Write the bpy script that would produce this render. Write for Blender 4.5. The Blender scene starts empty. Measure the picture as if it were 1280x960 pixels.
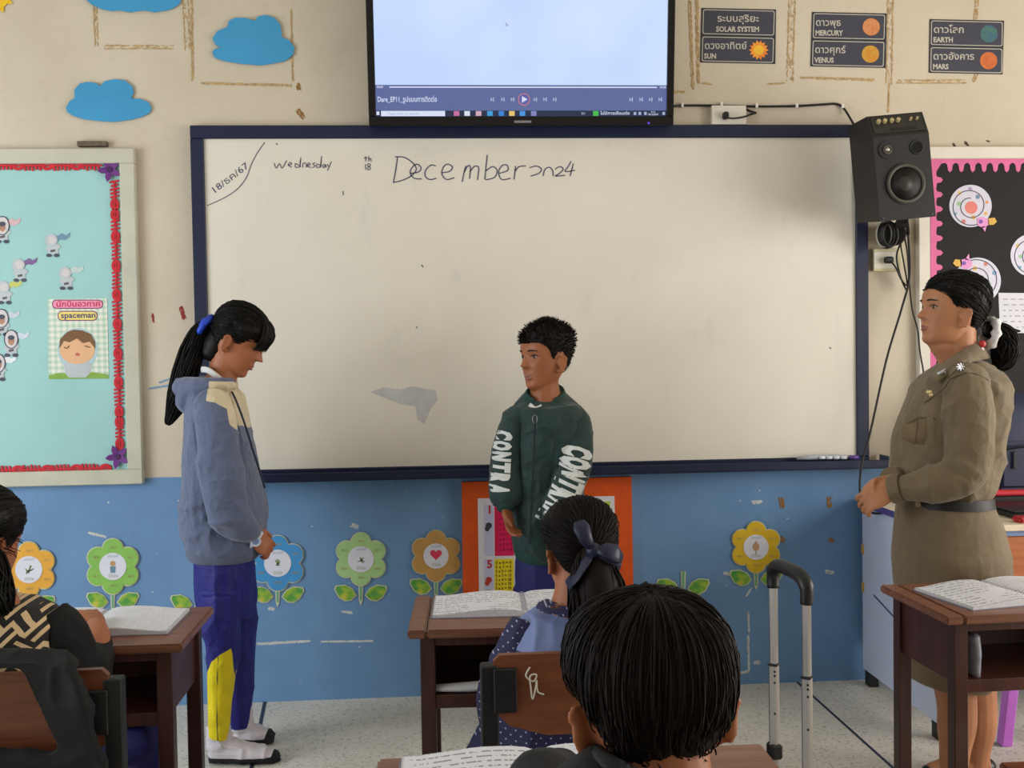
import bpy, bmesh, math, random
import numpy as np
from mathutils import Vector, Matrix, Quaternion
from mathutils.kdtree import KDTree

scene = bpy.context.scene
COL = scene.collection
random.seed(7)
RNG = np.random.default_rng(11)

# ------------------------------------------------------------------ camera
# world: front wall is the plane Y = 0, floor Z = 0, X to the right, metres
FPX = 1320.0                       # focal length in pixels of the 1280 px wide frame
CAM = np.array([-0.35468, -3.81638, 1.25265])
YAW, PITCH, ROLL = 0.06702, -0.03208, -0.0155
_f = np.array([math.sin(YAW) * math.cos(PITCH), math.cos(YAW) * math.cos(PITCH), math.sin(PITCH)])
_r = np.array([math.cos(YAW), -math.sin(YAW), 0.0])
_u = np.cross(_r, _f)
CR = _r * math.cos(ROLL) + _u * math.sin(ROLL)
CU = -_r * math.sin(ROLL) + _u * math.cos(ROLL)
CF = _f
cam_data = bpy.data.cameras.new('camera')
cam_data.sensor_fit = 'HORIZONTAL'
cam_data.sensor_width = 36.0
cam_data.lens = 36.0 * FPX / 1280.0
cam_data.clip_start = 0.05
cam = bpy.data.objects.new('camera', cam_data)
COL.objects.link(cam)
cam.matrix_world = Matrix(((CR[0], CU[0], -CF[0], CAM[0]),
                           (CR[1], CU[1], -CF[1], CAM[1]),
                           (CR[2], CU[2], -CF[2], CAM[2]),
                           (0, 0, 0, 1)))
scene.camera = cam

# ------------------------------------------------------------------ world, lights, exposure
scene.view_settings.view_transform = 'Standard'
scene.view_settings.look = 'None'
scene.view_settings.gamma = 1.0
scene.view_settings.use_curve_mapping = False
scene.view_settings.exposure = -0.20
world = bpy.data.worlds.new('sky')
scene.world = world
world.use_nodes = True
bg = world.node_tree.nodes['Background']
bg.inputs['Color'].default_value = (0.72, 0.84, 1.0, 1)
bg.inputs['Strength'].default_value = 0.5


def area_light(name, loc, target, sx, sy, power, color):
    d = bpy.data.lights.new(name, 'AREA')
    d.shape = 'RECTANGLE'
    d.size, d.size_y = sx, sy
    d.energy = power
    d.color = color
    o = bpy.data.objects.new(name, d)
    COL.objects.link(o)
    o.location = loc
    v = Vector(target) - Vector(loc)
    o.rotation_euler = v.to_track_quat('-Z', 'Y').to_euler()
    return o


# daylight entering by the window openings of the two side walls (rear lamps dimmed to keep the foreground dark)
for yy, pw in ((-1.75, 88), (-3.55, 32), (-5.35, 8)):
    area_light('window_daylight', (3.30, yy, 1.35), (0.0, yy + 0.3, 1.05), 1.55, 1.55, pw, (1.0, 0.95, 0.88))
for yy, pw in ((-1.75, 66), (-3.55, 24), (-5.35, 6)):
    area_light('window_daylight', (-3.30, yy, 1.35), (0.0, yy + 0.3, 1.05), 1.55, 1.55, pw, (0.90, 0.95, 1.0))


def at(px, py, Y=0.0):
    """point of the plane Y = const that a pixel of the 1280x960 photograph shows"""
    d = CF + CR * (px - 640) / FPX - CU * (py - 480) / FPX
    return CAM + d * ((Y - CAM[1]) / d[1])


def onz(px, py, z):
    """point of the level plane Z = z"""
    d = CF + CR * (px - 640) / FPX - CU * (py - 480) / FPX
    return CAM + d * ((z - CAM[2]) / d[2])

# ------------------------------------------------------------------ materials
def lin(c):
    c = c / 255.0
    return c / 12.92 if c <= 0.04045 else ((c + 0.055) / 1.055) ** 2.4


def rgb(r, g, b, k=1.0):
    return (min(1, lin(r) * k), min(1, lin(g) * k), min(1, lin(b) * k), 1.0)


class NT:
    """small helper around a node tree"""
    def __init__(self, name):
        self.m = bpy.data.materials.new(name)
        self.m.use_nodes = True
        self.t = self.m.node_tree
        self.p = self.t.nodes['Principled BSDF']

    def n(self, typ, **kw):
        nd = self.t.nodes.new(typ)
        for k, v in kw.items():
            if k.startswith('i_'):
                key = k[2:].replace('_', ' ')
                nd.inputs[key].default_value = v
            else:
                setattr(nd, k, v)
        return nd

    def l(self, a, b):
        self.t.links.new(a, b)

    def math(self, op, a, b=None, c=None, clamp=False):
        nd = self.n('ShaderNodeMath', operation=op)
        nd.use_clamp = clamp
        for i, v in enumerate((a, b, c)):
            if v is None:
                continue
            if isinstance(v, (int, float)):
                nd.inputs[i].default_value = v
            else:
                self.l(v, nd.inputs[i])
        return nd.outputs[0]

    def mix(self, fac, a, b):
        nd = self.n('ShaderNodeMix', data_type='RGBA')
        for sock, v in ((nd.inputs[0], fac), (nd.inputs[6], a), (nd.inputs[7], b)):
            if isinstance(v, (int, float, tuple)):
                sock.default_value = v
            else:
                self.l(v, sock)
        return nd.outputs[2]

    def noise(self, scale, detail=4, rough=0.55, vec=None, sx=None):
        nd = self.n('ShaderNodeTexNoise')
        nd.inputs['Scale'].default_value = scale
        nd.inputs['Detail'].default_value = detail
        nd.inputs['Roughness'].default_value = rough
        if vec is None:
            vec = self.coord(sx)
        self.l(vec, nd.inputs['Vector'])
        return nd.outputs['Fac']

    def coord(self, sc=None):
        tc = self.n('ShaderNodeTexCoord').outputs['Object']
        if sc:
            mp = self.n('ShaderNodeMapping')
            mp.inputs['Scale'].default_value = sc
            self.l(tc, mp.inputs['Vector'])
            return mp.outputs['Vector']
        return tc

    def ramp(self, fac, stops):
        nd = self.n('ShaderNodeValToRGB')
        el = nd.color_ramp.elements
        while len(el) < len(stops):
            el.new(0.5)
        for e, (pos, c) in zip(el, stops):
            e.position = pos
            e.color = c if len(c) == 4 else (*c, 1)
        self.l(fac, nd.inputs[0])
        return nd.outputs[0]

    def bump(self, h, strength=0.2, dist=0.01):
        nd = self.n('ShaderNodeBump')
        nd.inputs['Strength'].default_value = strength
        nd.inputs['Distance'].default_value = dist
        self.l(h, nd.inputs['Height'])
        self.l(nd.outputs[0], self.p.inputs['Normal'])

    def wrinkle(self, wr, bscale, bump):
        a = self.math('ABSOLUTE', self.math('SUBTRACT', self.noise(7, 2, 0.5, sx=(1, 1, 0.7)), 0.5))
        b = self.math('ABSOLUTE', self.math('SUBTRACT', self.noise(17, 2, 0.5), 0.5))
        h = self.math('ADD', self.math('MULTIPLY', a, -1.4), self.math('MULTIPLY', b, -0.55))
        h = self.math('ADD', h, self.math('MULTIPLY', self.noise(bscale, 3), 0.10 * bump))
        self.bump(h, wr, 0.05)

    def base(self, c):
        if isinstance(c, tuple):
            self.p.inputs['Base Color'].default_value = c
        else:
            self.l(c, self.p.inputs['Base Color'])


MATS = {}


def M(name, c, rough=0.6, var=0.10, scale=18.0, bump=0.0, bscale=60.0, spec=0.4, metal=0.0,
      sheen=0.0, sss=0.0, stretch=None, coat=0.0, wr=0.0):
    """procedural material: one colour broken up by noise, with fine relief"""
    if name in MATS:
        return MATS[name]
    t = NT(name)
    p = t.p
    p.inputs['Roughness'].default_value = rough
    p.inputs['Specular IOR Level'].default_value = spec
    p.inputs['Metallic'].default_value = metal
    p.inputs['Sheen Weight'].default_value = sheen
    p.inputs['Coat Weight'].default_value = coat
    if sss:
        p.inputs['Subsurface Weight'].default_value = sss
        p.inputs['Subsurface Radius'].default_value = (0.012, 0.005, 0.003)
        p.inputs['Subsurface Scale'].default_value = 0.6
    if var > 0:
        f = t.noise(scale, 5, 0.6, sx=stretch)
        lo = tuple(max(0, v * (1 - var * 1.6)) for v in c[:3]) + (1,)
        hi = tuple(min(1, v * (1 + var * 1.6)) for v in c[:3]) + (1,)
        t.base(t.ramp(f, [(0.25, lo), (0.75, hi)]))
    else:
        t.base(c)
    if wr > 0:
        t.wrinkle(wr, bscale, bump)
    elif bump > 0:
        t.bump(t.noise(bscale, 4, 0.6, sx=stretch), bump, 0.004)
    MATS[name] = t.m
    return t.m


def MP(name, ca, cb, rough=0.7, bump=0.15, bscale=80, var=0.08, spec=0.3, sheen=0.0, cc=None, wr=0.0):
    """two- or three-colour material split where the vertex attributes 'pat' / 'pat2' pass zero"""
    t = NT(name)
    t.p.inputs['Roughness'].default_value = rough
    t.p.inputs['Specular IOR Level'].default_value = spec
    t.p.inputs['Sheen Weight'].default_value = sheen
    a = t.n('ShaderNodeAttribute', attribute_name='pat')
    f = t.math('MULTIPLY_ADD', a.outputs['Fac'], 900.0, 0.5, clamp=True)
    col = t.mix(f, ca, cb)
    if cc:
        a2 = t.n('ShaderNodeAttribute', attribute_name='pat2')
        f2 = t.math('MULTIPLY_ADD', a2.outputs['Fac'], 900.0, 0.5, clamp=True)
        col = t.mix(f2, col, cc)
    nz = t.noise(22, 5)
    dark = t.n('ShaderNodeMix', data_type='RGBA', blend_type='MULTIPLY')
    dark.inputs[0].default_value = 1.0
    t.l(col, dark.inputs[6])
    t.l(t.ramp(nz, [(0.25, (1 - var * 2, 1 - var * 2, 1 - var * 2)), (0.75, (1, 1, 1))]), dark.inputs[7])
    t.base(dark.outputs[2])
    if wr:
        t.wrinkle(wr, bscale, bump)
    elif bump:
        t.bump(t.noise(bscale, 3), bump, 0.003)
    MATS[name] = t.m
    return t.m


# ------------------------------------------------------------------ geometry
class G:
    """verts + faces collector"""
    def __init__(self):
        self.v = []
        self.f = []

    def add(self, v, f):
        k = len(self.v)
        self.v.extend([tuple(float(c) for c in p) for p in v])
        self.f.extend([tuple(i + k for i in q) for q in f])
        return self

    def merge(self, o):
        return self.add(o.v, o.f)

    def box(self, c, s, rot=None, bev=0.0, seg=1):
        bm = bmesh.new()
        bmesh.ops.create_cube(bm, size=1.0)
        for q in bm.verts:
            q.co = Vector((q.co.x * s[0], q.co.y * s[1], q.co.z * s[2]))
        if bev > 0:
            bmesh.ops.bevel(bm, geom=bm.edges[:], offset=min(bev, 0.45 * min(s)), segments=seg, affect='EDGES')
        R = Matrix.Identity(3) if rot is None else rot
        bm.verts.index_update()
        vs = [R @ q.co + Vector(c) for q in bm.verts]
        fs = [[q.index for q in f.verts] for f in bm.faces]
        bm.free()
        return self.add(vs, fs)

    def bar(self, a, b, w, d, up=(0, 0, 1), bev=0.0):
        """box from a to b with cross-section w (sideways) x d (along up)"""
        a, b = Vector(a), Vector(b)
        z = (b - a)
        L = z.length
        z.normalize()
        upv = Vector(up)
        x = upv.cross(z)
        if x.length < 1e-5:
            x = Vector((1, 0, 0)).cross(z)
        x.normalize()
        y = z.cross(x)
        R = Matrix((x, y, z)).transposed()
        return self.box((a + b) / 2, (w, d, L), R, bev)

    def loft(self, rings, cap=True, closed=True):
        n = len(rings[0])
        vs = [p for r in rings for p in r]
        fs = []
        m = n if closed else n - 1
        for i in range(len(rings) - 1):
            for j in range(m):
                a = i * n + j
                b = i * n + (j + 1) % n
                fs.append((a, b, b + n, a + n))
        if cap:
            fs.append(tuple(range(n - 1, -1, -1)))
            k = (len(rings) - 1) * n
            fs.append(tuple(range(k, k + n)))
        return self.add(vs, fs)

    def tube(self, pts, rad, n=10, cap=True, flat=None, ref=None):
        """round tube along points; rad number or list; flat: list of (r1, r2) with ref as first axis"""
        P = [np.array(p, float) for p in pts]
        if isinstance(rad, (int, float)):
            rad = [rad] * len(P)
        rings = []
        prev = None
        for i, p in enumerate(P):
            t = P[min(i + 1, len(P) - 1)] - P[max(i - 1, 0)]
            t = t / (np.linalg.norm(t) + 1e-9)
            if prev is None:
                r0 = np.array(ref if ref is not None else ((0, 0, 1) if abs(t[2]) < 0.9 else (0, 1, 0)), float)
            else:
                r0 = prev
            x = r0 - t * (r0 @ t)
            x /= np.linalg.norm(x) + 1e-9
            prev = x
            y = np.cross(t, x)
            rr = rad[i]
            ra, rb = rr if isinstance(rr, (tuple, list)) else (rr, rr)
            rings.append([p + x * ra * math.cos(2 * math.pi * k / n) + y * rb * math.sin(2 * math.pi * k / n) for k in range(n)])
        return self.loft(rings, cap)

    def sphere(self, c, r, nu=16, nv=10, R=None):
        rx, ry, rz = (r, r, r) if isinstance(r, (int, float)) else r
        rings = []
        for i in range(nv + 1):
            th = math.pi * (i + 0.02) / (nv + 0.04)
            ring = []
            for j in range(nu):
                ph = 2 * math.pi * j / nu
                q = np.array((rx * math.sin(th) * math.cos(ph), ry * math.sin(th) * math.sin(ph), -rz * math.cos(th)))
                if R is not None:
                    q = np.array(R) @ q
                ring.append(np.array(c) + q)
            rings.append(ring)
        return self.loft(rings, True)

    def prism(self, poly, off):
        """polygon (list of points) extruded by the vector off"""
        n = len(poly)
        P = [np.array(p, float) for p in poly]
        o = np.array(off, float)
        vs = P + [p + o for p in P]
        fs = [tuple(range(n)), tuple(range(2 * n - 1, n - 1, -1))]
        for i in range(n):
            j = (i + 1) % n
            fs.append((i, i + n, j + n, j))
        return self.add(vs, fs)

    def ribbon(self, pts, w, normal=(0, -1, 0), t=0.0006):
        """flat stroke of width w along points"""
        P = [np.array(p, float) for p in pts]
        nn = np.array(normal, float)
        L, Rr = [], []
        for i, p in enumerate(P):
            d = P[min(i + 1, len(P) - 1)] - P[max(i - 1, 0)]
            d /= np.linalg.norm(d) + 1e-9
            s = np.cross(d, nn)
            s /= np.linalg.norm(s) + 1e-9
            L.append(p + s * w / 2)
            Rr.append(p - s * w / 2)
        k = len(P)
        vs = L + Rr + [q + nn * t for q in L] + [q + nn * t for q in Rr]
        fs = []
        for i in range(k - 1):
            fs.append((2 * k + i, 2 * k + i + 1, 3 * k + i + 1, 3 * k + i))
            fs.append((i, i + 1, 2 * k + i + 1, 2 * k + i))
            fs.append((k + i, k + i + 1, 3 * k + i + 1, 3 * k + i))
        return self.add(vs, fs)


def fixnormals(me):
    bm = bmesh.new()
    bm.from_mesh(me)
    bmesh.ops.recalc_face_normals(bm, faces=bm.faces)
    bm.to_mesh(me)
    bm.free()


def mesh(name, g, smooth=False, fix=True):
    me = bpy.data.meshes.new(name)
    me.from_pydata(g.v, [], g.f)
    if fix:
        fixnormals(me)
    if smooth:
        me.polygons.foreach_set('use_smooth', [True] * len(me.polygons))
        if smooth != True:
            me.set_sharp_from_angle(angle=math.radians(smooth))
    me.update()
    return me


def tag(o, label=None, cat=None, group=None, kind=None):
    if label:
        o['label'] = label
    if cat:
        o['category'] = cat
    if group:
        o['group'] = group
    if kind:
        o['kind'] = kind
    return o


ROOTM = {}


def thing(name, label, cat, loc=(0, 0, 0), rz=0.0, group=None):
    o = bpy.data.objects.new(name, None)
    o.empty_display_size = 0.05
    COL.objects.link(o)
    o.location = tuple(float(c) for c in loc)
    o.rotation_euler = (0, 0, rz)
    ROOTM[o.name] = (Matrix.Translation(o.location) @ Matrix.Rotation(rz, 4, 'Z')).inverted()
    return tag(o, label, cat, group)


def rootmat(p):
    while p is not None:
        if p.name in ROOTM:
            return ROOTM[p.name]
        p = p.parent
    return Matrix.Identity(4)


def part(name, g, m, parent=None, smooth=False, world=True, label=None, fix=True):
    """mesh object under a thing; g is in world coordinates unless world=False"""
    if world and parent is not None:
        T = rootmat(parent)
        if T != Matrix.Identity(4):
            A = np.array(T)
            V = np.array(g.v) @ A[:3, :3].T + A[:3, 3]
            g2 = G()
            g2.v = [tuple(q) for q in V.tolist()]
            g2.f = g.f
            g = g2
    me = mesh(name, g, smooth, fix)
    me.materials.append(m)
    o = bpy.data.objects.new(name, me)
    COL.objects.link(o)
    if parent is not None:
        o.parent = parent
    if label:
        o['label'] = label
    return o


def single(name, g, m, label, cat, group=None, smooth=False, kind=None, origin=None):
    """a thing that is one mesh; origin at its own centre"""
    V = np.array(g.v)
    c = V.mean(0) if origin is None else np.array(origin)
    g2 = G()
    g2.v = [tuple(q) for q in (V - c).tolist()]
    g2.f = g.f
    o = part(name, g2, m, None, smooth)
    o.location = tuple(c.tolist())
    ROOTM[o.name] = Matrix.Translation(o.location).inverted()
    return tag(o, label, cat, group, kind)


def struct(name, g, m, parent=None, smooth=False):
    o = part(name, g, m, parent, smooth)
    if parent is None:
        o['kind'] = 'structure'
    return o


def copy_tree(o, parent=None):
    c = o.copy()
    COL.objects.link(c)
    c.parent = parent
    for ch in o.children:
        copy_tree(ch, c)
    return c


# paper on the wall ------------------------------------------------
def wpoly(pts, y0, t):
    """outline in photograph pixels, laid flat at the distance y0 in front of the wall, thickness t"""
    g = G()
    return g.prism([at(x, y, -y0) for x, y in pts], (0, -t, 0))


def circ(cx, cy, rx, ry=None, n=28, a0=0.0):
    ry = rx if ry is None else ry
    return [(cx + rx * math.cos(a0 + 2 * math.pi * i / n), cy + ry * math.sin(a0 + 2 * math.pi * i / n)) for i in range(n)]


def rrect(x0, y0, x1, y1, r=3, n=4):
    out = []
    for cx, cy, a in ((x1 - r, y0 + r, -90), (x1 - r, y1 - r, 0), (x0 + r, y1 - r, 90), (x0 + r, y0 + r, 180)):
        for i in range(n + 1):
            b = math.radians(a + 90 * i / n)
            out.append((cx + r * math.cos(b), cy + r * math.sin(b)))
    return out


def text_geo(s, size=1.0, align='LEFT', bold=0.0, shear=0.0):
    cu = bpy.data.curves.new('lettering', 'FONT')
    cu.body = s
    cu.size = size
    cu.align_x = align
    cu.offset = bold
    cu.shear = shear
    cu.resolution_u = 2
    o = bpy.data.objects.new('lettering', cu)
    COL.objects.link(o)
    bpy.context.view_layer.update()
    dg = bpy.context.evaluated_depsgraph_get()
    me = bpy.data.meshes.new_from_object(o.evaluated_get(dg))
    V = [tuple(v.co) for v in me.vertices]
    Fc = [tuple(p.vertices) for p in me.polygons]
    bpy.data.objects.remove(o)
    bpy.data.curves.remove(cu)
    bpy.data.meshes.remove(me)
    return V, Fc


def wtext(s, px, py, h, y0, align='LEFT', bold=0.0, rot=0.0, g=None, wfit=None):
    """lettering on the wall: baseline start at a pixel, capital height h in pixels; wfit: width in pixels"""
    V, Fc = text_geo(s, 1.0, align, bold)
    g = g or G()
    if not V:
        return g
    o = at(px, py, -y0)
    k = h / 0.70 / (FPX / (-y0 - CAM[1]))
    V = np.array(V)
    sx = 1.0
    if wfit:
        sx = (wfit / (FPX / (-y0 - CAM[1]))) / max(1e-6, (V[:, 0].max() - V[:, 0].min()) * k)
    c, sn = math.cos(rot), math.sin(rot)
    W = []
    for x, y, z in V:
        x, y = x * k * sx, y * k
        W.append((o[0] + x * c - y * sn, -y0, o[2] + x * sn + y * c))
    return g.add(W, Fc)


def vnoise(P, freq, seed=0):
    """vectorised value noise in -1..1 for an (n,3) array"""
    rs = np.random.RandomState(seed + 101)
    T = rs.rand(32, 32, 32) * 2 - 1
    Q = np.asarray(P) * np.asarray(freq)
    i = np.floor(Q).astype(int)
    f = Q - i
    f = f * f * (3 - 2 * f)
    out = 0
    for dx in (0, 1):
        for dy in (0, 1):
            for dz in (0, 1):
                w = (f[:, 0] if dx else 1 - f[:, 0]) * (f[:, 1] if dy else 1 - f[:, 1]) * (f[:, 2] if dz else 1 - f[:, 2])
                out = out + w * T[(i[:, 0] + dx) % 32, (i[:, 1] + dy) % 32, (i[:, 2] + dz) % 32]
    return out


def smooth01(a, b, x):
    t = np.clip((x - a) / (b - a), 0, 1)
    return t * t * (3 - 2 * t)

# ------------------------------------------------------------------ the room
def wall_paint():
    t = NT('painted_plaster')
    P = t.coord()
    sep = t.n('ShaderNodeSeparateXYZ')
    t.l(P, sep.inputs[0])
    x, z = sep.outputs['X'], sep.outputs['Z']
    wob = t.noise(9, 3)
    # upper edge of the blue dado falls slightly to the right and wavers
    edge = t.math('MULTIPLY_ADD', x, -0.0098, 0.808)
    edge = t.math('ADD', edge, t.math('MULTIPLY', t.math('SUBTRACT', wob, 0.5), 0.014))
    blue = t.math('MULTIPLY', t.math('SUBTRACT', edge, z), 700.0, clamp=True)
    n1 = t.noise(2.2, 4)
    n2 = t.noise(30, 5, 0.7)
    n3 = t.noise(140, 2)
    cream = t.ramp(n1, [(0.3, rgb(194, 182, 162)), (0.7, rgb(208, 197, 178))])
    cream = t.mix(t.math('MULTIPLY', t.math('SUBTRACT', n2, 0.55), 1.2, clamp=True), cream, rgb(168, 155, 133))
    bl = t.ramp(n1, [(0.25, rgb(94, 132, 174)), (0.75, rgb(114, 154, 196))])
    bl = t.mix(t.math('MULTIPLY', t.math('SUBTRACT', n2, 0.58), 1.6, clamp=True), bl, rgb(84, 110, 142))
    # scuffs and flecks of bare plaster
    fl = t.noise(55, 2, 0.5)
    fleck = t.math('MULTIPLY', t.math('SUBTRACT', fl, 0.735), 40, clamp=True)
    bl = t.mix(fleck, bl, rgb(190, 200, 205))
    col = t.mix(blue, cream, bl)
    t.base(col)
    t.p.inputs['Specular IOR Level'].default_value = 0.35
    r = t.math('MULTIPLY_ADD', blue, -0.22, 0.72)
    t.l(r, t.p.inputs['Roughness'])
    t.bump(t.math('ADD', n3, t.math('MULTIPLY', n2, 2.0)), 0.12, 0.003)
    return t.m


def terrazzo():
    t = NT('terrazzo')
    a = t.n('ShaderNodeTexVoronoi')
    a.inputs['Scale'].default_value = 150
    t.l(t.coord(), a.inputs['Vector'])
    n = t.noise(3, 4)
    n2 = t.noise(170, 3, 0.7)
    base = t.ramp(n, [(0.3, rgb(204, 199, 184)), (0.7, rgb(220, 215, 202))])
    ch = t.n('ShaderNodeSeparateColor')
    t.l(a.outputs['Color'], ch.inputs[0])
    dark = t.math('MULTIPLY', t.math('SUBTRACT', ch.outputs[0], 0.80), 9, clamp=True)
    lite = t.math('MULTIPLY', t.math('SUBTRACT', ch.outputs[1], 0.80), 9, clamp=True)
    c = t.mix(t.math('MULTIPLY', dark, 0.45), base, rgb(110, 104, 94))
    c = t.mix(t.math('MULTIPLY', lite, 0.4), c, rgb(222, 220, 212))
    c = t.mix(t.math('MULTIPLY', t.math('SUBTRACT', n2, 0.6), 2.5, clamp=True), c, rgb(140, 134, 122))
    t.base(c)
    t.p.inputs['Roughness'].default_value = 0.38
    t.p.inputs['Specular IOR Level'].default_value = 0.4
    return t.m


RX, RYB, RZ = 3.45, -7.2, 3.05
m_wall = wall_paint()
m_plain = M('cream_paint', rgb(205, 192, 168), 0.8, 0.05)
m_ceiling = M('ceiling_paint', rgb(225, 220, 208), 0.85, 0.03)
wall_front = struct('wall_front', G().box((0, 0.075, RZ / 2), (2 * RX, 0.15, RZ)), m_wall)
floor = struct('floor', G().box((0, RYB / 2, -0.05), (2 * RX, -RYB + 0.3, 0.1)), terrazzo())
struct('ceiling', G().box((0, RYB / 2, RZ + 0.05), (2 * RX, -RYB + 0.3, 0.1)), m_ceiling)
struct('wall_back', G().box((0, RYB - 0.075, RZ / 2), (2 * RX, 0.15, RZ)), m_plain)
wins = [(-2.6, -0.9), (-4.4, -2.7), (-6.2, -4.5)]
m_frame = M('window_frame_paint', rgb(150, 160, 165), 0.5, 0.05)
k = 0
for side, nm in ((-1, 'wall_left'), (1, 'wall_right')):
    g = G()
    X = side * (RX + 0.075)
    g.box((X, RYB / 2, 0.25), (0.15, -RYB, 0.5))
    g.box((X, RYB / 2, (2.2 + RZ) / 2), (0.15, -RYB, RZ - 2.2))
    ys = [0.0] + [c for w in wins for c in (w[1], w[0])] + [RYB]
    for i in range(0, len(ys), 2):
        g.box((X, (ys[i] + ys[i + 1]) / 2, 1.35), (0.15, ys[i] - ys[i + 1], 1.70))
    struct(nm, g, m_plain)
    for y0, y1 in wins:
        k += 1
        w = bpy.data.objects.new('window_%d' % k, None)
        COL.objects.link(w)
        w['kind'] = 'structure'
        g = G()
        for z in (0.525, 2.175):
            g.box((X, (y0 + y1) / 2, z), (0.06, y1 - y0, 0.05))
        for y in (y0 + 0.025, (y0 + y1) / 2, y1 - 0.025):
            g.box((X, y, 1.35), (0.06, 0.05, 1.6))
        part('window_frame', g, m_frame, w)

# divider strips in the terrazzo
m_strip = M('dark_strip', rgb(38, 46, 66), 0.5, 0.1)
for a, b, w in (((0.949, 0.0), (0.968, -1.6), 0.009), ((-1.008, 0.0), (-0.905, -1.05), 0.012), ((-2.2, 0), (-2.2, -4), 0.01), ((2.2, 0), (2.2, -4), 0.01)):
    g = G()
    g.prism([(a[0] - w / 2, a[1], -0.001), (a[0] + w / 2, a[1], -0.001), (b[0] + w / 2, b[1], -0.001), (b[0] - w / 2, b[1], -0.001)], (0, 0, 0.0022))
    part('divider_strip', g, m_strip, floor)

# brown tape residue left on the plaster (irregular crusty flecks along lines)
m_res = M('tape_residue_tan', rgb(184, 156, 112), 0.8, 0.25, 60)
m_resw = M('tape_residue_white', rgb(205, 208, 205), 0.8, 0.12, 60)
m_resb = M('tape_residue_brown', rgb(150, 108, 52), 0.7, 0.2, 60)
m_resd = M('nail_rust', rgb(64, 50, 40), 0.8, 0.3, 60)
m_resr = M('red_paint_fleck', rgb(150, 48, 36), 0.7, 0.2, 60)


def residue(a, b, w, m, dens=1.0, hollow=True, seed=0):
    rs = random.Random(seed)
    g = G()
    L = math.hypot(b[0] - a[0], b[1] - a[1])
    dx, dy = (b[0] - a[0]) / L, (b[1] - a[1]) / L
    n = int(L * dens * 2.2)
    for i in range(n):
        t = rs.random() * L
        e = (rs.choice((-1, 1)) * (0.32 + 0.18 * rs.random()) if hollow and rs.random() < 0.7 else rs.uniform(-0.5, 0.5)) * w
        cx, cy = a[0] + dx * t - dy * e, a[1] + dy * t + dx * e
        la, lb = rs.uniform(1.2, 5.0), rs.uniform(0.5, 1.5)
        poly = []
        for kk in range(6):
            an = kk * math.pi / 3
            r = rs.uniform(0.7, 1.15)
            u, v = la * 0.5 * math.cos(an) * r, lb * 0.5 * math.sin(an) * r
            poly.append((cx + dx * u - dy * v, cy + dy * u + dx * v))
        g.prism([at(x, y, 0.001) for x, y in poly], (0, -0.0016 - 0.0012 * rs.random(), 0))
    return part('tape_residue', g, m, wall_front)


for i, (a, b, w) in enumerate((
        ((119, 8), (121, 58), 5), ((130, 59), (217, 59), 5), ((232, 0), (235, 62), 8), ((240, 0), (241, 100), 3),
        ((252, 104), (366, 107), 3), ((364, 12), (366, 100), 2), ((862, 0), (866, 112), 4), ((871, 0), (873, 104), 4),
        ((990, 0), (987, 101), 9), ((1001, 97), (1092, 100), 3), ((1113, 0), (1111, 104), 8), ((1121, 102), (1208, 102), 5),
        ((1221, 0), (1219, 24), 5), ((1220, 93), (1217, 102), 4), ((876, 104), (890, 105), 2), ((960, 105), (980, 104), 2), ((840, 115), (855, 115), 3),
        ((1111, 104), (1110, 140), 2))):
    residue(a, b, w, m_res, 1.3, w > 4, 20 + i)
for i, (a, b, w, m) in enumerate((
        ((322, 805), (388, 801), 3, m_resw), ((402, 802), (466, 801), 2, m_resw), ((935, 765), (936, 790), 2, m_resw), ((935, 795), (936, 838), 2.5, m_resw),
        ((919, 842), (935, 839), 3, m_resw), ((942, 828), (950, 828), 5, m_resw), ((939, 735), (933, 745), 2, m_resw),
        ((976, 622), (978, 634), 6, m_resb), ((1036, 622), (1037, 634), 6, m_resb), ((975, 672), (980, 676), 6, m_resb), ((1036, 673), (1040, 677), 6, m_resb),
        ((940, 628), (952, 627), 4, m_resw), ((1032, 714), (1041, 716), 5, m_resw), ((905, 716), (913, 718), 4, m_resw),
        ((372, 105), (374, 112), 5, m_resb), ((372, 138), (380, 147), 6, m_resb),
        ((440, 656), (448, 659), 5, m_resw), ((112, 666), (132, 671), 3, m_resw), ((428, 764), (440, 766), 3, m_resw), ((336, 760), (344, 762), 4, m_resw),
        ((1048, 240), (1048, 240.5), 1, m_resd), ((1206, 178), (1210, 181), 3, m_resd), ((1192, 180), (1193, 183), 2, m_resd), ((1234, 176), (1236, 177), 2, m_resd),
        ((226, 384), (230, 398), 5, m_resr), ((191, 393), (192, 402), 2, m_resr), ((186, 486), (210, 482), 2, M('biro_scrawl', rgb(120, 150, 176), 0.6, 0.1)),
        ((200, 478), (212, 474), 2, MATS['biro_scrawl']))):
    residue(a, b, w, m, 2.2, False, 60 + i)

# ------------------------------------------------------------------ whiteboard
PXM = FPX / -CAM[1]                 # pixels per metre on the wall plane, about 346


def board_mat():
    t = NT('whiteboard_enamel')
    n = t.noise(1.6, 5, 0.6)
    n2 = t.noise(9, 6, 0.7, sx=(1, 1, 0.5))
    c = t.ramp(n, [(0.3, rgb(216, 209, 196)), (0.7, rgb(226, 220, 208))])
    c = t.mix(t.math('MULTIPLY', t.math('SUBTRACT', n2, 0.6), 2.2, clamp=True), c, rgb(190, 188, 188))
    sp = t.noise(45, 2, 0.4)
    c = t.mix(t.math('MULTIPLY', t.math('SUBTRACT', sp, 0.80), 8, clamp=True), c, rgb(150, 150, 152))
    t.base(c)
    t.p.inputs['Roughness'].default_value = 0.42
    t.p.inputs['Specular IOR Level'].default_value = 0.35
    return t.m


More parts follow.
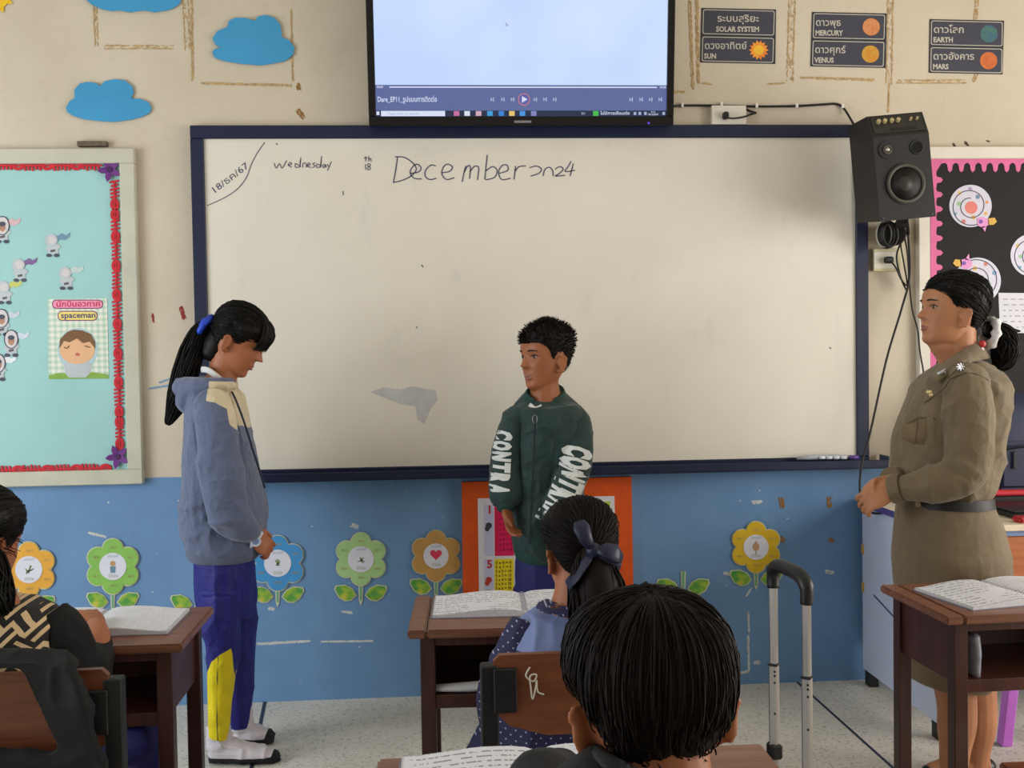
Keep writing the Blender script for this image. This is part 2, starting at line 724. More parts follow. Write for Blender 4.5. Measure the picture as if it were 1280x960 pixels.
ZB, ZT, HW = 0.842, 2.0095, 1.17
m_navy = M('navy_frame_paint', rgb(18, 28, 58), 0.45, 0.12, 12, 0.05)
wb = thing('whiteboard', 'wide whiteboard in a navy blue frame with a handwritten date', 'whiteboard', (0, 0, 1.40))
part('panel', G().box((0, -0.012, (ZB + ZT) / 2), (2 * HW + 0.02, 0.020, ZT - ZB + 0.02)), board_mat(), wb)
fw = 0.046
part('frame_rail', G().box((0, -0.016, ZT + fw / 2), (2 * (HW + fw), 0.032, fw), None, 0.003), m_navy, wb)
for s in (-1, 1):
    part('frame_rail', G().box((s * (HW + fw / 2), -0.016, (ZB + ZT) / 2), (fw, 0.032, ZT - ZB + 0.001), None, 0.003), m_navy, wb)
part('frame_rail', G().box((0, -0.016, ZB - fw / 2), (2 * (HW + fw), 0.032, fw), None, 0.003), m_navy, wb)
g = G()
g.box((0.02, -0.056, ZB - 0.036), (2 * (HW + fw) + 0.05, 0.075, 0.008), None, 0.002)
g.box((0.02, -0.092, ZB - 0.022), (2 * (HW + fw) + 0.05, 0.006, 0.028), None, 0.002)
part('pen_tray', g, m_navy, wb)
part('tray_end', G().box((HW + fw + 0.047, -0.052, ZB - 0.018), (0.004, 0.08, 0.045), None, 0.001), M('tray_end_plastic', rgb(40, 60, 90), 0.3, 0.05), wb)
# grey-blue smudge where marker was wiped
g = wpoly([(463, 490), (480, 484), (500, 487), (515, 483), (545, 488), (547, 500), (538, 512), (530, 530), (522, 525), (519, 508), (500, 505), (480, 497)], 0.0222, 0.0004)
part('wiped_smudge', g, M('smudge_grey', rgb(190, 189, 190), 0.6, 0.08, 30), wb)
# handwriting
ink = M('marker_ink', rgb(66, 72, 102), 0.5, 0.1)


def strokes(lines, fx, w, m, parent, name):
    g = G()
    for ln in lines:
        P = [fx(*q) for q in ln]
        # smooth a little by Catmull-Rom
        Q = []
        for i in range(len(P) - 1):
            p0, p1, p2, p3 = (P[max(i - 1, 0)], P[i], P[i + 1], P[min(i + 2, len(P) - 1)])
            for s in range(4):
                u = s / 4
                Q.append(tuple(0.5 * (2 * p1[c] + (p2[c] - p0[c]) * u + (2 * p0[c] - 5 * p1[c] + 4 * p2[c] - p3[c]) * u * u + (3 * p1[c] - p0[c] - 3 * p2[c] + p3[c]) * u ** 3) for c in (0, 1)))
        Q.append(P[-1])
        g.ribbon([at(x, y, -0.0225) for x, y in Q], w / PXM)
    return part(name, g, m, parent)


zf = lambda x, y: (250 + x / 2.612, 170 + y / 2.612)
strokes([[(645, 68), (640, 105), (632, 150)], [(636, 68), (668, 70), (697, 90), (706, 110), (690, 130), (660, 145), (630, 152)],
         [(686, 122), (712, 118), (722, 105), (710, 92), (695, 100), (686, 120), (700, 138), (724, 140)],
         [(770, 98), (755, 95), (738, 110), (735, 130), (750, 142), (772, 138)],
         [(790, 120), (816, 115), (824, 100), (806, 92), (793, 105), (790, 125), (805, 142), (830, 136)],
         [(856, 150), (862, 120), (868, 98)], [(862, 120), (874, 98), (883, 102), (880, 140)], [(881, 118), (895, 100), (908, 100), (910, 112), (906, 144)],
         [(938, 62), (934, 100), (930, 142)], [(932, 115), (955, 100), (970, 112), (962, 135), (932, 143)],
         [(978, 122), (1005, 112), (1002, 95), (986, 97), (975, 118), (985, 142), (1014, 138)],
         [(1030, 98), (1028, 120), (1025, 142)], [(1029, 115), (1042, 100), (1064, 98)],
         [(1076, 104), (1098, 98), (1115, 108), (1106, 122), (1080, 131)],
         [(1120, 131), (1126, 110), (1140, 102), (1151, 112), (1153, 131)],
         [(1160, 108), (1175, 100), (1186, 108), (1174, 122), (1160, 131), (1192, 128)],
         [(1212, 82), (1202, 100), (1192, 116), (1224, 112)], [(1219, 90), (1214, 110), (1208, 131)]], zf, 1.3, ink, wb, 'month_and_year_writing')
strokes([[(242, 88), (249, 105), (260, 90), (268, 105), (283, 80)], [(288, 95), (299, 92), (295, 86), (288, 95), (300, 102)],
         [(323, 96), (312, 90), (312, 102), (325, 98), (329, 70)], [(327, 80), (327, 103)], [(335, 103), (337, 89), (346, 90), (347, 103)],
         [(351, 97), (360, 93), (355, 88), (350, 98), (362, 103)], [(377, 87), (368, 91), (376, 98), (366, 104)],
         [(391, 95), (382, 92), (382, 103), (393, 98), (397, 66)], [(396, 78), (394, 103)], [(409, 92), (400, 96), (404, 104), (410, 94), (412, 104)],
         [(415, 92), (421, 101)], [(429, 83), (422, 100), (416, 113)],
         [(541, 66), (541, 83)], [(535, 72), (547, 71)], [(551, 65), (551, 83)], [(551, 77), (557, 73), (559, 83)],
         [(540, 92), (541, 110)], [(552, 100), (547, 95), (550, 90), (557, 94), (552, 100), (546, 106), (551, 111), (557, 106), (552, 100)],
         [(467, 180), (468, 193)]], zf, 0.95, ink, wb, 'weekday_writing')
strokes([[(331, 178), (322, 190.6), (314, 206), (308, 222), (297, 236), (281, 247), (259, 257)]], lambda x, y: (x, y), 0.9, ink, wb, 'corner_line')
part('corner_date_writing', wtext('18/ธค/67', 267, 243, 8, 0.0228, rot=math.radians(37), wfit=52), ink, wb)
g = G()
for x, y, L in ((527, 331, 3), (1037, 434, 2), (520, 408, 2), (345, 179, 2)):
    g.ribbon([at(x, y, -0.0225), at(x + 2, y + L, -0.0225)], 1.2 / PXM)
part('stray_marks', g, ink, wb)

# marker pens in a clear bag on the tray
m_bag = M('clear_plastic_sleeve', rgb(168, 172, 182), 0.25, 0.1, 60)
pk = thing('marker_pack', 'clear plastic sleeve of marker pens on the pen tray', 'marker pack', at(1035, 574, -0.07))
g = G()
g.tube([at(996, 573, -0.06), at(1010, 572, -0.06), at(1040, 571, -0.06), at(1072, 571, -0.06)], [(0.006, 0.012), (0.009, 0.014), (0.009, 0.014), (0.006, 0.012)], 8)
part('sleeve', g, m_bag, pk, True)
m_cap = M('purple_cap', rgb(92, 66, 140), 0.35, 0.05)
part('marker_cap', G().tube([at(1062, 572, -0.072), at(1073, 571.5, -0.072)], 0.008, 10), m_cap, pk, True)
for i in range(4):
    part('marker_barrel', G().tube([at(1024 + 9 * i, 572.5, -0.074), at(1031 + 9 * i, 572, -0.074)], 0.0055, 8), M('white_barrel', rgb(215, 218, 226), 0.35, 0.03), pk, True)

# ------------------------------------------------------------------ television
tv = thing('television', 'wall mounted flat television showing a paused video player', 'television', at(651, 158, -0.07))
A0, A1 = at(461.5, 157.5, -0.085), at(841, 157.5, -0.085)
TW, TH, TILT = A1[0] - A0[0], 0.63, math.radians(7)
tv_o = np.array(((A0[0] + A1[0]) / 2, -0.085, A0[2]))
tux, tuz = np.array((1.0, 0, 0)), np.array((0, -math.sin(TILT), math.cos(TILT)))
tn = np.cross(tux, tuz)            # towards the room
if tn[1] > 0:
    tn = -tn
TR = Matrix((tuple(tux), tuple(-tn), tuple(tuz))).transposed()


def tvp(u, v, d=0.0):
    """point on the set: u, v in metres from the lower left corner of the front, d proud of it"""
    return tv_o + tux * (u - TW / 2) + tuz * v + tn * d


def tvbox(u0, v0, u1, v1, d0, d1, g=None, bev=0):
    g = g or G()
    return g.box(tuple(tvp((u0 + u1) / 2, (v0 + v1) / 2, (d0 + d1) / 2)), (u1 - u0, abs(d1 - d0), v1 - v0), TR, bev)


m_tvb = M('gloss_black_plastic', rgb(16, 16, 20), 0.25, 0.03)
part('cabinet', tvbox(0.0, 0.0, TW, TH, -0.05, -0.001, bev=0.004), m_tvb, tv)
bz = 0.025
part('bezel', tvbox(0, 0, TW, 0.032, 0, 0.012, bev=0.002), m_tvb, tv)
part('bezel', tvbox(0, TH - bz, TW, TH, 0, 0.012, bev=0.002), m_tvb, tv)
part('bezel', tvbox(0, 0.032, bz, TH - bz, 0, 0.012, bev=0.002), m_tvb, tv)
part('bezel', tvbox(TW - bz, 0.032, TW, TH - bz, 0, 0.012, bev=0.002), m_tvb, tv)


def emis(name, c, s=1.0, cloudy=None):
    if name in MATS:
        return MATS[name]
    t = NT(name)
    t.base((0.01, 0.01, 0.012, 1))
    t.p.inputs['Roughness'].default_value = 0.25
    t.p.inputs['Emission Strength'].default_value = s * 1.2
    if cloudy:
        f = t.noise(1.7, 3, 0.5)
        t.l(t.ramp(f, [(0.35, c), (0.7, cloudy)]), t.p.inputs['Emission Color'])
    else:
        t.p.inputs['Emission Color'].default_value = c
    MATS[name] = t.m
    return t.m


e_sky = emis('screen_sky', rgb(186, 208, 248), 1.0, rgb(208, 226, 254))
e_bar = emis('screen_player_bar', rgb(92, 106, 158), 0.9)
e_task = emis('screen_taskbar', rgb(28, 42, 74), 0.9)
e_white = emis('screen_white', rgb(214, 222, 246), 0.95)
e_grey = emis('screen_grey', rgb(170, 180, 214), 0.9)
SX0, SX1 = bz, TW - bz
uu = lambda px: bz + (px - 471) / (829 - 471) * (TW - 2 * bz)   # columns of the photograph across the picture
V0 = 0.032
part('screen_picture', tvbox(SX0, 0.139, SX1, TH - bz, -0.001, 0.001), e_sky, tv)
part('screen_player_bar', tvbox(SX0, 0.052, SX1, 0.139, -0.001, 0.001), e_bar, tv)
part('screen_taskbar', tvbox(SX0, V0, SX1, 0.052, -0.001, 0.001), e_task, tv)
part('progress_line', tvbox(uu(487), 0.1295, uu(817), 0.1335, 0.0012, 0.0018), e_white, tv)


def tvdisc(u, v, r, m, name, n=14, d=0.0022):
    g = G()
    g.prism([tvp(u + r * math.cos(2 * math.pi * i / n), v + r * math.sin(2 * math.pi * i / n), 0.0012) for i in range(n)], tn * (d - 0.0012))
    return part(name, g, m, tv)


def tvtext(s, u, v, h, m, name, wfit=None):
    V, Fc = text_geo(s, 1.0, 'LEFT', 0.012)
    V = np.array(V)
    k = h / 0.7
    sx = wfit / ((V[:, 0].max() - V[:, 0].min()) * k) if wfit else 1
    g = G()
    g.add([tvp(u + x * k * sx, v + y * k, 0.0024) for x, y, z in V], Fc)
    return part(name, g, m, tv)


tvdisc(uu(485.5), 0.1315, 0.007, e_bar, 'progress_knob', d=0.003)
tvtext('00:00', uu(472.5), 0.128, 0.008, e_white, 'time_text', 0.022)
tvtext('09:04', uu(820.5), 0.128, 0.008, e_white, 'time_text', 0.022)
tvtext('Dare_EP11_รูปแบบการติดต่อ', uu(473), 0.082, 0.017, e_white, 'title_text', 0.205)
pu = uu(652)
tvdisc(pu, 0.09, 0.021, emis('screen_orange', rgb(214, 132, 116), 0.9), 'play_ring', 20)
tvdisc(pu, 0.09, 0.0185, emis('screen_violet', rgb(96, 96, 168), 0.9), 'play_button', 20, 0.003)
g = G()
g.prism([tvp(pu - 0.007, 0.101, 0.003), tvp(pu - 0.007, 0.079, 0.003), tvp(pu + 0.012, 0.09, 0.003)], tn * 0.001)
part('play_triangle', g, e_white, tv)
for px in (613, 626, 638, 666, 678, 690, 785, 797.5, 809.5, 821.5):
    g = G()
    u = uu(px)
    g.prism([tvp(u - 0.006, 0.097, 0.0012), tvp(u - 0.006, 0.083, 0.0012), tvp(u + 0.001, 0.09, 0.0012)], tn * 0.001)
    g.prism([tvp(u + 0.002, 0.097, 0.0012), tvp(u + 0.002, 0.083, 0.0012), tvp(u + 0.006, 0.083, 0.0012), tvp(u + 0.006, 0.097, 0.0012)], tn * 0.001)
    part('player_icon', g, e_grey, tv)
part('search_box', tvbox(uu(477), V0 + 0.001, uu(555), 0.051, 0.0012, 0.0018), e_white, tv)
tvtext('Type here to search', uu(485), 0.038, 0.008, e_grey, 'search_text', 0.11)
part('start_icon', tvbox(uu(471.5), 0.037, uu(475), 0.049, 0.0012, 0.0018), e_white, tv)
for px, c in ((569, (200, 110, 160)), (582, (220, 226, 240)), (596, (214, 170, 190)), (610, (60, 160, 220)), (624, (50, 130, 210)), (637, (232, 200, 110)), (650, (70, 150, 230)), (664, (130, 130, 190)), (741, (70, 190, 80))):
    part('taskbar_icon', tvbox(uu(px - 3.4), 0.034, uu(px + 3.4), 0.0505, 0.0012, 0.0018), emis('icon_%d' % px, rgb(*c), 0.9), tv)
tvtext('ไม่มีการเชื่อมต่อ', uu(746.5), 0.038, 0.010, e_white, 'tray_text', 0.105)
tvtext('EN', uu(723), 0.038, 0.008, e_grey, 'tray_text', 0.012)
tvtext('9:13', uu(810), 0.044, 0.006, e_white, 'clock_text', 0.014)
tvtext('18/12/2567', uu(806), 0.036, 0.006, e_white, 'clock_text', 0.036)
for px in (790, 796, 803, 826):
    part('tray_icon', tvbox(uu(px - 1.6), 0.037, uu(px + 1.6), 0.047, 0.0012, 0.0018), e_grey, tv)
g = G()
g.prism([tvp(uu(630), 0.35, 0.0012), tvp(uu(630), 0.335, 0.0012), tvp(uu(634), 0.339, 0.0012)], tn * 0.0006)
part('mouse_pointer', g, e_grey, tv)
part('maker_badge', tvbox(TW / 2 - 0.03, 0.009, TW / 2 + 0.03, 0.017, 0.012, 0.0128), M('badge_grey', rgb(120, 120, 124), 0.4, 0.05), tv)
part('standby_light', tvbox(uu(805), 0.005, uu(808), 0.011, 0.012, 0.0135), emis('standby_violet', rgb(96, 70, 220), 1.0), tv)
part('wall_bracket', G().box((tv_o[0], -0.03, tv_o[2] + 0.35), (0.3, 0.06, 0.3)), m_tvb, tv)

# ------------------------------------------------------------------ bulletin board at the left
YB = 0.03
m_al = M('cream_wood_frame', rgb(192, 190, 172), 0.5, 0.06, 8, 0.05)
bbL = thing('bulletin_board', 'teal bulletin board with a red garland edge and cream frame', 'bulletin board', at(60, 400, 0))


def wbox(x0, y0, x1, y1, ya, yb):
    """slab spanning two pixels' corners on the wall, from ya to yb in front of it"""
    a, b = at(x0, y0, -ya), at(x1, y1, -ya)
    return G().box(((a[0] + b[0]) / 2, -(ya + yb) / 2, (a[2] + b[2]) / 2), (abs(b[0] - a[0]), yb - ya, abs(a[2] - b[2])), None, 0.0015)


m_teal = M('teal_paper', rgb(156, 202, 200), 0.75, 0.04, 4)
LX = -3.0
pTR, pBR = at(168.5, 185, -YB), at(177, 605, -YB)
XR = (pTR[0] + pBR[0]) / 2
ZTL, ZBL = pTR[2], pBR[2]
fwL = 0.052
part('panel', G().box(((LX + XR) / 2, -0.008, (ZTL + ZBL) / 2), (XR - LX - 0.02, 0.016, ZTL - ZBL - 0.02)), m_teal, bbL)
part('frame_rail', G().box(((LX + XR) / 2, -YB / 2, ZTL - fwL / 2), (XR - LX, YB, fwL), None, 0.003), m_al, bbL)
part('frame_rail', G().box(((LX + XR) / 2, -YB / 2, ZBL + fwL / 2), (XR - LX, YB, fwL), None, 0.003), m_al, bbL)
part('frame_rail', G().box((XR - fwL / 2, -YB / 2, (ZTL + ZBL) / 2), (fwL, YB, ZTL - ZBL - 2 * fwL), None, 0.003), m_al, bbL)
part('frame_rail', G().box((LX + fwL / 2, -YB / 2, (ZTL + ZBL) / 2), (fwL, YB, ZTL - ZBL - 2 * fwL), None, 0.003), m_al, bbL)
part('hanger', wbox(99, 178, 136, 184, 0.0, 0.025), M('rusty_steel', rgb(98, 84, 70), 0.7, 0.3, 90), bbL)
m_red = M('red_crepe', rgb(196, 34, 48), 0.7, 0.15, 40)


def garland(a, b, w, seed):
    """paper garland: spine with spiky fringes and open loops"""
    rs = random.Random(seed)
    g = G()
    L = math.hypot(b[0] - a[0], b[1] - a[1])
    dx, dy = (b[0] - a[0]) / L, (b[1] - a[1]) / L
    P = lambda t, e: at(a[0] + dx * t - dy * e, a[1] + dy * t + dx * e, -0.018)
    t = 0.0
    g.ribbon([P(0, 0), P(L, 0)], 2.0 / PXM, t=0.0035)
    i = 0
    while t < L - 3:
        ph = (t % 37) / 37
        if ph < 0.62:
            h = w * (0.5 + 0.18 * rs.random())
            g.prism([P(t - 1.2, -h), P(t + 1.2, -h), P(t + 2.2, 0), P(t + 3.4, h), P(t + 0.8, h), P(t - 0.4, 0)], (0, -0.002 - 0.001 * rs.random(), 0))
            t += 4.7
        else:
            m = t + 6
            ring = [P(m + 6 * math.cos(k * math.pi / 8), w * 0.42 * math.sin(k * math.pi / 8)) for k in range(17)]
            g.ribbon(ring, 3.6 / PXM, t=0.003)
            t += 13
    return part('paper_garland', g, m_red, bbL)


garland((-120, 207), (128, 207), 10, 1)
garland((143, 226), (150, 563), 9, 2)
garland((-120, 590), (140, 585), 9, 3)
m_pur = M('purple_foam', rgb(104, 44, 124), 0.6, 0.12, 30)
for (cx, cy, ll, lab) in ((137, 212, 15, 'purple paper bow in the upper corner of the teal bulletin board'), (147, 571, 15, 'purple paper lily in the lower corner of the teal bulletin board')):
    fl = thing('paper_lily', lab, 'paper flower', at(cx, cy, -0.02), group='purple paper flowers')
    for i in range(5):
        an = 0.5 + i * 2 * math.pi / 5
        c, s = math.cos(an), math.sin(an)
        pts = [(0, 0), (0.35, 0.26), (0.7, 0.24), (1.05, 0.0), (0.7, -0.24), (0.35, -0.26)]
        g = G()
        g.prism([at(cx + (c * u - s * v) * ll, cy + (s * u + c * v) * ll, -0.0215 - 0.006 * u) for u, v in pts], (0, -0.002, 0))
        part('petal', g, m_pur, fl)
    part('flower_centre', wpoly(circ(cx, cy, 3.5, n=12), 0.024, 0.004), M('dark_purple', rgb(62, 24, 80), 0.6, 0.1), fl)

# little astronaut cut-outs with scarves
m_suit = M('paper_white_suit', rgb(184, 192, 196), 0.7, 0.04)
m_helm = M('paper_helmet', rgb(206, 200, 202), 0.6, 0.03)
m_boot = M('paper_boots', rgb(72, 76, 92), 0.7, 0.1)
m_band = M('paper_band', rgb(96, 88, 96), 0.7, 0.1)
m_photo = M('photo_face', rgb(170, 124, 96), 0.5, 0.2, 50)
m_line = M('paper_outline', rgb(66, 64, 84), 0.7, 0.05)
for cx, cy, sc, s, photo, lab in (
        (3, 286, (214, 178, 184), 1.0, 1, 'astronaut cut-out with a pale pink scarf near the board top'),
        (66, 304, (112, 146, 170), 0.95, 0, 'astronaut cut-out with a slate blue scarf'),
        (25, 335, (124, 98, 150), 0.95, 0, 'astronaut cut-out with a purple scarf'),
        (83, 345, (190, 208, 206), 0.95, 0, 'astronaut cut-out with a white scarf above the spaceman poster'),
        (6, 363, (200, 200, 110), 0.95, 0, 'astronaut cut-out with a yellow scarf'),
        (2, 402, (196, 204, 214), 1.0, 1, 'astronaut cut-out with a grey scarf and portrait, below the yellow scarf one'),
        (14, 428, (204, 214, 226), 1.0, 1, 'astronaut cut-out with a portrait in its oval, left of the spaceman poster'),
        (-2, 458, (226, 228, 232), 1.0, 1, 'lowest astronaut cut-out, half out of view under the portrait ovals')):
    ac = thing('astronaut_cutout', lab, 'paper cut-out', at(cx, cy, -0.018), group='astronaut cut-outs on the teal board')
    y0 = 0.0165
    part('scarf', wpoly([(cx + 5 * s, cy - 9 * s), (cx + 12 * s, cy - 13 * s), (cx + 17 * s, cy - 10 * s), (cx + 23 * s, cy - 14 * s), (cx + 22 * s, cy - 8 * s), (cx + 16 * s, cy - 4 * s), (cx + 10 * s, cy - 5 * s), (cx + 6 * s, cy - 2 * s)], y0, 0.001), M('scarf_%d_%d' % (cx, cy), rgb(*sc), 0.7, 0.06), ac)
    part('suit', wpoly([(cx - 7 * s, cy + 3 * s), (cx - 10 * s, cy + 9 * s), (cx - 6 * s, cy + 9 * s), (cx - 7 * s, cy + 15 * s), (cx + 7 * s, cy + 15 * s), (cx + 7 * s, cy + 8 * s), (cx + 11 * s, cy + 5 * s), (cx + 7 * s, cy + 1 * s)], y0 + 0.0005, 0.0012), m_suit, ac)
    part('belt', wpoly([(cx - 3 * s, cy + 9 * s), (cx + 3 * s, cy + 8 * s), (cx + 3 * s, cy + 11 * s), (cx - 3 * s, cy + 12 * s)], y0 + 0.0018, 0.0006), m_band, ac)
    for d in (-5, 5):
        part('boot', wpoly(circ(cx + d * s, cy + 16 * s, 3.6 * s, 2.4 * s, 10), y0 + 0.001, 0.0014), m_boot, ac)
    if photo:
        part('helmet', wpoly(circ(cx, cy - 4 * s, 9 * s, 12 * s, 20), y0 + 0.0012, 0.0012), m_line, ac)
        part('visor', wpoly(circ(cx, cy - 4 * s, 7.8 * s, 10.8 * s, 20), y0 + 0.0026, 0.0005), m_helm, ac)
        part('portrait', wpoly(circ(cx, cy - 2 * s, 4 * s, 5.5 * s, 14), y0 + 0.0032, 0.0004), m_photo, ac)
        part('portrait_hair', wpoly(circ(cx, cy - 6 * s, 4.2 * s, 3 * s, 12), y0 + 0.0037, 0.0004), m_boot, ac)
    else:
        part('helmet', wpoly(circ(cx - 2 * s, cy - 4 * s, 8.4 * s, 8.4 * s, 18), y0 + 0.0012, 0.0012), m_suit, ac)
        part('visor', wpoly(circ(cx - 1 * s, cy - 4 * s, 5.2 * s, 5.2 * s, 18), y0 + 0.0026, 0.0005), m_helm, ac)

# spaceman word card (plain cartoon figure)
po = thing('word_card', 'spaceman word card with a cartoon child on green checks', 'poster', at(98, 424, -0.018))
t = NT('green_gingham')
wv = t.coord()
sp = t.n('ShaderNodeSeparateXYZ')
t.l(wv, sp.inputs[0])
sa = t.math('GREATER_THAN', t.math('SINE', t.math('MULTIPLY', sp.outputs['X'], 300)), 0.1)
sb = t.math('GREATER_THAN', t.math('SINE', t.math('MULTIPLY', sp.outputs['Z'], 300)), 0.1)
t.base(t.mix(t.math('MULTIPLY', t.math('ADD', sa, sb), 0.5), rgb(226, 228, 214), rgb(170, 200, 178)))
part('card', wpoly([(60, 374), (134, 373), (136, 473), (61, 474)], 0.0165, 0.001), t.m, po)
cy0 = 0.0176
part('grass_strip', wpoly([(61, 474), (61, 469), (75, 466), (95, 468), (115, 465), (135, 468), (136, 473)], cy0, 0.0006), M('print_green', rgb(134, 172, 76), 0.7, 0.1), po)
part('helmet', wpoly(circ(97, 437, 25, 27, 30), cy0, 0.0005), M('print_pale_blue', rgb(176, 204, 212), 0.7, 0.03), po)
part('body', wpoly([(80, 455), (88, 450), (106, 450), (114, 455), (113, 466), (107, 472), (86, 472), (81, 466)], cy0 + 0.0006, 0.0004), m_suit, po)
part('face', wpoly(circ(96.5, 438, 22, 17, 30), cy0 + 0.0010, 0.0004), M('print_skin', rgb(226, 178, 136), 0.7, 0.03), po)
part('hair', wpoly([(74, 436), (75, 424), (84, 415), (92, 412), (103, 413), (114, 418), (119, 428), (119, 436), (112, 427), (104, 429), (96, 423), (87, 428), (80, 426)], cy0 + 0.0015, 0.0004), M('print_brown', rgb(122, 88, 56), 0.7, 0.08), po)
g = G()
for a, b in (((80, 434), (87, 432)), ((106, 432), (113, 434))):
    g.ribbon([at(*a, -cy0 - 0.0015), at((a[0] + b[0]) / 2, a[1] + 1.5, -cy0 - 0.0015), at(*b, -cy0 - 0.0015)], 1.2 / PXM)
part('eye_line', g, M('print_line', rgb(96, 64, 44), 0.7, 0.05), po)
part('mouth', wpoly(circ(97, 443, 3, 2, 10), cy0 + 0.0015, 0.0004), M('print_pink', rgb(196, 104, 96), 0.7, 0.05), po)
part('title_pill', wpoly(rrect(65, 374.5, 129, 386, 5.5), cy0, 0.0006), M('pill_edge', rgb(128, 60, 110), 0.7, 0.05), po)
part('title_fill', wpoly(rrect(66.2, 375.7, 127.8, 384.8, 4.5), cy0 + 0.0007, 0.0004), M('pill_pink', rgb(236, 150, 178), 0.7, 0.03), po)
part('word_pill', wpoly(rrect(72, 388.5, 122, 401, 5.5), cy0, 0.0006), MATS['pill_edge'], po)
part('word_fill', wpoly(rrect(73.2, 389.7, 120.8, 399.8, 4.5), cy0 + 0.0007, 0.0004), M('pill_yellow', rgb(236, 214, 120), 0.7, 0.03), po)
part('title_lettering', wtext('นักบินอวกาศ', 70, 383.5, 6.5, cy0 + 0.0014, bold=0.02, wfit=52), M('print_crimson', rgb(196, 44, 84), 0.7, 0.03), po)
part('word_lettering', wtext('spaceman', 76, 397.5, 6.8, cy0 + 0.0014, bold=0.02, wfit=41), M('print_navy', rgb(58, 62, 110), 0.7, 0.03), po)

# ------------------------------------------------------------------ paper clouds and sun
m_cloud = M('blue_card', rgb(64, 148, 196), 0.8, 0.05, 6)
z1 = lambda P: [(x / 3.2, y / 3.2) for x, y in P]
for pts, lab in (
        ([(265, 430), (280, 405), (300, 392), (298, 360), (320, 335), (350, 328), (385, 333), (400, 345), (420, 325), (460, 317), (500, 322), (530, 345), (535, 372), (525, 395), (560, 395), (595, 410), (607, 435), (595, 455), (560, 470), (520, 480), (460, 488), (400, 485), (340, 478), (290, 462), (270, 448)],
         'blue paper cloud above the teal bulletin board'),
        ([(848, 210), (862, 195), (885, 190), (862, 180), (850, 155), (870, 125), (910, 108), (915, 85), (940, 72), (985, 72), (1020, 85), (1030, 68), (1060, 60), (1100, 72), (1122, 100), (1128, 150), (1155, 160), (1178, 190), (1172, 220), (1140, 245), (1090, 255), (1040, 262), (960, 255), (900, 245), (860, 232)],
         'blue paper cloud between the television and the brown tape frames'),
        ([(345, 0), (370, 20), (410, 38), (450, 45), (480, 42), (520, 50), (575, 42), (620, 50), (680, 40), (715, 20), (728, -6), (700, -40), (640, -70), (560, -60), (500, -85), (430, -70), (370, -30)],
         'blue paper cloud cut off by the top of the picture')):
    single('paper_cloud', wpoly(z1(pts), 0.006, 0.003), m_cloud, lab, 'paper cloud', 'blue paper clouds')
su = thing('paper_sun', 'yellow paper sun in the top left corner', 'paper sun', at(-8, -8, 0))
part('sun_disc', wpoly(circ(-10, -10, 24, 24, 30), 0.004, 0.002), M('yellow_card', rgb(232, 190, 40), 0.8, 0.06), su)
for i in range(12):
    an = i * math.pi / 6
    c, s = math.cos(an), math.sin(an)
    part('sun_ray', G().prism([at(-10 + c * u - s * v, -10 + s * u + c * v, -0.003) for u, v in ((22, -4), (30, 0), (22, 4))], (0, -0.0015, 0)), MATS['yellow_card'], su)

# ------------------------------------------------------------------ solar system signs
m_slate = M('slate_print', rgb(60, 61, 74), 0.5, 0.05, 30)
m_slated = M('slate_border', rgb(42, 42, 50), 0.5, 0.05)
m_let = M('print_offwhite', rgb(188, 182, 170), 0.6, 0.02)


def planet(cx, cy, r, ca, cb, parent, y0, spiky=False):
    t = NT('planet_print')
    f = t.noise(60, 3)
    t.base(t.ramp(f, [(0.35, rgb(*ca)), (0.65, rgb(*cb))]))
    t.p.inputs['Roughness'].default_value = 0.6
    if spiky:
        pts = []
        for i in range(28):
            rr = r if i % 2 == 0 else r * 0.72
            pts.append((cx + rr * math.cos(i * math.pi / 14), cy + rr * math.sin(i * math.pi / 14)))
        part('sun_picture', wpoly(pts, y0, 0.0004), t.m, parent)
        part('sun_face', wpoly(circ(cx, cy, r * 0.5, n=18), y0 + 0.0004, 0.0003), M('sun_face_print', rgb(238, 186, 50), 0.6, 0.1), parent)
    else:
        part('planet_picture', wpoly(circ(cx, cy, r, n=24), y0, 0.0004), t.m, parent)


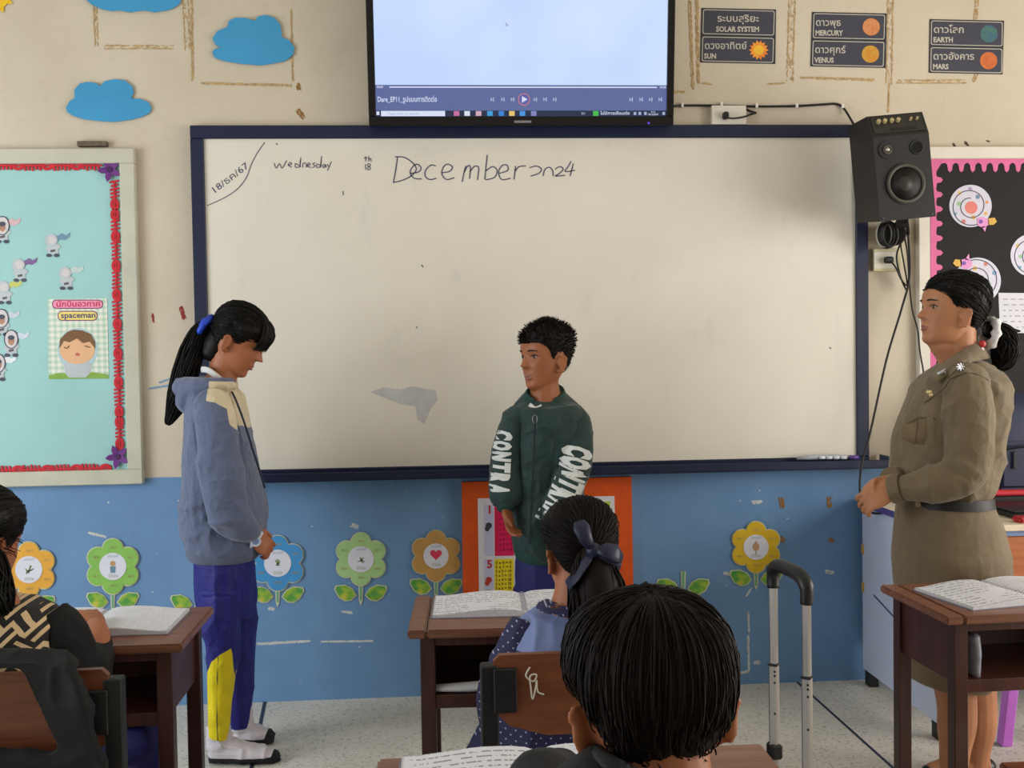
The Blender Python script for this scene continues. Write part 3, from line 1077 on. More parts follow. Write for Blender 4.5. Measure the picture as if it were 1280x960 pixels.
for corners, rows, lab in (
        (((877, 10), (970, 12), (969, 80), (875, 78)),
         (('ระบบสุริยะ', 'SOLAR SYSTEM', None), ('ดวงอาทิตย์', 'SUN', 'sun')), 'dark sign reading solar system and sun'),
        (((1015, 15), (1108, 17), (1107, 85), (1013, 83)),
         (('ดาวพุธ', 'MERCURY', ((200, 120, 66), (206, 140, 90))), ('ดาวศุกร์', 'VENUS', ((202, 128, 34), (196, 154, 50)))), 'dark sign naming mercury and venus'),
        (((1162, 24), (1255, 26), (1253, 93), (1161, 91)),
         (('ดาวโลก', 'EARTH', ((50, 92, 124), (66, 112, 92))), ('ดาวอังคาร', 'MARS', ((192, 90, 38), (202, 112, 50)))), 'dark sign naming earth and mars')):
    cx, cy = corners[0]
    sg = thing('planet_sign', lab, 'sign', at(sum(c[0] for c in corners) / 4, sum(c[1] for c in corners) / 4, 0), group='solar system signs')
    part('sheet', wpoly(list(corners), 0.001, 0.0012), m_slated, sg)
    ux, uy = (corners[1][0] - cx) / 93, (corners[1][1] - cy) / 93
    vx, vy = (corners[3][0] - cx) / 68, (corners[3][1] - cy) / 68
    q = lambda a, b: (cx + a * ux + b * vx, cy + a * uy + b * vy)
    for r, (th, en, pl) in enumerate(rows):
        t0, t1 = (1.5, 32.5) if r == 0 else (35.5, 66.5)
        part('white_outline', wpoly([q(*p) for p in rrect(2, t0, 91.5, t1, 2.5)], 0.0022, 0.0002), m_let, sg)
        part('name_panel', wpoly([q(*p) for p in rrect(3, t0 + 1, 90.5, t1 - 1, 2)], 0.0024, 0.0002), m_slate, sg)
        if pl is None:
            part('thai_lettering', wtext(th, *q(20, t0 + 15), 8.5, 0.0031, bold=0.012, wfit=53), m_let, sg)
            part('english_lettering', wtext(en, *q(19, t0 + 27.5), 6.3, 0.0031, bold=0.035, wfit=55), m_let, sg)
        else:
            part('thai_lettering', wtext(th, *q(5, t0 + 15.5), 8.5, 0.0031, bold=0.012, wfit=7.2 * (len(th) - sum(ch in 'ัิีึุู่้์' for ch in th)) - 4), m_let, sg)
            part('english_lettering', wtext(en, *q(5, t0 + 27.5), 6.3, 0.0031, bold=0.035, wfit=5.1 * len(en)), m_let, sg)
            if pl == 'sun':
                planet(*q(73, t0 + 15.5), 12.5, (226, 110, 30), (236, 160, 50), sg, 0.0027, True)
            else:
                planet(*q(74.5, t0 + 15.5), 10.8, *pl, sg, 0.0027)

# ------------------------------------------------------------------ loudspeaker and cables
m_spk = M('speaker_vinyl', rgb(20, 19, 18), 0.55, 0.12, 60, 0.25, 300)
m_spkf = M('speaker_front', rgb(17, 16, 16), 0.5, 0.1, 60, 0.15, 300)
spk = thing('loudspeaker', 'black wall loudspeaker with a round woofer and control knobs', 'loudspeaker', at(1125, 276, -0.2))
YS = -0.34
o_ = at(1130.5, 220, YS)
ROLLS = 0.085
sxv = np.array((math.cos(ROLLS), 0.0, math.sin(ROLLS)))
szv = np.array((-math.sin(ROLLS), 0.0, math.cos(ROLLS)))
syv = np.array((0.0, -1.0, 0.0))
S = lambda a, b, d=0.0: o_ + sxv * a + szv * b + syv * d      # a right, b up, d towards the room
g = G()
w, zb_, zt_, zp = 0.097, -0.145, 0.137, 0.215
outer = [(0, zb_), (0, zt_), (-0.035, zp), (-0.195, zp), (-0.195, zb_ + 0.02)]
vs = [S(-w, b, d) for d, b in outer] + [S(w, b, d) for d, b in outer]
n = len(outer)
g.add(vs, [tuple(range(n)), tuple(range(2 * n - 1, n - 1, -1))] + [(i, i + n, (i + 1) % n + n, (i + 1) % n) for i in range(n)])
part('cabinet', g, m_spk, spk)
def sdisc(a, b, r, d0, d1, m, name, n=28, r2=None):
    g = G()
    r2 = r if r2 is None else r2
    g.loft([[S(a + r * math.cos(2 * math.pi * i / n), b + r * math.sin(2 * math.pi * i / n), d0) for i in range(n)],
            [S(a + r2 * math.cos(2 * math.pi * i / n), b + r2 * math.sin(2 * math.pi * i / n), d1) for i in range(n)]])
    return part(name, g, m, spk, 30)


def sring(a, b, R, r, d, m, name):
    g = G()
    n = 32
    P = [S(a + R * math.cos(2 * math.pi * i / n), b + R * math.sin(2 * math.pi * i / n), d) for i in range(n + 1)]
    g.tube(P, r, 8, cap=False, ref=tuple(syv))
    return part(name, g, m, spk, True)


m_rub = M('rubber_surround', rgb(74, 70, 62), 0.5, 0.1)
m_cone = M('speaker_cone', rgb(46, 42, 38), 0.5, 0.1)
sdisc(0.002, -0.026, 0.070, 0, 0.003, m_spkf, 'woofer_plate')
sring(0.002, -0.026, 0.061, 0.006, 0.004, m_rub, 'woofer_surround')
g = G()
prof = [(0.058, 0.0045), (0.040, 0.0036), (0.026, 0.0034), (0.023, 0.0065), (0.013, 0.0125), (0.003, 0.0145)]
g.loft([[S(0.002 + r * math.cos(2 * math.pi * i / 28), -0.026 + r * math.sin(2 * math.pi * i / 28), d) for i in range(28)] for r, d in prof])
part('woofer_cone', g, m_cone, spk, True)
sdisc(-0.052, 0.092, 0.030, 0, 0.003, m_spkf, 'tweeter_plate')
sring(-0.052, 0.092, 0.012, 0.004, 0.004, m_rub, 'tweeter_ring')
g = G()
g.sphere(S(-0.052, 0.092, 0.004), 0.008, 12, 8)
part('tweeter_dome', g, M('chrome_dome', rgb(190, 186, 176), 0.25, 0.02, metal=0.8), spk, True)
sring(0.050, 0.092, 0.021, 0.003, 0.001, m_spkf, 'port_rim')
sdisc(0.050, 0.092, 0.020, 0, 0.0015, M('port_hole', rgb(4, 4, 4), 0.9, 0), 'bass_port')
# sloping control panel
pv = (np.array(S(0, zp, -0.035)) - np.array(S(0, zt_, 0)))
pvn = pv / np.linalg.norm(pv)
pn = np.cross(sxv, pvn)
if pn[1] > 0:
    pn = -pn
part('control_panel', G().prism([S(-0.088, zt_, 0) + pvn * 0.012, S(0.088, zt_, 0) + pvn * 0.012, S(0.088, zt_, 0) + pvn * 0.078, S(-0.088, zt_, 0) + pvn * 0.078], pn * 0.002), M('panel_dark', rgb(38, 34, 28), 0.4, 0.1), spk)
for a in (-0.066, -0.044, -0.020, 0.002, 0.046, 0.068):
    c = np.array(S(a, zt_, 0)) + pvn * 0.056
    part('control_knob', G().tube([c, c + pn * 0.014], 0.0068 if a < 0.03 else 0.004, 12), M('brass_knob', rgb(176, 160, 116), 0.4, 0.05), spk, 40)
part('panel_slot', G().prism([np.array(S(-0.03, zt_, 0)) + pvn * 0.020, np.array(S(0.06, zt_, 0)) + pvn * 0.020, np.array(S(0.06, zt_, 0)) + pvn * 0.030, np.array(S(-0.03, zt_, 0)) + pvn * 0.030], pn * 0.003), M('slot_black', rgb(10, 10, 10), 0.4, 0), spk)
for a in (-0.085, 0.085):
    for b in (zb_ + 0.01,):
        part('screw', G().tube([S(a, b, 0), S(a, b, 0.002)], 0.004, 8), m_rub, spk)
# wall bracket below
part('bracket_arm', G().bar(at(1128, 276, -0.2), at(1120, 292, -0.01), 0.035, 0.02), m_spk, spk)
part('bracket_disc', G().tube([at(1118, 293, -0.02), at(1116, 293, -0.10)], 0.042, 24), m_spk, spk, 40)
part('bracket_hook', G().bar(at(1133, 272, -0.2), at(1135, 292, -0.08), 0.012, 0.012), m_spk, spk)
m_cab = M('black_cable', rgb(20, 18, 20), 0.5, 0.05)


def smoothpath(P, k=6):
    P = [np.array(p, float) for p in P]
    Q = []
    for i in range(len(P) - 1):
        p0, p1, p2, p3 = P[max(i - 1, 0)], P[i], P[i + 1], P[min(i + 2, len(P) - 1)]
        for s in range(k):
            u = s / k
            Q.append(0.5 * (2 * p1 + (p2 - p0) * u + (2 * p0 - 5 * p1 + 4 * p2 - p3) * u * u + (3 * p1 - p0 - 3 * p2 + p3) * u ** 3))
    Q.append(P[-1])
    return Q


# coil of cable on the bracket: black with two pale turns
cc = thing('cable_coil', 'coil of black cable hanging under the loudspeaker', 'cable', at(1110, 292, -0.05))
for i, (dx, r, mm) in enumerate(((0, 17, m_cab), (3, 16, m_cab), (-3, 15.5, M('pale_cable', rgb(170, 168, 160), 0.5, 0.03)), (1, 14.5, m_cab), (5, 15, m_cab))):
    P = [at(1108 + dx + 0.62 * r * math.cos(2 * math.pi * k / 24), 293 + r * math.sin(2 * math.pi * k / 24), -0.11 - 0.006 * i) for k in range(25)]
    part('cable_turn', G().tube(P, 0.0042 if mm is m_cab else 0.0026, 7, cap=False), mm, cc, True)

# socket box under the speaker
sk = thing('wall_socket', 'cream wall socket with a black plug under the loudspeaker', 'socket', at(1106, 326, 0))
m_cream = M('cream_plastic', rgb(206, 196, 152), 0.4, 0.05)
part('back_box', wbox(1089, 312, 1123, 339, 0.0, 0.022), m_cream, sk)
part('face_plate', wbox(1092, 314.5, 1121, 336, 0.0225, 0.027), M('ivory_plate', rgb(216, 212, 194), 0.35, 0.03), sk)
part('plug', G().box(at(1111, 325, -0.042), (0.028, 0.03, 0.024), None, 0.005), m_cab, sk)
single('power_cord', G().tube(smoothpath([at(1113, 326, -0.055), at(1120, 335, -0.06), at(1127, 350, -0.05), at(1134, 356, -0.045), at(1130, 330, -0.05), at(1126, 305, -0.06), at(1130, 296, -0.08), at(1134, 315, -0.05), at(1136, 345, -0.045), at(1133, 362, -0.04), at(1124, 340, -0.05), at(1121, 318, -0.06), at(1128, 300, -0.09)]), 0.0032, 6), m_cab, 'looped black power cord in front of the cream socket', 'cable', smooth=True)
single('hanging_cable', G().tube(smoothpath([at(1135, 290, -0.1), at(1137, 345, -0.06), at(1127, 386, -0.08), at(1108, 450, -0.1), at(1088, 540, -0.12), at(1079, 572, -0.13), at(1075, 600, -0.14), at(1076, 625, -0.15), at(1082, 637, -0.17), at(1093, 641.5, -0.2), at(1108, 641, -0.24), at(1124, 640, -0.3), at(1140, 640, -0.36)]), 0.0042, 8), m_cab, 'long black cable sagging from the loudspeaker to the white table', 'cable', smooth=True)
single('thin_cable', G().tube(smoothpath([at(1136, 345, -0.05), at(1140, 385, -0.06), at(1147, 412, -0.06), at(1150, 440, -0.06), at(1155, 470, -0.06), at(1160, 520, -0.06)]), 0.003, 6), m_cab, 'thin black cable running down beside the pink edged board', 'cable', smooth=True)
# white box and plug by the television, cable along the wall
bx = thing('junction_box', 'white junction box with a black plug beside the television', 'socket', at(908, 146, 0))
part('box', wbox(887, 134, 930, 157.5, 0, 0.03), M('white_plastic', rgb(212, 206, 194), 0.4, 0.03), bx)
part('plug', G().box(at(907, 144.5, -0.042), (0.02, 0.026, 0.026), None, 0.005), m_cab, bx)
single('plug_lead', G().tube(smoothpath([at(907, 146, -0.055), at(915, 148, -0.05), at(928, 146.5, -0.04), at(942, 142, -0.01), at(945, 141, -0.006), at(936, 138, -0.006), at(928, 133, -0.006)]), 0.0032, 6), m_cab, 'short black lead curling out of the white junction box', 'cable', smooth=True)
wc = thing('wall_cable', 'black cable clipped along the wall from television to loudspeaker', 'cable', at(950, 132, 0))
part('lead', G().tube(smoothpath([at(838, 134, -0.03), at(852, 132, -0.008), at(900, 132, -0.007), at(945, 133, -0.007), at(995, 132.5, -0.007), at(1030, 130.5, -0.007), at(1046, 130, -0.007), at(1055, 136, -0.01), at(1064, 150, -0.03), at(1072, 165, -0.06)]), 0.0042, 8), m_cab, wc, True)
for x, y in ((852, 132.5), (901, 131.5), (945, 133), (995, 133), (1052, 133.5)):
    part('cable_clip', wbox(x - 1.6, y - 3, x + 1.6, y + 2.6, 0.0, 0.014), M('clip_white', rgb(225, 222, 214), 0.4, 0.02), wc)

# ------------------------------------------------------------------ bulletin board at the right
bbR = thing('space_board', 'black bulletin board with a pink scalloped edge and white frame', 'bulletin board', at(1250, 350, 0))
m_wf = M('white_wood_frame', rgb(214, 208, 196), 0.5, 0.05, 8, 0.05)
XLr = at(1148.5, 320, -YB)[0]
ZTr = at(1200, 183, -YB)[2]
ZBr = 0.80
XRr = 3.0
part('panel', G().box(((XLr + XRr) / 2, -0.008, (ZTr + ZBr) / 2), (XRr - XLr - 0.02, 0.016, ZTr - ZBr - 0.02)), M('black_paper', rgb(26, 24, 26), 0.8, 0.08, 20), bbR)
part('frame_rail', G().box(((XLr + XRr) / 2, -YB / 2, ZTr - 0.022), (XRr - XLr, YB, 0.044), None, 0.003), m_wf, bbR)
part('frame_rail', G().box(((XLr + XRr) / 2, -YB / 2, ZBr + 0.022), (XRr - XLr, YB, 0.044), None, 0.003), m_wf, bbR)
part('frame_rail', G().box((XLr + 0.022, -YB / 2, (ZTr + ZBr) / 2), (0.044, YB, ZTr - ZBr - 0.088), None, 0.003), m_wf, bbR)
part('frame_rail', G().box((XRr - 0.022, -YB / 2, (ZTr + ZBr) / 2), (0.044, YB, ZTr - ZBr - 0.088), None, 0.003), m_wf, bbR)
m_pink = M('pink_felt', rgb(216, 110, 158), 0.8, 0.06, 20)
# top edging with hanging tongues, left edging with tongues to the right
pts = [(1163, 196), (1420, 196), (1420, 205)]
x = 1418
while x > 1180:
    pts += [(x, 206), (x - 1, 213), (x - 3.5, 215.5), (x - 6, 213), (x - 7, 206), (x - 9.5, 203.5), (x - 12, 204)]
    x -= 14.2
pts += [(1176, 205), (1163, 205)]
part('scalloped_edge', wpoly(pts, 0.0165, 0.0015), m_pink, bbR)
pts = [(1163, 600), (1163, 205), (1176, 205)]
y = 214
while y < 590:
    pts += [(1170.5, y), (1170, y + 4), (1171, y + 7), (1176, y + 8), (1178.5, y + 11), (1176, y + 14), (1171, y + 15)]
    y += 18.2
pts += [(1170, 600)]
part('scalloped_edge', wpoly(pts, 0.0168, 0.0015), m_pink, bbR)
m_dial = M('paper_dial', rgb(206, 204, 220), 0.7, 0.05, 40)
PAST = [(214, 170, 90), (196, 120, 110), (120, 160, 190), (150, 190, 150), (220, 190, 110), (170, 150, 190), (110, 140, 170), (224, 150, 90)]
for cx, cy, r, a0, rk, lab in ((1213, 257.5, 26.5, 0.9, (1229, 277), 'round paper orbit dial with a coral centre, top of black board'),
                               (1222, 351, 29, -2.2, (1208, 329), 'round paper orbit dial with a purple rocket above the khaki uniform'),
                               (1290, 319, 27, 0.6, (1300, 345), 'round paper orbit dial cut off by the picture edge')):
    dl = thing('orbit_dial', lab, 'paper cut-out', at(cx, cy, -0.018), group='orbit dials on the black board')
    part('disc', wpoly(circ(cx, cy, r, n=36), 0.0165, 0.0012), m_dial, dl)
    sp_ = []
    for i in range(40):
        an = a0 + i * 0.26
        rr = r * (0.95 - 0.6 * i / 40)
        sp_.append(at(cx + rr * math.cos(an), cy + rr * math.sin(an), -0.0178))
    part('spiral_line', G().ribbon(sp_, 1.1 / PXM), m_line, dl)
    part('centre_spot', wpoly(circ(cx + 1, cy + 2, r * 0.30, n=18), 0.0178, 0.0004), M('coral_print', rgb(218, 128, 118), 0.7, 0.06), dl)
    rs = random.Random(int(cx))
    for i in range(9):
        an = a0 + 0.4 + i * 0.68
        rr = r * (0.8 if i % 3 else 0.55)
        part('planet_dot', wpoly(circ(cx + rr * math.cos(an), cy + rr * math.sin(an), rs.uniform(1.8, 3.6), n=10), 0.0178, 0.0004), M('pastel_%d' % (i % 8), rgb(*PAST[i % 8]), 0.7, 0.05), dl)
    kx, ky = rk
    s = 1 if kx > cx else -1
    part('rocket_body', wpoly([(kx - 8, ky - 4), (kx, ky - 6), (kx + 7, ky - 2), (kx + 7, ky + 4), (kx, ky + 8), (kx - 7, ky + 5)], 0.0180, 0.0012), M('rocket_pink', rgb(222, 150, 200), 0.7, 0.05), dl)
    part('rocket_flame', wpoly([(kx + 6 * s, ky - 4), (kx + 14 * s, ky - 5), (kx + 17 * s, ky), (kx + 13 * s, ky + 4), (kx + 6 * s, ky + 4)], 0.0180, 0.0012), M('rocket_gold', rgb(214, 170, 80), 0.7, 0.06), dl)
    part('rocket_fin', wpoly([(kx - 2, ky + 6), (kx + 4, ky + 6), (kx + 2, ky + 13)], 0.0180, 0.0012) if cx != 1222 else wpoly([(kx - 2, ky - 4), (kx + 4, ky - 4), (kx + 3, ky - 12)], 0.0180, 0.0012), MATS['rocket_pink'], dl)
    part('rocket_window', wpoly(circ(kx - 3, ky, 2.6, n=12), 0.0193, 0.0004), M('window_violet', rgb(120, 80, 170), 0.6, 0.05), dl)
sh = thing('paper_sheet', 'white printed sheet pinned on the black board behind the ponytail', 'paper', at(1275, 390, -0.018))
part('sheet', wpoly([(1248, 366), (1330, 367), (1330, 417), (1250, 416)], 0.0165, 0.0008), M('white_sheet', rgb(206, 206, 214), 0.7, 0.03), sh)
g = G()
rs = random.Random(5)
for r in range(6):
    x = 1254
    while x < 1325:
        L = rs.uniform(3, 7)
        g.ribbon([at(x, 374 + 7 * r, -0.0175), at(x + L, 374 + 7 * r, -0.0175)], 1.2 / PXM)
        x += L + 4
part('print_lines', g, M('print_grey', rgb(150, 150, 158), 0.7, 0.05), sh)
single('green_pin', wpoly(circ(1250, 464, 3.4, 2.6, 12), 0.0165, 0.006), M('pin_green', rgb(60, 150, 90), 0.4, 0.05), 'small green pin on the black board behind the collar', 'pin')

# ------------------------------------------------------------------ times table board
m_org = M('orange_felt', rgb(216, 84, 22), 0.85, 0.06, 30, 0.1, 200)
tb = thing('times_table_board', 'orange board carrying a multiplication chart under the whiteboard', 'poster board', at(683, 700, 0))
part('board', wpoly([(577, 602), (788, 595), (791, 757), (579, 763)], 0.002, 0.02), m_org, tb)
ch = thing('multiplication_chart', 'white multiplication chart with magenta, yellow and lime blocks', 'chart', at(683, 690, -0.022))
part('sheet', wpoly([(597, 623), (768, 620), (771, 754), (599, 757)], 0.0222, 0.001), M('chart_white', rgb(222, 218, 224), 0.5, 0.03), ch)
cols = [((224, 30, 90), (236, 214, 30)), ((60, 150, 220), (230, 120, 40)), ((240, 160, 40), (90, 180, 90)), ((170, 206, 40), (150, 90, 190))]
for i, (top, bot) in enumerate(cols):
    x0 = 605 + 40.2 * i
    for r, c in enumerate((top, bot)):
        y0, y1 = (631 - 1.2 * i, 695 - 1.0 * i) if r == 0 else (699 - 1.0 * i, 752 - 0.8 * i)
        part('number_strip', wpoly([(x0, y0), (x0 + 11.5, y0), (x0 + 12, y1), (x0 + 0.5, y1)], 0.0233, 0.0004), M('chart_lilac', rgb(196, 196, 226), 0.5, 0.02), ch)
        part('colour_block', wpoly([(x0 + 13, y0), (x0 + 37, y0 - 0.5), (x0 + 37.5, y1 - 0.5), (x0 + 13.5, y1)], 0.0233, 0.0004), M('chart_%d_%d' % (i, r), rgb(*c), 0.5, 0.02), ch)
        num = (1 + i) if r == 0 else 5 + i
        part('big_number', wtext(str(num), x0 + 3.6, y0 + 11, 10, 0.0242, bold=0.03), M('chart_red', rgb(196, 40, 48), 0.5, 0.02), ch)
        gt = G()
        for k in range(9):
            yy = y0 + 6.2 + k * (y1 - y0 - 3) / 9.4
            wtext('%d x %d = %d' % (num, k, num * k), x0 + 14.5, yy, 3.6, 0.0242, bold=0.02, g=gt, wfit=20)
        part('table_lettering', gt, M('chart_print_%d' % r, rgb(70, 34, 44) if r else rgb(150, 16, 60), 0.5, 0.02), ch)
        gp = G()
        gp.merge(wpoly(circ(x0 + 6, y0 + 26, 4, 4, 12), 0.0240, 0.0004)).merge(wpoly(circ(x0 + 4, y0 + 30, 3, 3.4, 10), 0.0240, 0.0003))
        part('animal_picture', gp, M('chart_pic_%d_%d' % (i, r), rgb(*(((60, 60, 66), (190, 60, 50))[r])), 0.5, 0.2, 200), ch)
        if r:
            part('animal_picture', wpoly(circ(x0 + 6, y0 + 41, 5, 3, 12), 0.0240, 0.0004), M('chart_tan', rgb(200, 180, 140), 0.5, 0.1, 200), ch)

# ------------------------------------------------------------------ paper flowers on the dado
m_disc = M('flower_disc', rgb(220, 220, 232), 0.7, 0.03)
m_stem = M('flower_stem', rgb(112, 168, 130), 0.7, 0.08)
m_edge = M('flower_edge', rgb(206, 206, 176), 0.7, 0.04)
def leafmat():
    t = NT('leaf_print')
    f = t.noise(26, 2)
    t.base(t.ramp(f, [(0.38, rgb(74, 152, 66)), (0.58, rgb(150, 184, 56)), (0.72, rgb(206, 190, 70))]))
    t.p.inputs['Roughness'].default_value = 0.7
    return t.m


m_leaf = leafmat()
m_pg = [M('emblem_green', rgb(120, 140, 90), 0.7, 0.2, 200), M('emblem_tan', rgb(190, 150, 110), 0.7, 0.2, 200), M('emblem_blue', rgb(110, 140, 160), 0.7, 0.2, 200), M('emblem_red', rgb(214, 60, 90), 0.7, 0.05)]


def paper_flower(cx, cy, r, col, lab, sy, pic, head=True, stem=True, rot=0.0, leaves=True):
    f = thing('paper_flower', lab, 'paper flower', at(cx, cy, 0), group='paper flowers on the blue dado')
    mc = M('petal_%d_%d_%d' % col, rgb(*col), 0.7, 0.06, 14)
    if stem:
        g = G()
        g.prism([at(cx - 3.2, cy + r * 0.8, -0.002), at(cx + 3.2, cy + r * 0.8, -0.002), at(cx + 2.2, sy + 6, -0.002), at(cx, sy + 12, -0.002), at(cx - 2.2, sy + 6, -0.002)], (0, -0.0012, 0))
        part('stem', g, m_edge, f)
        part('stem_print', wpoly([(cx - 1.8, cy + r * 0.8), (cx + 1.8, cy + r * 0.8), (cx + 1.2, sy + 6), (cx - 1.2, sy + 6)], 0.0033, 0.0005), m_stem, f)
    if leaves:
        for s in (-1, 1):
            for k, (sc, mm, yy, nm) in enumerate(((1.0, m_edge, 0.0025, 'leaf_edge'), (0.88, m_leaf, 0.0042, 'leaf'))):
                pts = [(0, 0), (0.2, -0.36), (0.55, -0.55), (1.0, -0.5), (1.05, -0.3), (0.85, 0.12), (0.55, 0.32), (0.25, 0.28)]
                ox, oy = cx + s * 5, sy - 1
                cxm, cym = 0.5, -0.12
                part(nm, wpoly([(ox + s * 27 * (cxm + (u - cxm) * sc), oy + 24 * (cym + (v - cym) * sc)) for u, v in pts], yy, 0.0013), mm, f)
    if head:
        for k in range(6):
            an = rot + k * math.pi / 3 + math.pi / 6
            px, py = cx + 0.63 * r * math.cos(an), cy + 0.63 * r * math.sin(an)
            part('petal_edge', wpoly(circ(px, py, 0.42 * r, n=18), 0.004 + 0.0003 * k, 0.001), m_edge, f)
            part('petal', wpoly(circ(px, py, 0.385 * r, n=18), 0.0068 + 0.0002 * k, 0.0008), mc, f)
        part('disc', wpoly(circ(cx, cy, 0.50 * r, n=30), 0.0088, 0.0008), m_disc, f)
        yy = 0.0098
        if pic == 'heart':
            hp = []
            for i in range(30):
                a = 2 * math.pi * i / 30
                hp.append((cx + 0.46 * 16 * math.sin(a) ** 3, cy - 2 - 0.46 * (13 * math.cos(a) - 5 * math.cos(2 * a) - 2 * math.cos(3 * a) - math.cos(4 * a))))
            part('heart', wpoly(hp, yy, 0.0005), m_pg[3], f)
        elif pic == 'child':
            part('picture', wpoly(circ(cx, cy - 3.5, 3.4, n=12), yy, 0.0005), m_pg[1], f)
            part('picture', wpoly([(cx - 3.5, cy), (cx + 3.5, cy), (cx + 3, cy + 8), (cx - 3, cy + 8)], yy, 0.0005), m_pg[2], f)
        elif pic == 'lotus':
            part('picture', wpoly([(cx, cy - 8), (cx + 4.5, cy - 2), (cx + 3, cy + 4), (cx - 3, cy + 4), (cx - 4.5, cy - 2)], yy, 0.0005), m_pg[1], f)
            part('picture', wpoly([(cx - 0.6, cy + 4), (cx + 0.6, cy + 4), (cx + 0.6, cy + 9), (cx - 0.6, cy + 9)], yy, 0.0005), m_pg[0], f)
        else:
            rs = random.Random(int(cx))
            g = G()
            for i in range(9):
                a = rs.uniform(0, 6.28)
                q = rs.uniform(1, 6)
                g.ribbon([at(cx, cy + 2, -yy), at(cx + q * math.cos(a) * 1.2, cy + q * math.sin(a), -yy)], 1.1 / PXM)
            part('picture', g, m_pg[0], f)
        part('lettering', wtext('ความดี', cx - 6, cy - 0.33 * r, 3.2, yy, wfit=12), m_pg[2], f)
        part('lettering', wtext('มีวินัย', cx - 5.5, cy + 0.40 * r, 3.4, yy, wfit=11), m_pg[0], f)
        gl = G()
        for k in range(6):
            an = rot + k * math.pi / 3 + math.pi / 6
            wtext('สุข', cx + 0.74 * r * math.cos(an) - 4, cy + 0.70 * r * math.sin(an) + 1.5, 3.0, 0.0092, g=gl, wfit=8)
        part('petal_lettering', gl, M('petal_print', rgb(176, 160, 110), 0.7, 0.05), f)['kind'] = 'stuff'


paper_flower(36, 712, 34, (226, 166, 60), 'orange paper flower at the far left of the blue wall', 758, 'plant')
paper_flower(141, 708, 34, (136, 190, 88), 'bright green paper flower with a child figure in the centre', 754, 'child')
paper_flower(246, 712, 33, (120, 170, 200), 'paper flower stem behind the blue trousers, only a leaf shows', 757, None, head=False)
paper_flower(347, 704, 34, (66, 146, 204), 'blue paper flower beside the blue trousers', 747, 'plant')
paper_flower(451, 699, 32.5, (166, 204, 138), 'pale green paper flower between the blue and tan flowers', 745, 'plant')
paper_flower(545, 695, 31.5, (196, 148, 82), 'tan paper flower with a red heart by the orange board', 737, 'heart')
paper_flower(854, 690, 30, (226, 190, 50), 'headless paper flower stem with two leaves', 737, None, head=False)
paper_flower(945, 684, 31.5, (218, 180, 32), 'yellow paper flower above the luggage handle', 726, 'lotus')

# ------------------------------------------------------------------ wood
def wood(name, ca, cb, rough=0.4, axis=0, wear=0.0):
    t = NT(name)
    sc = [14, 14, 14]
    sc[axis] = 1.2
    n = t.noise(3.0, 6, 0.65, sx=tuple(sc))
    c = t.ramp(n, [(0.3, ca), (0.7, cb)])
    if wear:
        w = t.noise(38, 5, 0.75)
        c = t.mix(t.math('MULTIPLY', t.math('SUBTRACT', w, 0.66), 8 * wear, clamp=True), c, rgb(188, 164, 130))
    t.base(c)
    t.p.inputs['Roughness'].default_value = rough
    t.p.inputs['Specular IOR Level'].default_value = 0.45
    t.bump(n, 0.08, 0.002)
    MATS[name] = t.m
    return t.m


m_top = wood('desk_top_wood', rgb(96, 60, 44), rgb(138, 92, 70), 0.33, 0, 0.35)
m_dark = wood('desk_frame_wood', rgb(54, 26, 20), rgb(84, 42, 32), 0.38, 2, 0.1)
m_leg = wood('desk_leg_wood', rgb(46, 22, 18), rgb(72, 36, 28), 0.4, 2, 0.1)
m_ply = wood('chair_ply', rgb(84, 46, 28), rgb(124, 72, 44), 0.36, 0, 0.1)
m_blk = M('black_painted_wood', rgb(15, 15, 17), 0.5, 0.15, 30, 0.1)
DW, DD, DZ = 0.61, 0.345, 0.62


def school_desk(name, label, x, y, rz):
    """x, y: centre of the top; the open side looks towards -Y (the seated pupil)"""
    t = thing(name, label, 'desk', (x, y, 0), rz, 'wooden school desks')
    hw, hd = DW / 2, DD / 2
    P = lambda n, g, m, par=t, sm=False: part(n, g, m, par, sm, world=False)
    top = P('desk_top', G().box((0.022, 0, DZ - 0.010), (DW - 0.046, DD, 0.020), None, 0.004, 2), m_top)
    P('end_strip', G().box((-hw + 0.022, 0, DZ - 0.010), (0.042, DD, 0.020), None, 0.004, 2), m_top, top)
    lg = 0.034
    for sx in (-1, 1):
        for sy in (-1, 1):
            P('leg', G().box((sx * (hw - 0.045), sy * (hd - 0.035), (DZ - 0.02) / 2), (lg, lg, DZ - 0.02), None, 0.002), m_leg)
        P('side_panel', G().box((sx * (hw - 0.045), 0, DZ - 0.095), (0.014, DD - 0.10, 0.15), None, 0.001), m_dark)
    P('back_panel', G().box((0, hd - 0.035, DZ - 0.095), (DW - 0.12, 0.012, 0.15), None, 0.001), m_dark)
    P('shelf', G().box((0, 0, DZ - 0.165), (DW - 0.11, DD - 0.06, 0.012), None, 0.001), m_dark)
    P('shelf_rail', G().box((0, -hd + 0.03, DZ - 0.172), (DW - 0.124, 0.016, 0.030), None, 0.001), m_dark)
    P('top_rail', G().box((0, -hd + 0.03, DZ - 0.031), (DW - 0.124, 0.016, 0.022), None, 0.001), m_dark)
    return t


front_desk = school_desk('school_desk', 'brown wooden school desk in front of the girl with the navy bow', -0.132, -1.267, -0.03)
left_desk = school_desk('school_desk', 'worn brown school desk beside the girl in the grey hoodie', -1.238, -1.307, 0.01)
right_desk = school_desk('school_desk', 'dark brown school desk before the woman in khaki uniform', 1.10, -1.283, 0.04)
near_desk = school_desk('school_desk', 'brown school desk nearest the viewer under the short haired boy', -0.160, -2.352, -0.005)


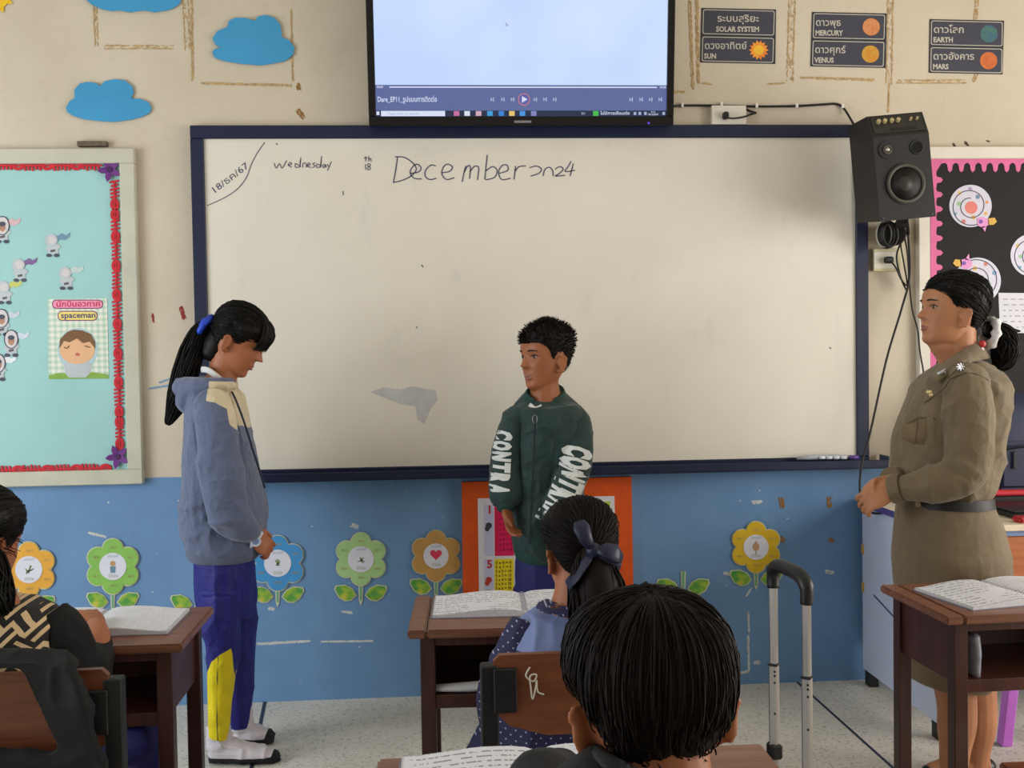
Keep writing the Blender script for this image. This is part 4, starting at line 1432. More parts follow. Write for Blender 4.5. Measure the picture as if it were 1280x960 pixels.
def school_chair(name, label, x, y, rz, back_z=(0.515, 0.672), width=0.36):
    """faces +Y; back board towards -Y; x, y centre of the back board on the floor"""
    t = thing(name, label, 'chair', (x, y, 0), rz, 'wooden school chairs')
    P = lambda n, g, m, par=t, sm=False: part(n, g, m, par, sm, world=False)
    hw = width / 2
    z0, z1 = back_z
    # back board, rounded lower corners, slightly hollow
    prof = [(-hw, z1 - 0.012), (-hw + 0.012, z1), (hw - 0.012, z1), (hw, z1 - 0.012), (hw, z0 + 0.05), (hw - 0.03, z0 + 0.02), (hw - 0.10, z0), (-hw + 0.10, z0), (-hw + 0.03, z0 + 0.02), (-hw, z0 + 0.05)]
    bk = P('backrest', G().prism([(a, -0.010, b) for a, b in prof], (0, 0.016, 0)), m_ply)
    for s in (-1, 1):
        P('mounting_plate', G().box((s * (hw - 0.022), -0.014, (z0 + z1) / 2 + 0.012), (0.044, 0.010, 0.085), None, 0.002), m_blk, bk)
        P('back_post', G().box((s * (hw + 0.008), 0.004, (z1 - 0.02) / 2), (0.034, 0.034, z1 - 0.02), None, 0.003), m_blk)
        P('leg', G().box((s * (hw + 0.0), 0.300, 0.1575), (0.032, 0.032, 0.315), None, 0.003), m_blk)
        P('side_rail', G().box((s * (hw + 0.004), 0.155, 0.300), (0.022, 0.27, 0.035), None, 0.002), m_blk)
        P('stretcher', G().box((s * (hw + 0.004), 0.155, 0.13), (0.020, 0.27, 0.024), None, 0.002), m_blk)
    P('seat', G().box((0, 0.165, 0.325), (width + 0.03, 0.32, 0.018), None, 0.004, 2), m_ply)
    P('rear_rail', G().box((0, 0.004, 0.300), (width - 0.02, 0.02, 0.035), None, 0.002), m_blk)
    return t


front_chair = school_chair('school_chair', 'wooden school chair carrying the girl with the navy bow', -0.085, -1.815, 0.0)
left_chair = school_chair('school_chair', 'wooden school chair with a black jacket over its back', -1.165, -1.80, 0.05, (0.48, 0.665), 0.35)
right_chair = school_chair('school_chair', 'wooden school chair corner at the lower right edge', 1.045, -1.93, 0.0, (0.415, 0.568), 0.36)
near_chair = school_chair('school_chair', 'wooden school chair of the short haired boy', -0.13, -2.98, 0.0)
st = single('string_loop', G().tube(smoothpath([(-0.196, -1.834, 0.650), (-0.204, -1.836, 0.634), (-0.190, -1.838, 0.624), (-0.184, -1.838, 0.636), (-0.196, -1.838, 0.634), (-0.195, -1.838, 0.612), (-0.192, -1.838, 0.590), (-0.186, -1.839, 0.612), (-0.184, -1.838, 0.626), (-0.182, -1.838, 0.604), (-0.170, -1.838, 0.598)]), 0.0016, 6), M('cotton_string', rgb(190, 186, 172), 0.8, 0.05), 'white string knotted through the chair back', 'string', smooth=True)


# ------------------------------------------------------------------ open workbooks
def page_mat(name, rows=150.0, ink=0.55, axis='Y'):
    t = NT(name)
    sp = t.n('ShaderNodeSeparateXYZ')
    t.l(t.coord(), sp.inputs[0])
    s = t.math('SINE', t.math('MULTIPLY', sp.outputs[axis], rows))
    line = t.math('GREATER_THAN', s, 0.62)
    nz = t.noise(1.0, 2, 0.5, sx=(160, 30, 1) if axis == 'Y' else (30, 160, 1))
    word = t.math('GREATER_THAN', nz, 0.47)
    blk = t.noise(12, 1)
    has = t.math('GREATER_THAN', blk, 0.40)
    f = t.math('MULTIPLY', t.math('MULTIPLY', line, word), t.math('MULTIPLY', has, ink))
    t.base(t.mix(f, rgb(216, 216, 222), rgb(90, 92, 104)))
    t.p.inputs['Roughness'].default_value = 0.55
    return t.m


m_page = page_mat('printed_page', 330.0, 0.75)
m_pg2 = page_mat('printed_page_fine', 420.0, 0.28)
m_edgep = M('page_edges', rgb(196, 196, 200), 0.7, 0.1, 120)


def open_book(label, cx, cy, w, d, rz, z=DZ, hump=0.012, mats=(None, None), group='open workbooks', thick=0.008):
    """two curved page blocks meeting at a spine along local Y"""
    t = thing('open_workbook', label, 'book', (cx, cy, z), rz, group)
    n = 10
    for s, mm, nm in ((-1, mats[0] or m_page, 'left_page_block'), (1, mats[1] or m_page, 'right_page_block')):
        xs = [s * w / 2 * i / n for i in range(n + 1)]
        hs = [thick + hump * math.sin(math.pi * min(1, 0.12 + i / n)) ** 1.0 * (1 - 0.45 * i / n) - (0.004 if i == 0 else 0) for i in range(n + 1)]
        g = G()
        rings = [[(x, -d / 2, 0.0015), (x, d / 2, 0.0015), (x, d / 2, h), (x, -d / 2, h)] for x, h in zip(xs, hs)]
        g.loft(rings)
        b = part(nm, g, m_edgep, t, world=False)
        g = G()
        g.loft([[(x * 0.985, -d / 2 * 0.985, h + 0.0006), (x * 0.985, d / 2 * 0.985, h + 0.0006)] for x, h in zip(xs, hs)], cap=False, closed=False)
        part('printed_sheet', g, mm, b, True, world=False)
    part('cover', G().box((0, 0, 0.001), (w + 0.008, d + 0.006, 0.002)), M('book_cover', rgb(120, 118, 130), 0.5, 0.1), t, world=False)
    g = G()
    for i in range(14):
        y = -d / 2 + d * (i + 0.5) / 14
        P = [(0.007 * math.cos(a * math.pi / 5), y, 0.008 + 0.007 * math.sin(a * math.pi / 5)) for a in range(6)]
        g.tube(P, 0.0011, 5)
    o = part('spiral_binding', g, M('binding_grey', rgb(150, 150, 160), 0.4, 0.05), t, True, world=False)
    o['kind'] = 'stuff'
    return t


open_book('open spiral workbook on the desk of the girl with the navy bow', -0.162, -1.235, 0.44, 0.20, -0.03)
open_book('open workbook on the desk beside the grey hoodie girl', -1.180, -1.285, 0.39, 0.215, 0.0, mats=(m_pg2, m_pg2))
open_book('open workbook with a curling page on the dark desk', 1.065, -1.270, 0.40, 0.22, 0.20, mats=(m_page, m_pg2))
open_book('open workbook on the desk nearest the viewer', -0.215, -2.315, 0.42, 0.24, 0.0, mats=(m_page, m_pg2))
pn_ = thing('purple_pen', 'purple pen lying on the workbook by the right edge', 'pen', (1.19, -1.25, DZ + 0.024))
part('barrel', G().tube([(1.150, -1.225, DZ + 0.027), (1.235, -1.29, DZ + 0.024)], 0.0045, 10), M('violet_plastic', rgb(106, 86, 176), 0.3, 0.05), pn_, True)
part('nib', G().tube([(1.150, -1.225, DZ + 0.027), (1.138, -1.216, DZ + 0.0265)], [0.0045, 0.001], 10), M('pen_metal', rgb(180, 180, 186), 0.3, 0.02, metal=0.8), pn_, True)
# things inside the desks
rp = thing('paper_roll', 'rolled white paper inside the desk with the navy bow girl', 'paper roll', (-0.31, -1.36, DZ - 0.145))
part('sheet', G().tube([(-0.385, -1.385, DZ - 0.1475), (-0.30, -1.39, DZ - 0.146), (-0.222, -1.395, DZ - 0.141)], [(0.007, 0.016), (0.011, 0.018), (0.011, 0.018)], 12), M('roll_white', rgb(206, 208, 214), 0.6, 0.05), rp, True)
part('loose_end', G().tube([(-0.222, -1.395, DZ - 0.141), (-0.212, -1.395, DZ - 0.141)], [(0.009, 0.015), (0.004, 0.008)], 12), MATS['roll_white'], rp, True)
single('clear_bag', G().tube(smoothpath([(0.900, -1.395, DZ - 0.158), (0.902, -1.395, DZ - 0.11), (0.900, -1.39, DZ - 0.06)]), [(0.03, 0.012)] * 6 + [(0.03, 0.014)] * 6 + [(0.02, 0.008)], 10), M('cloudy_plastic', rgb(150, 152, 164), 0.25, 0.25, 50, 0.4, 40), 'crumpled clear plastic bag inside the dark desk', 'bag', smooth=True)

# ------------------------------------------------------------------ trolley bag with telescopic handle
m_alu = M('brushed_aluminium', rgb(176, 172, 170), 0.32, 0.04, 30, metal=0.85, stretch=(60, 60, 2))
m_bk = M('black_plastic', rgb(18, 18, 20), 0.42, 0.08, 40)
tr = thing('trolley_bag', 'trolley bag with a raised silver telescopic handle', 'luggage', (0.335, -1.84, 0))
pl0, pl1 = at(966, 952, -1.77), at(966.5, 722, -1.77)
pr0, pr1 = at(1008.5, 965, -1.90), at(1008, 738, -1.90)
for a, b, jy in ((pl0, pl1, 830), (pr0, pr1, 846)):
    a, b = np.array(a), np.array(b)
    x, y = b[0], b[1]
    fr = (jy - 722) / (952 - 722) if jy == 830 else (846 - 738) / (965 - 738)
    zj = b[2] + (a[2] - b[2]) * fr
    part('lower_tube', G().box((x, y, (0.36 + zj) / 2), (0.0175, 0.0175, zj - 0.36), Matrix.Rotation(0.9, 3, 'Z'), 0.003), m_alu, tr)
    part('upper_tube', G().box((x, y, (zj + b[2]) / 2), (0.0150, 0.0150, b[2] - zj), Matrix.Rotation(0.9, 3, 'Z'), 0.003), m_alu, tr)
    part('tube_collar', G().box((x, y, zj), (0.0195, 0.0195, 0.004), Matrix.Rotation(0.9, 3, 'Z'), 0.001), m_bk, tr)
    g = G()
    for dz in (0.012, 0.02, 0.034, 0.096):
        v = np.array((CAM[0] - x, CAM[1] - y))
        v /= np.linalg.norm(v)
        q = (x + v[0] * 0.0095 + 0.0015, y + v[1] * 0.0095, zj - dz)
        g.tube([q, (q[0] + v[0] * 0.003, q[1] + v[1] * 0.003, q[2])], 0.0022, 8)
    part('lock_holes', g, m_bk, tr)['kind'] = 'stuff'
a, b = np.array(pl1), np.array(pr1)
d = (b - a)
d[2] = 0
d /= np.linalg.norm(d)
P = smoothpath([a + (0, 0, -0.02), a + (0, 0, 0.012), a + d * 0.022 + (0, 0, 0.028), (a + b) / 2 + (0, 0, 0.028), b - d * 0.022 + (0, 0, 0.022), b + (0, 0, 0.006), b + (0, 0, -0.025)], 5)
part('grip', G().tube(P, [0.0125] * 5 + [0.014] * (len(P) - 10) + [0.0125] * 5, 12), m_bk, tr, True)
ctr = (a + b) / 2
rzb = math.atan2(d[1], d[0])
R3 = Matrix.Rotation(rzb, 3, 'Z')
nrm = R3 @ Vector((0, 1, 0))
bc = Vector((ctr[0], ctr[1], 0.19)) + nrm * 0.11
part('handle_base', G().box((a[0], a[1], 0.445), (0.03, 0.024, 0.03), R3, 0.004), m_bk, tr)
part('handle_base', G().box((b[0], b[1], 0.405), (0.03, 0.024, 0.03), R3, 0.004), m_bk, tr)
part('bag_body', G().box(bc, (0.30, 0.18, 0.30), R3, 0.03, 3), M('black_nylon', rgb(26, 26, 30), 0.7, 0.1, 40, 0.2, 300), tr, 40)
part('back_frame', G().box(Vector((ctr[0], ctr[1], 0.20)) - nrm * 0.012, (0.24, 0.02, 0.34), R3, 0.004), m_bk, tr)
for s in (-1, 1):
    c = Vector((ctr[0], ctr[1], 0.03)) + (R3 @ Vector((s * 0.13, -0.02, 0)))
    ax = R3 @ Vector((0.012, 0, 0))
    part('wheel', G().tube([c - ax, c + ax], 0.029, 20), m_bk, tr, 40)

# ------------------------------------------------------------------ teacher's table with white side panel
tbx0 = 1.185
tt = thing('white_table', 'table with a white panel side, wooden drawer and cream top', 'table', (1.7, -0.32, 0))
m_wht = M('white_laminate', rgb(196, 204, 226), 0.3, 0.05, 5, 0.03)
ZTB = 0.685
part('side_panel', G().box((tbx0 + 0.009, -0.335, (0.055 + ZTB - 0.02) / 2), (0.018, 0.60, ZTB - 0.02 - 0.055), None, 0.002), m_wht, tt)
part('table_top', G().box((tbx0 + 0.62, -0.34, ZTB - 0.010), (1.26, 0.64, 0.020), None, 0.002), M('cream_laminate', rgb(214, 202, 176), 0.4, 0.05), tt)
part('edge_trim', G().box((tbx0 - 0.010, -0.34, ZTB - 0.012), (0.006, 0.64, 0.022), None, 0.001), M('purple_trim', rgb(76, 66, 130), 0.4, 0.05), tt)
part('drawer', G().box((tbx0 + 0.62, -0.63, ZTB - 0.105), (1.16, 0.018, 0.13), None, 0.003), wood('drawer_wood', rgb(150, 84, 40), rgb(182, 110, 60), 0.4, 0), tt)
part('drawer_stripe', G().box((tbx0 + 0.62, -0.632, ZTB - 0.030), (1.16, 0.016, 0.018), None, 0.001), M('blue_stripe', rgb(120, 150, 190), 0.4, 0.05), tt)
part('modesty_panel', G().box((tbx0 + 0.62, -0.06, 0.40), (1.20, 0.014, 0.50), None, 0.002), m_wht, tt)
part('side_panel', G().box((tbx0 + 1.23, -0.335, (0.055 + ZTB - 0.02) / 2), (0.018, 0.60, ZTB - 0.02 - 0.055), None, 0.002), m_wht, tt)
part('gap_shade_box', G().box((tbx0 + 0.62, -0.45, ZTB - 0.26), (1.16, 0.30, 0.16), None, 0.003), M('painted_gap_shade', rgb(30, 26, 26), 0.6, 0.1), tt)  # near-black box fills the open gap below the drawer, its shade painted in
for x in (tbx0 + 0.02, tbx0 + 1.22):
    for y in (-0.07, -0.60):
        part('foot', G().box((x, y, 0.0275), (0.035, 0.045, 0.055), None, 0.003), m_bk, tt)
for z in (0.50, 0.36):
    part('hinge', G().box((tbx0 - 0.002, -0.045, z), (0.006, 0.014, 0.035), None, 0.001), M('brass_hinge', rgb(190, 150, 70), 0.4, 0.1), tt)
g = G()
P = [np.array((tbx0 - 0.0012, y, z)) for y, z in ((-0.14, 0.352), (-0.3, 0.318), (-0.45, 0.285), (-0.58, 0.262))]
part('panel_seam', G().ribbon(P, 0.006, (-1, 0, 0), 0.001), M('seam_blue', rgb(70, 80, 120), 0.5, 0.05), tt)
lp = thing('laptop', 'closed black laptop lying on the white table', 'laptop', (1.64, -0.46, ZTB))
part('base', G().box((1.64, -0.46, ZTB + 0.010), (0.34, 0.20, 0.018), None, 0.005), m_bk, lp)
part('lid', G().box((1.64, -0.46, ZTB + 0.024), (0.34, 0.20, 0.008), None, 0.003), M('laptop_lid', rgb(30, 30, 34), 0.35, 0.05), lp)
single('red_wallet', G().box((1.52, -0.61, ZTB + 0.009), (0.15, 0.055, 0.018), Matrix.Rotation(0.1, 3, 'Z'), 0.006, 2), M('red_leather', rgb(176, 36, 44), 0.4, 0.1, 60, 0.15), 'red wallet on the front edge of the white table', 'wallet')
bp = thing('backpack', 'navy backpack with a red base stripe standing on the table', 'backpack', (1.66, -0.24, ZTB))
m_nv = M('navy_nylon', rgb(28, 34, 62), 0.6, 0.1, 30, 0.15, 260)
g = G()
rings = []
for z, w_, d_ in ((0.0, 0.15, 0.075), (0.03, 0.17, 0.095), (0.12, 0.175, 0.105), (0.22, 0.165, 0.095), (0.30, 0.14, 0.075), (0.345, 0.09, 0.045), (0.355, 0.03, 0.015)):
    rings.append([(1.665 + w_ * (abs(math.cos(a)) ** 0.6) * np.sign(math.cos(a)), -0.20 + d_ * (abs(math.sin(a)) ** 0.6) * np.sign(math.sin(a)), ZTB + 0.035 + z) for a in [2 * math.pi * i / 28 for i in range(28)]])
part('body', G().loft(rings), m_nv, bp, True)
part('front_pocket', G().box((1.665, -0.305, ZTB + 0.14), (0.24, 0.05, 0.17), None, 0.02, 3), m_nv, bp, 40)
part('base_stripe', G().box((1.665, -0.215, ZTB + 0.050), (0.345, 0.20, 0.022), None, 0.006), M('red_nylon', rgb(190, 36, 48), 0.6, 0.1), bp)
part('base_panel', G().box((1.665, -0.215, ZTB + 0.020), (0.33, 0.19, 0.04), None, 0.006), m_bk, bp)
part('zip', G().tube([(1.56, -0.334, ZTB + 0.20), (1.665, -0.336, ZTB + 0.215), (1.77, -0.334, ZTB + 0.20)], 0.003, 6), m_bk, bp, True)
part('zip_pull', G().box((1.60, -0.337, ZTB + 0.165), (0.012, 0.006, 0.06), None, 0.002), m_bk, bp)
# lavender plastic stool behind the dark desk
m_lav = M('lavender_plastic', rgb(196, 112, 214), 0.35, 0.04)
so = thing('plastic_stool', 'lavender plastic stool whose leg shows behind the dark desk', 'stool', (1.50, -0.80, 0))
for sx in (-1, 1):
    for sy in (-1, 1):
        c0 = (1.500 + sx * 0.125, -0.80 + sy * 0.125, 0.0)
        c1 = (1.500 + sx * 0.095, -0.80 + sy * 0.095, 0.415)
        part('leg', G().bar(c0, c1, 0.036, 0.036, (1, 0, 0), 0.004), m_lav, so)
part('seat', G().box((1.500, -0.80, 0.425), (0.27, 0.27, 0.03), None, 0.012, 2), m_lav, so)

# ------------------------------------------------------------------ people: tools
from mathutils.bvhtree import BVHTree


def arr_mesh(name, V, Fc):
    me = bpy.data.meshes.new(name)
    me.from_pydata(V if isinstance(V, list) else V.tolist(), [], Fc)
    return me


def remesh(geos, voxel, smooth=2, fac=0.5):
    """one continuous surface around overlapping closed shapes; returns a Mesh"""
    g = G()
    for q in geos:
        g.merge(q)
    me = mesh('remesh_source', g)
    o = bpy.data.objects.new('remesh_source', me)
    COL.objects.link(o)
    m = o.modifiers.new('r', 'REMESH')
    m.mode = 'VOXEL'
    m.voxel_size = voxel
    m.use_smooth_shade = True
    if smooth:
        s = o.modifiers.new('s', 'SMOOTH')
        s.iterations = smooth
        s.factor = fac
    bpy.context.view_layer.update()
    out = bpy.data.meshes.new_from_object(o.evaluated_get(bpy.context.evaluated_depsgraph_get()))
    bpy.data.objects.remove(o)
    bpy.data.meshes.remove(me)
    return out


def mco(me):
    a = np.empty(len(me.vertices) * 3, np.float32)
    me.vertices.foreach_get('co', a)
    return a.reshape(-1, 3).astype(float)


def mno(me):
    a = np.empty(len(me.vertices) * 3, np.float32)
    me.vertices.foreach_get('normal', a)
    return a.reshape(-1, 3).astype(float)


def mset(me, P):
    me.vertices.foreach_set('co', np.asarray(P, np.float32).ravel())
    me.update()


def polydist(P2, poly):
    """signed distance (positive inside) of points to a polygon"""
    P2 = np.asarray(P2)
    poly = np.asarray(poly, float)
    n = len(poly)
    d = np.full(len(P2), 1e9)
    ins = np.zeros(len(P2), bool)
    for i in range(n):
        a, b = poly[i], poly[(i + 1) % n]
        ab = b - a
        t = np.clip(((P2 - a) @ ab) / (ab @ ab + 1e-12), 0, 1)
        d = np.minimum(d, np.linalg.norm(P2 - (a + t[:, None] * ab), axis=1))
        c = (a[1] > P2[:, 1]) != (b[1] > P2[:, 1])
        xi = a[0] + (P2[:, 1] - a[1]) * ab[0] / (ab[1] if abs(ab[1]) > 1e-12 else 1e-12)
        ins ^= c & (P2[:, 0] < xi)
    return np.where(ins, d, -d)


def set_attr(me, name, vals):
    a = me.attributes.new(name, 'FLOAT', 'POINT')
    a.data.foreach_set('value', np.asarray(vals, np.float32))


def folds(me, amp=0.004, freq=(9, 9, 5), creases=(), seed=0):
    P, N = mco(me), mno(me)
    W = P + 0.035 * np.stack([vnoise(P, (6, 6, 6), seed + k) for k in (5, 6, 7)], -1)
    n = vnoise(W, freq, seed)
    n2 = vnoise(W, np.array(freq) * 2.1, seed + 1)
    disp = amp * (1.5 * np.clip(1 - np.abs(n) * 2.2, 0, 1) ** 2 - 0.5 + 0.5 * np.clip(1 - np.abs(n2) * 2.0, 0, 1) ** 2 + 0.5 * n)
    for a, b, w, am in creases:
        a, b = np.array(a), np.array(b)
        ab = b - a
        t = np.clip(((P - a) @ ab) / (ab @ ab), 0, 1)
        d = np.linalg.norm(P - (a + t[:, None] * ab), axis=1)
        disp = disp + am * np.exp(-(d / w) ** 2) * (0.35 + 0.65 * np.sin(np.pi * np.clip(t, 0.02, 0.98)))
    mset(me, P + N * disp[:, None])


def put(name, me, mat, parent, label=None):
    """link a mesh given in world coordinates under a thing"""
    T = np.array(rootmat(parent))
    mset(me, mco(me) @ T[:3, :3].T + T[:3, 3])
    me.name = name
    me.materials.clear()
    me.materials.append(mat)
    me.polygons.foreach_set('use_smooth', [True] * len(me.polygons))
    o = bpy.data.objects.new(name, me)
    COL.objects.link(o)
    o.parent = parent
    if label:
        o['label'] = label
    return o


def ring(pl, pr, Y, hy, n=28, e=2.3, dy=0.0, tilt=0.0):
    """closed section: left and right silhouette pixels at the plane Y, half depth hy"""
    a, b = at(*pl, Y), at(*pr, Y)
    c, h = (a + b) / 2, (b - a) / 2
    out = []
    for i in range(n):
        t = 2 * math.pi * i / n
        cs, sn = math.cos(t), math.sin(t)
        k = (abs(cs) ** e + abs(sn) ** e) ** (-1 / e)
        out.append(c + h * cs * k + np.array((0, 1.0, 0)) * (sn * k * hy + dy) + np.array((0, 0, 1.0)) * (sn * k * tilt))
    return out


def body_loft(rows, Y, n=28, e=2.3):
    """rows: (py_left, px_left, py_right, px_right, half depth, dy) from top to bottom"""
    return G().loft([ring((r[1], r[0]), (r[3], r[2]), Y, r[4], n, e, r[5] if len(r) > 5 else 0.0, r[6] if len(r) > 6 else 0.0) for r in rows])


def limb(pts, n=16):
    """pts: (px, py, Y, radius) -> tube with rounded ends"""
    P = [at(p[0], p[1], p[2]) for p in pts]
    Rr = [p[3] for p in pts]
    return limbw(P, Rr, n)


def limbw(P, Rr, n=16, k=4):
    P = [np.array(p, float) for p in P]
    Q, Q2 = [], []
    for i in range(len(P) - 1):
        p0, p1, p2, p3 = P[max(i - 1, 0)], P[i], P[i + 1], P[min(i + 2, len(P) - 1)]
        for s in range(k):
            u = s / k
            Q.append(0.5 * (2 * p1 + (p2 - p0) * u + (2 * p0 - 5 * p1 + 4 * p2 - p3) * u * u + (3 * p1 - p0 - 3 * p2 + p3) * u ** 3))
            us = u * u * (3 - 2 * u)
            Q2.append(Rr[i] * (1 - us) + Rr[i + 1] * us)
    Q.append(P[-1])
    Q2.append(Rr[-1])
    g = G().tube(Q, Q2, n)
    return g


# ------------------------------------------------------------------ heads
SEC = np.array([
    # z, front, back, half width   (head height = 1, chin 0, crown 1)
    (0.000, 0.245, 0.03, 0.07), (0.020, 0.290, -0.04, 0.125), (0.05, 0.318, -0.09, 0.175), (0.10, 0.332, -0.13, 0.215),
    (0.16, 0.335, -0.17, 0.245), (0.22, 0.340, -0.22, 0.268), (0.30, 0.345, -0.29, 0.290), (0.38, 0.348, -0.345, 0.308),
    (0.46, 0.345, -0.395, 0.322), (0.52, 0.345, -0.425, 0.332), (0.60, 0.362, -0.450, 0.342), (0.70, 0.360, -0.460, 0.346),
    (0.78, 0.328, -0.445, 0.335), (0.85, 0.272, -0.405, 0.305), (0.91, 0.200, -0.345, 0.255), (0.955, 0.115, -0.26, 0.19),
    (0.985, 0.015, -0.165, 0.11), (1.0, -0.05, -0.09, 0.03)])
HC = np.array((0.0, -0.05, 0.06))   # middle of the skull in head coordinates (z measured from the mid height)


def head_grid(nz=72, na=96, bumps=True, child=True):
    th = (np.arange(nz) + 0.0) / (nz - 1)
    z = 0.5 - 0.5 * np.cos(th * math.pi * 0.985 + 0.012)
    fr = np.interp(z, SEC[:, 0], SEC[:, 1])
    bk = np.interp(z, SEC[:, 0], SEC[:, 2])
    hw = np.interp(z, SEC[:, 0], SEC[:, 3])
    ker = np.array((1, 2, 3, 2, 1.0))
    ker /= ker.sum()
    sm = lambda a: np.convolve(np.pad(a, 2, mode='edge'), ker, 'valid')
    fr, bk, hw = sm(fr), sm(bk), sm(hw)
    a = 2 * math.pi * np.arange(na) / na
    d0 = np.minimum(-0.06, (fr + bk) / 2)[:, None] * 0.6 + ((fr + bk) / 2)[:, None] * 0.4
    c, s = np.cos(a)[None, :], np.sin(a)[None, :]
    e = 2.35
    k = (np.abs(c) ** e + np.abs(s) ** e) ** (-1 / e)
    d = d0 + np.where(c >= 0, (fr[:, None] - d0), (d0 - bk[:, None])) * c * k
    x = hw[:, None] * s * k
    Z = np.repeat(z[:, None], na, 1)
    if bumps:
        w = np.clip(c, 0, 1) ** 1.0
        gs = lambda v, m, sg: np.exp(-((v - m) / sg) ** 2)
        ax = np.abs(x)
        nose_t = np.clip((0.575 - Z) / (0.575 - 0.385), 0, 1)
        nose = np.where(Z > 0.385, nose_t ** 1.3, np.exp(-((0.385 - Z) / 0.028) ** 2)) * np.where(Z < 0.58, 1, 0)
        disp = 0.125 * nose * np.exp(-(ax / (0.030 + 0.030 * nose_t)) ** 2)
        disp += 0.030 * gs(ax, 0.060, 0.030) * gs(Z, 0.385, 0.030)
        disp += 0.034 * gs(Z, 0.262, 0.026) * gs(ax, 0.0, 0.085) + 0.032 * gs(Z, 0.205, 0.026) * gs(ax, 0.0, 0.080)
        disp -= 0.014 * gs(Z, 0.233, 0.012) * gs(ax, 0.0, 0.10)
        disp -= 0.016 * gs(Z, 0.150, 0.030) * gs(ax, 0.0, 0.12)
        disp += 0.020 * gs(Z, 0.065, 0.050) * gs(ax, 0.0, 0.11)
        disp -= 0.034 * gs(ax, 0.150, 0.070) * gs(Z, 0.520, 0.048)
        disp += 0.012 * gs(ax, 0.14, 0.10) * gs(Z, 0.600, 0.030)
        disp += 0.020 * gs(ax, 0.19, 0.08) * gs(Z, 0.380, 0.085)
        d = d + disp * w
    return np.stack((x, d, Z - 0.5), -1)


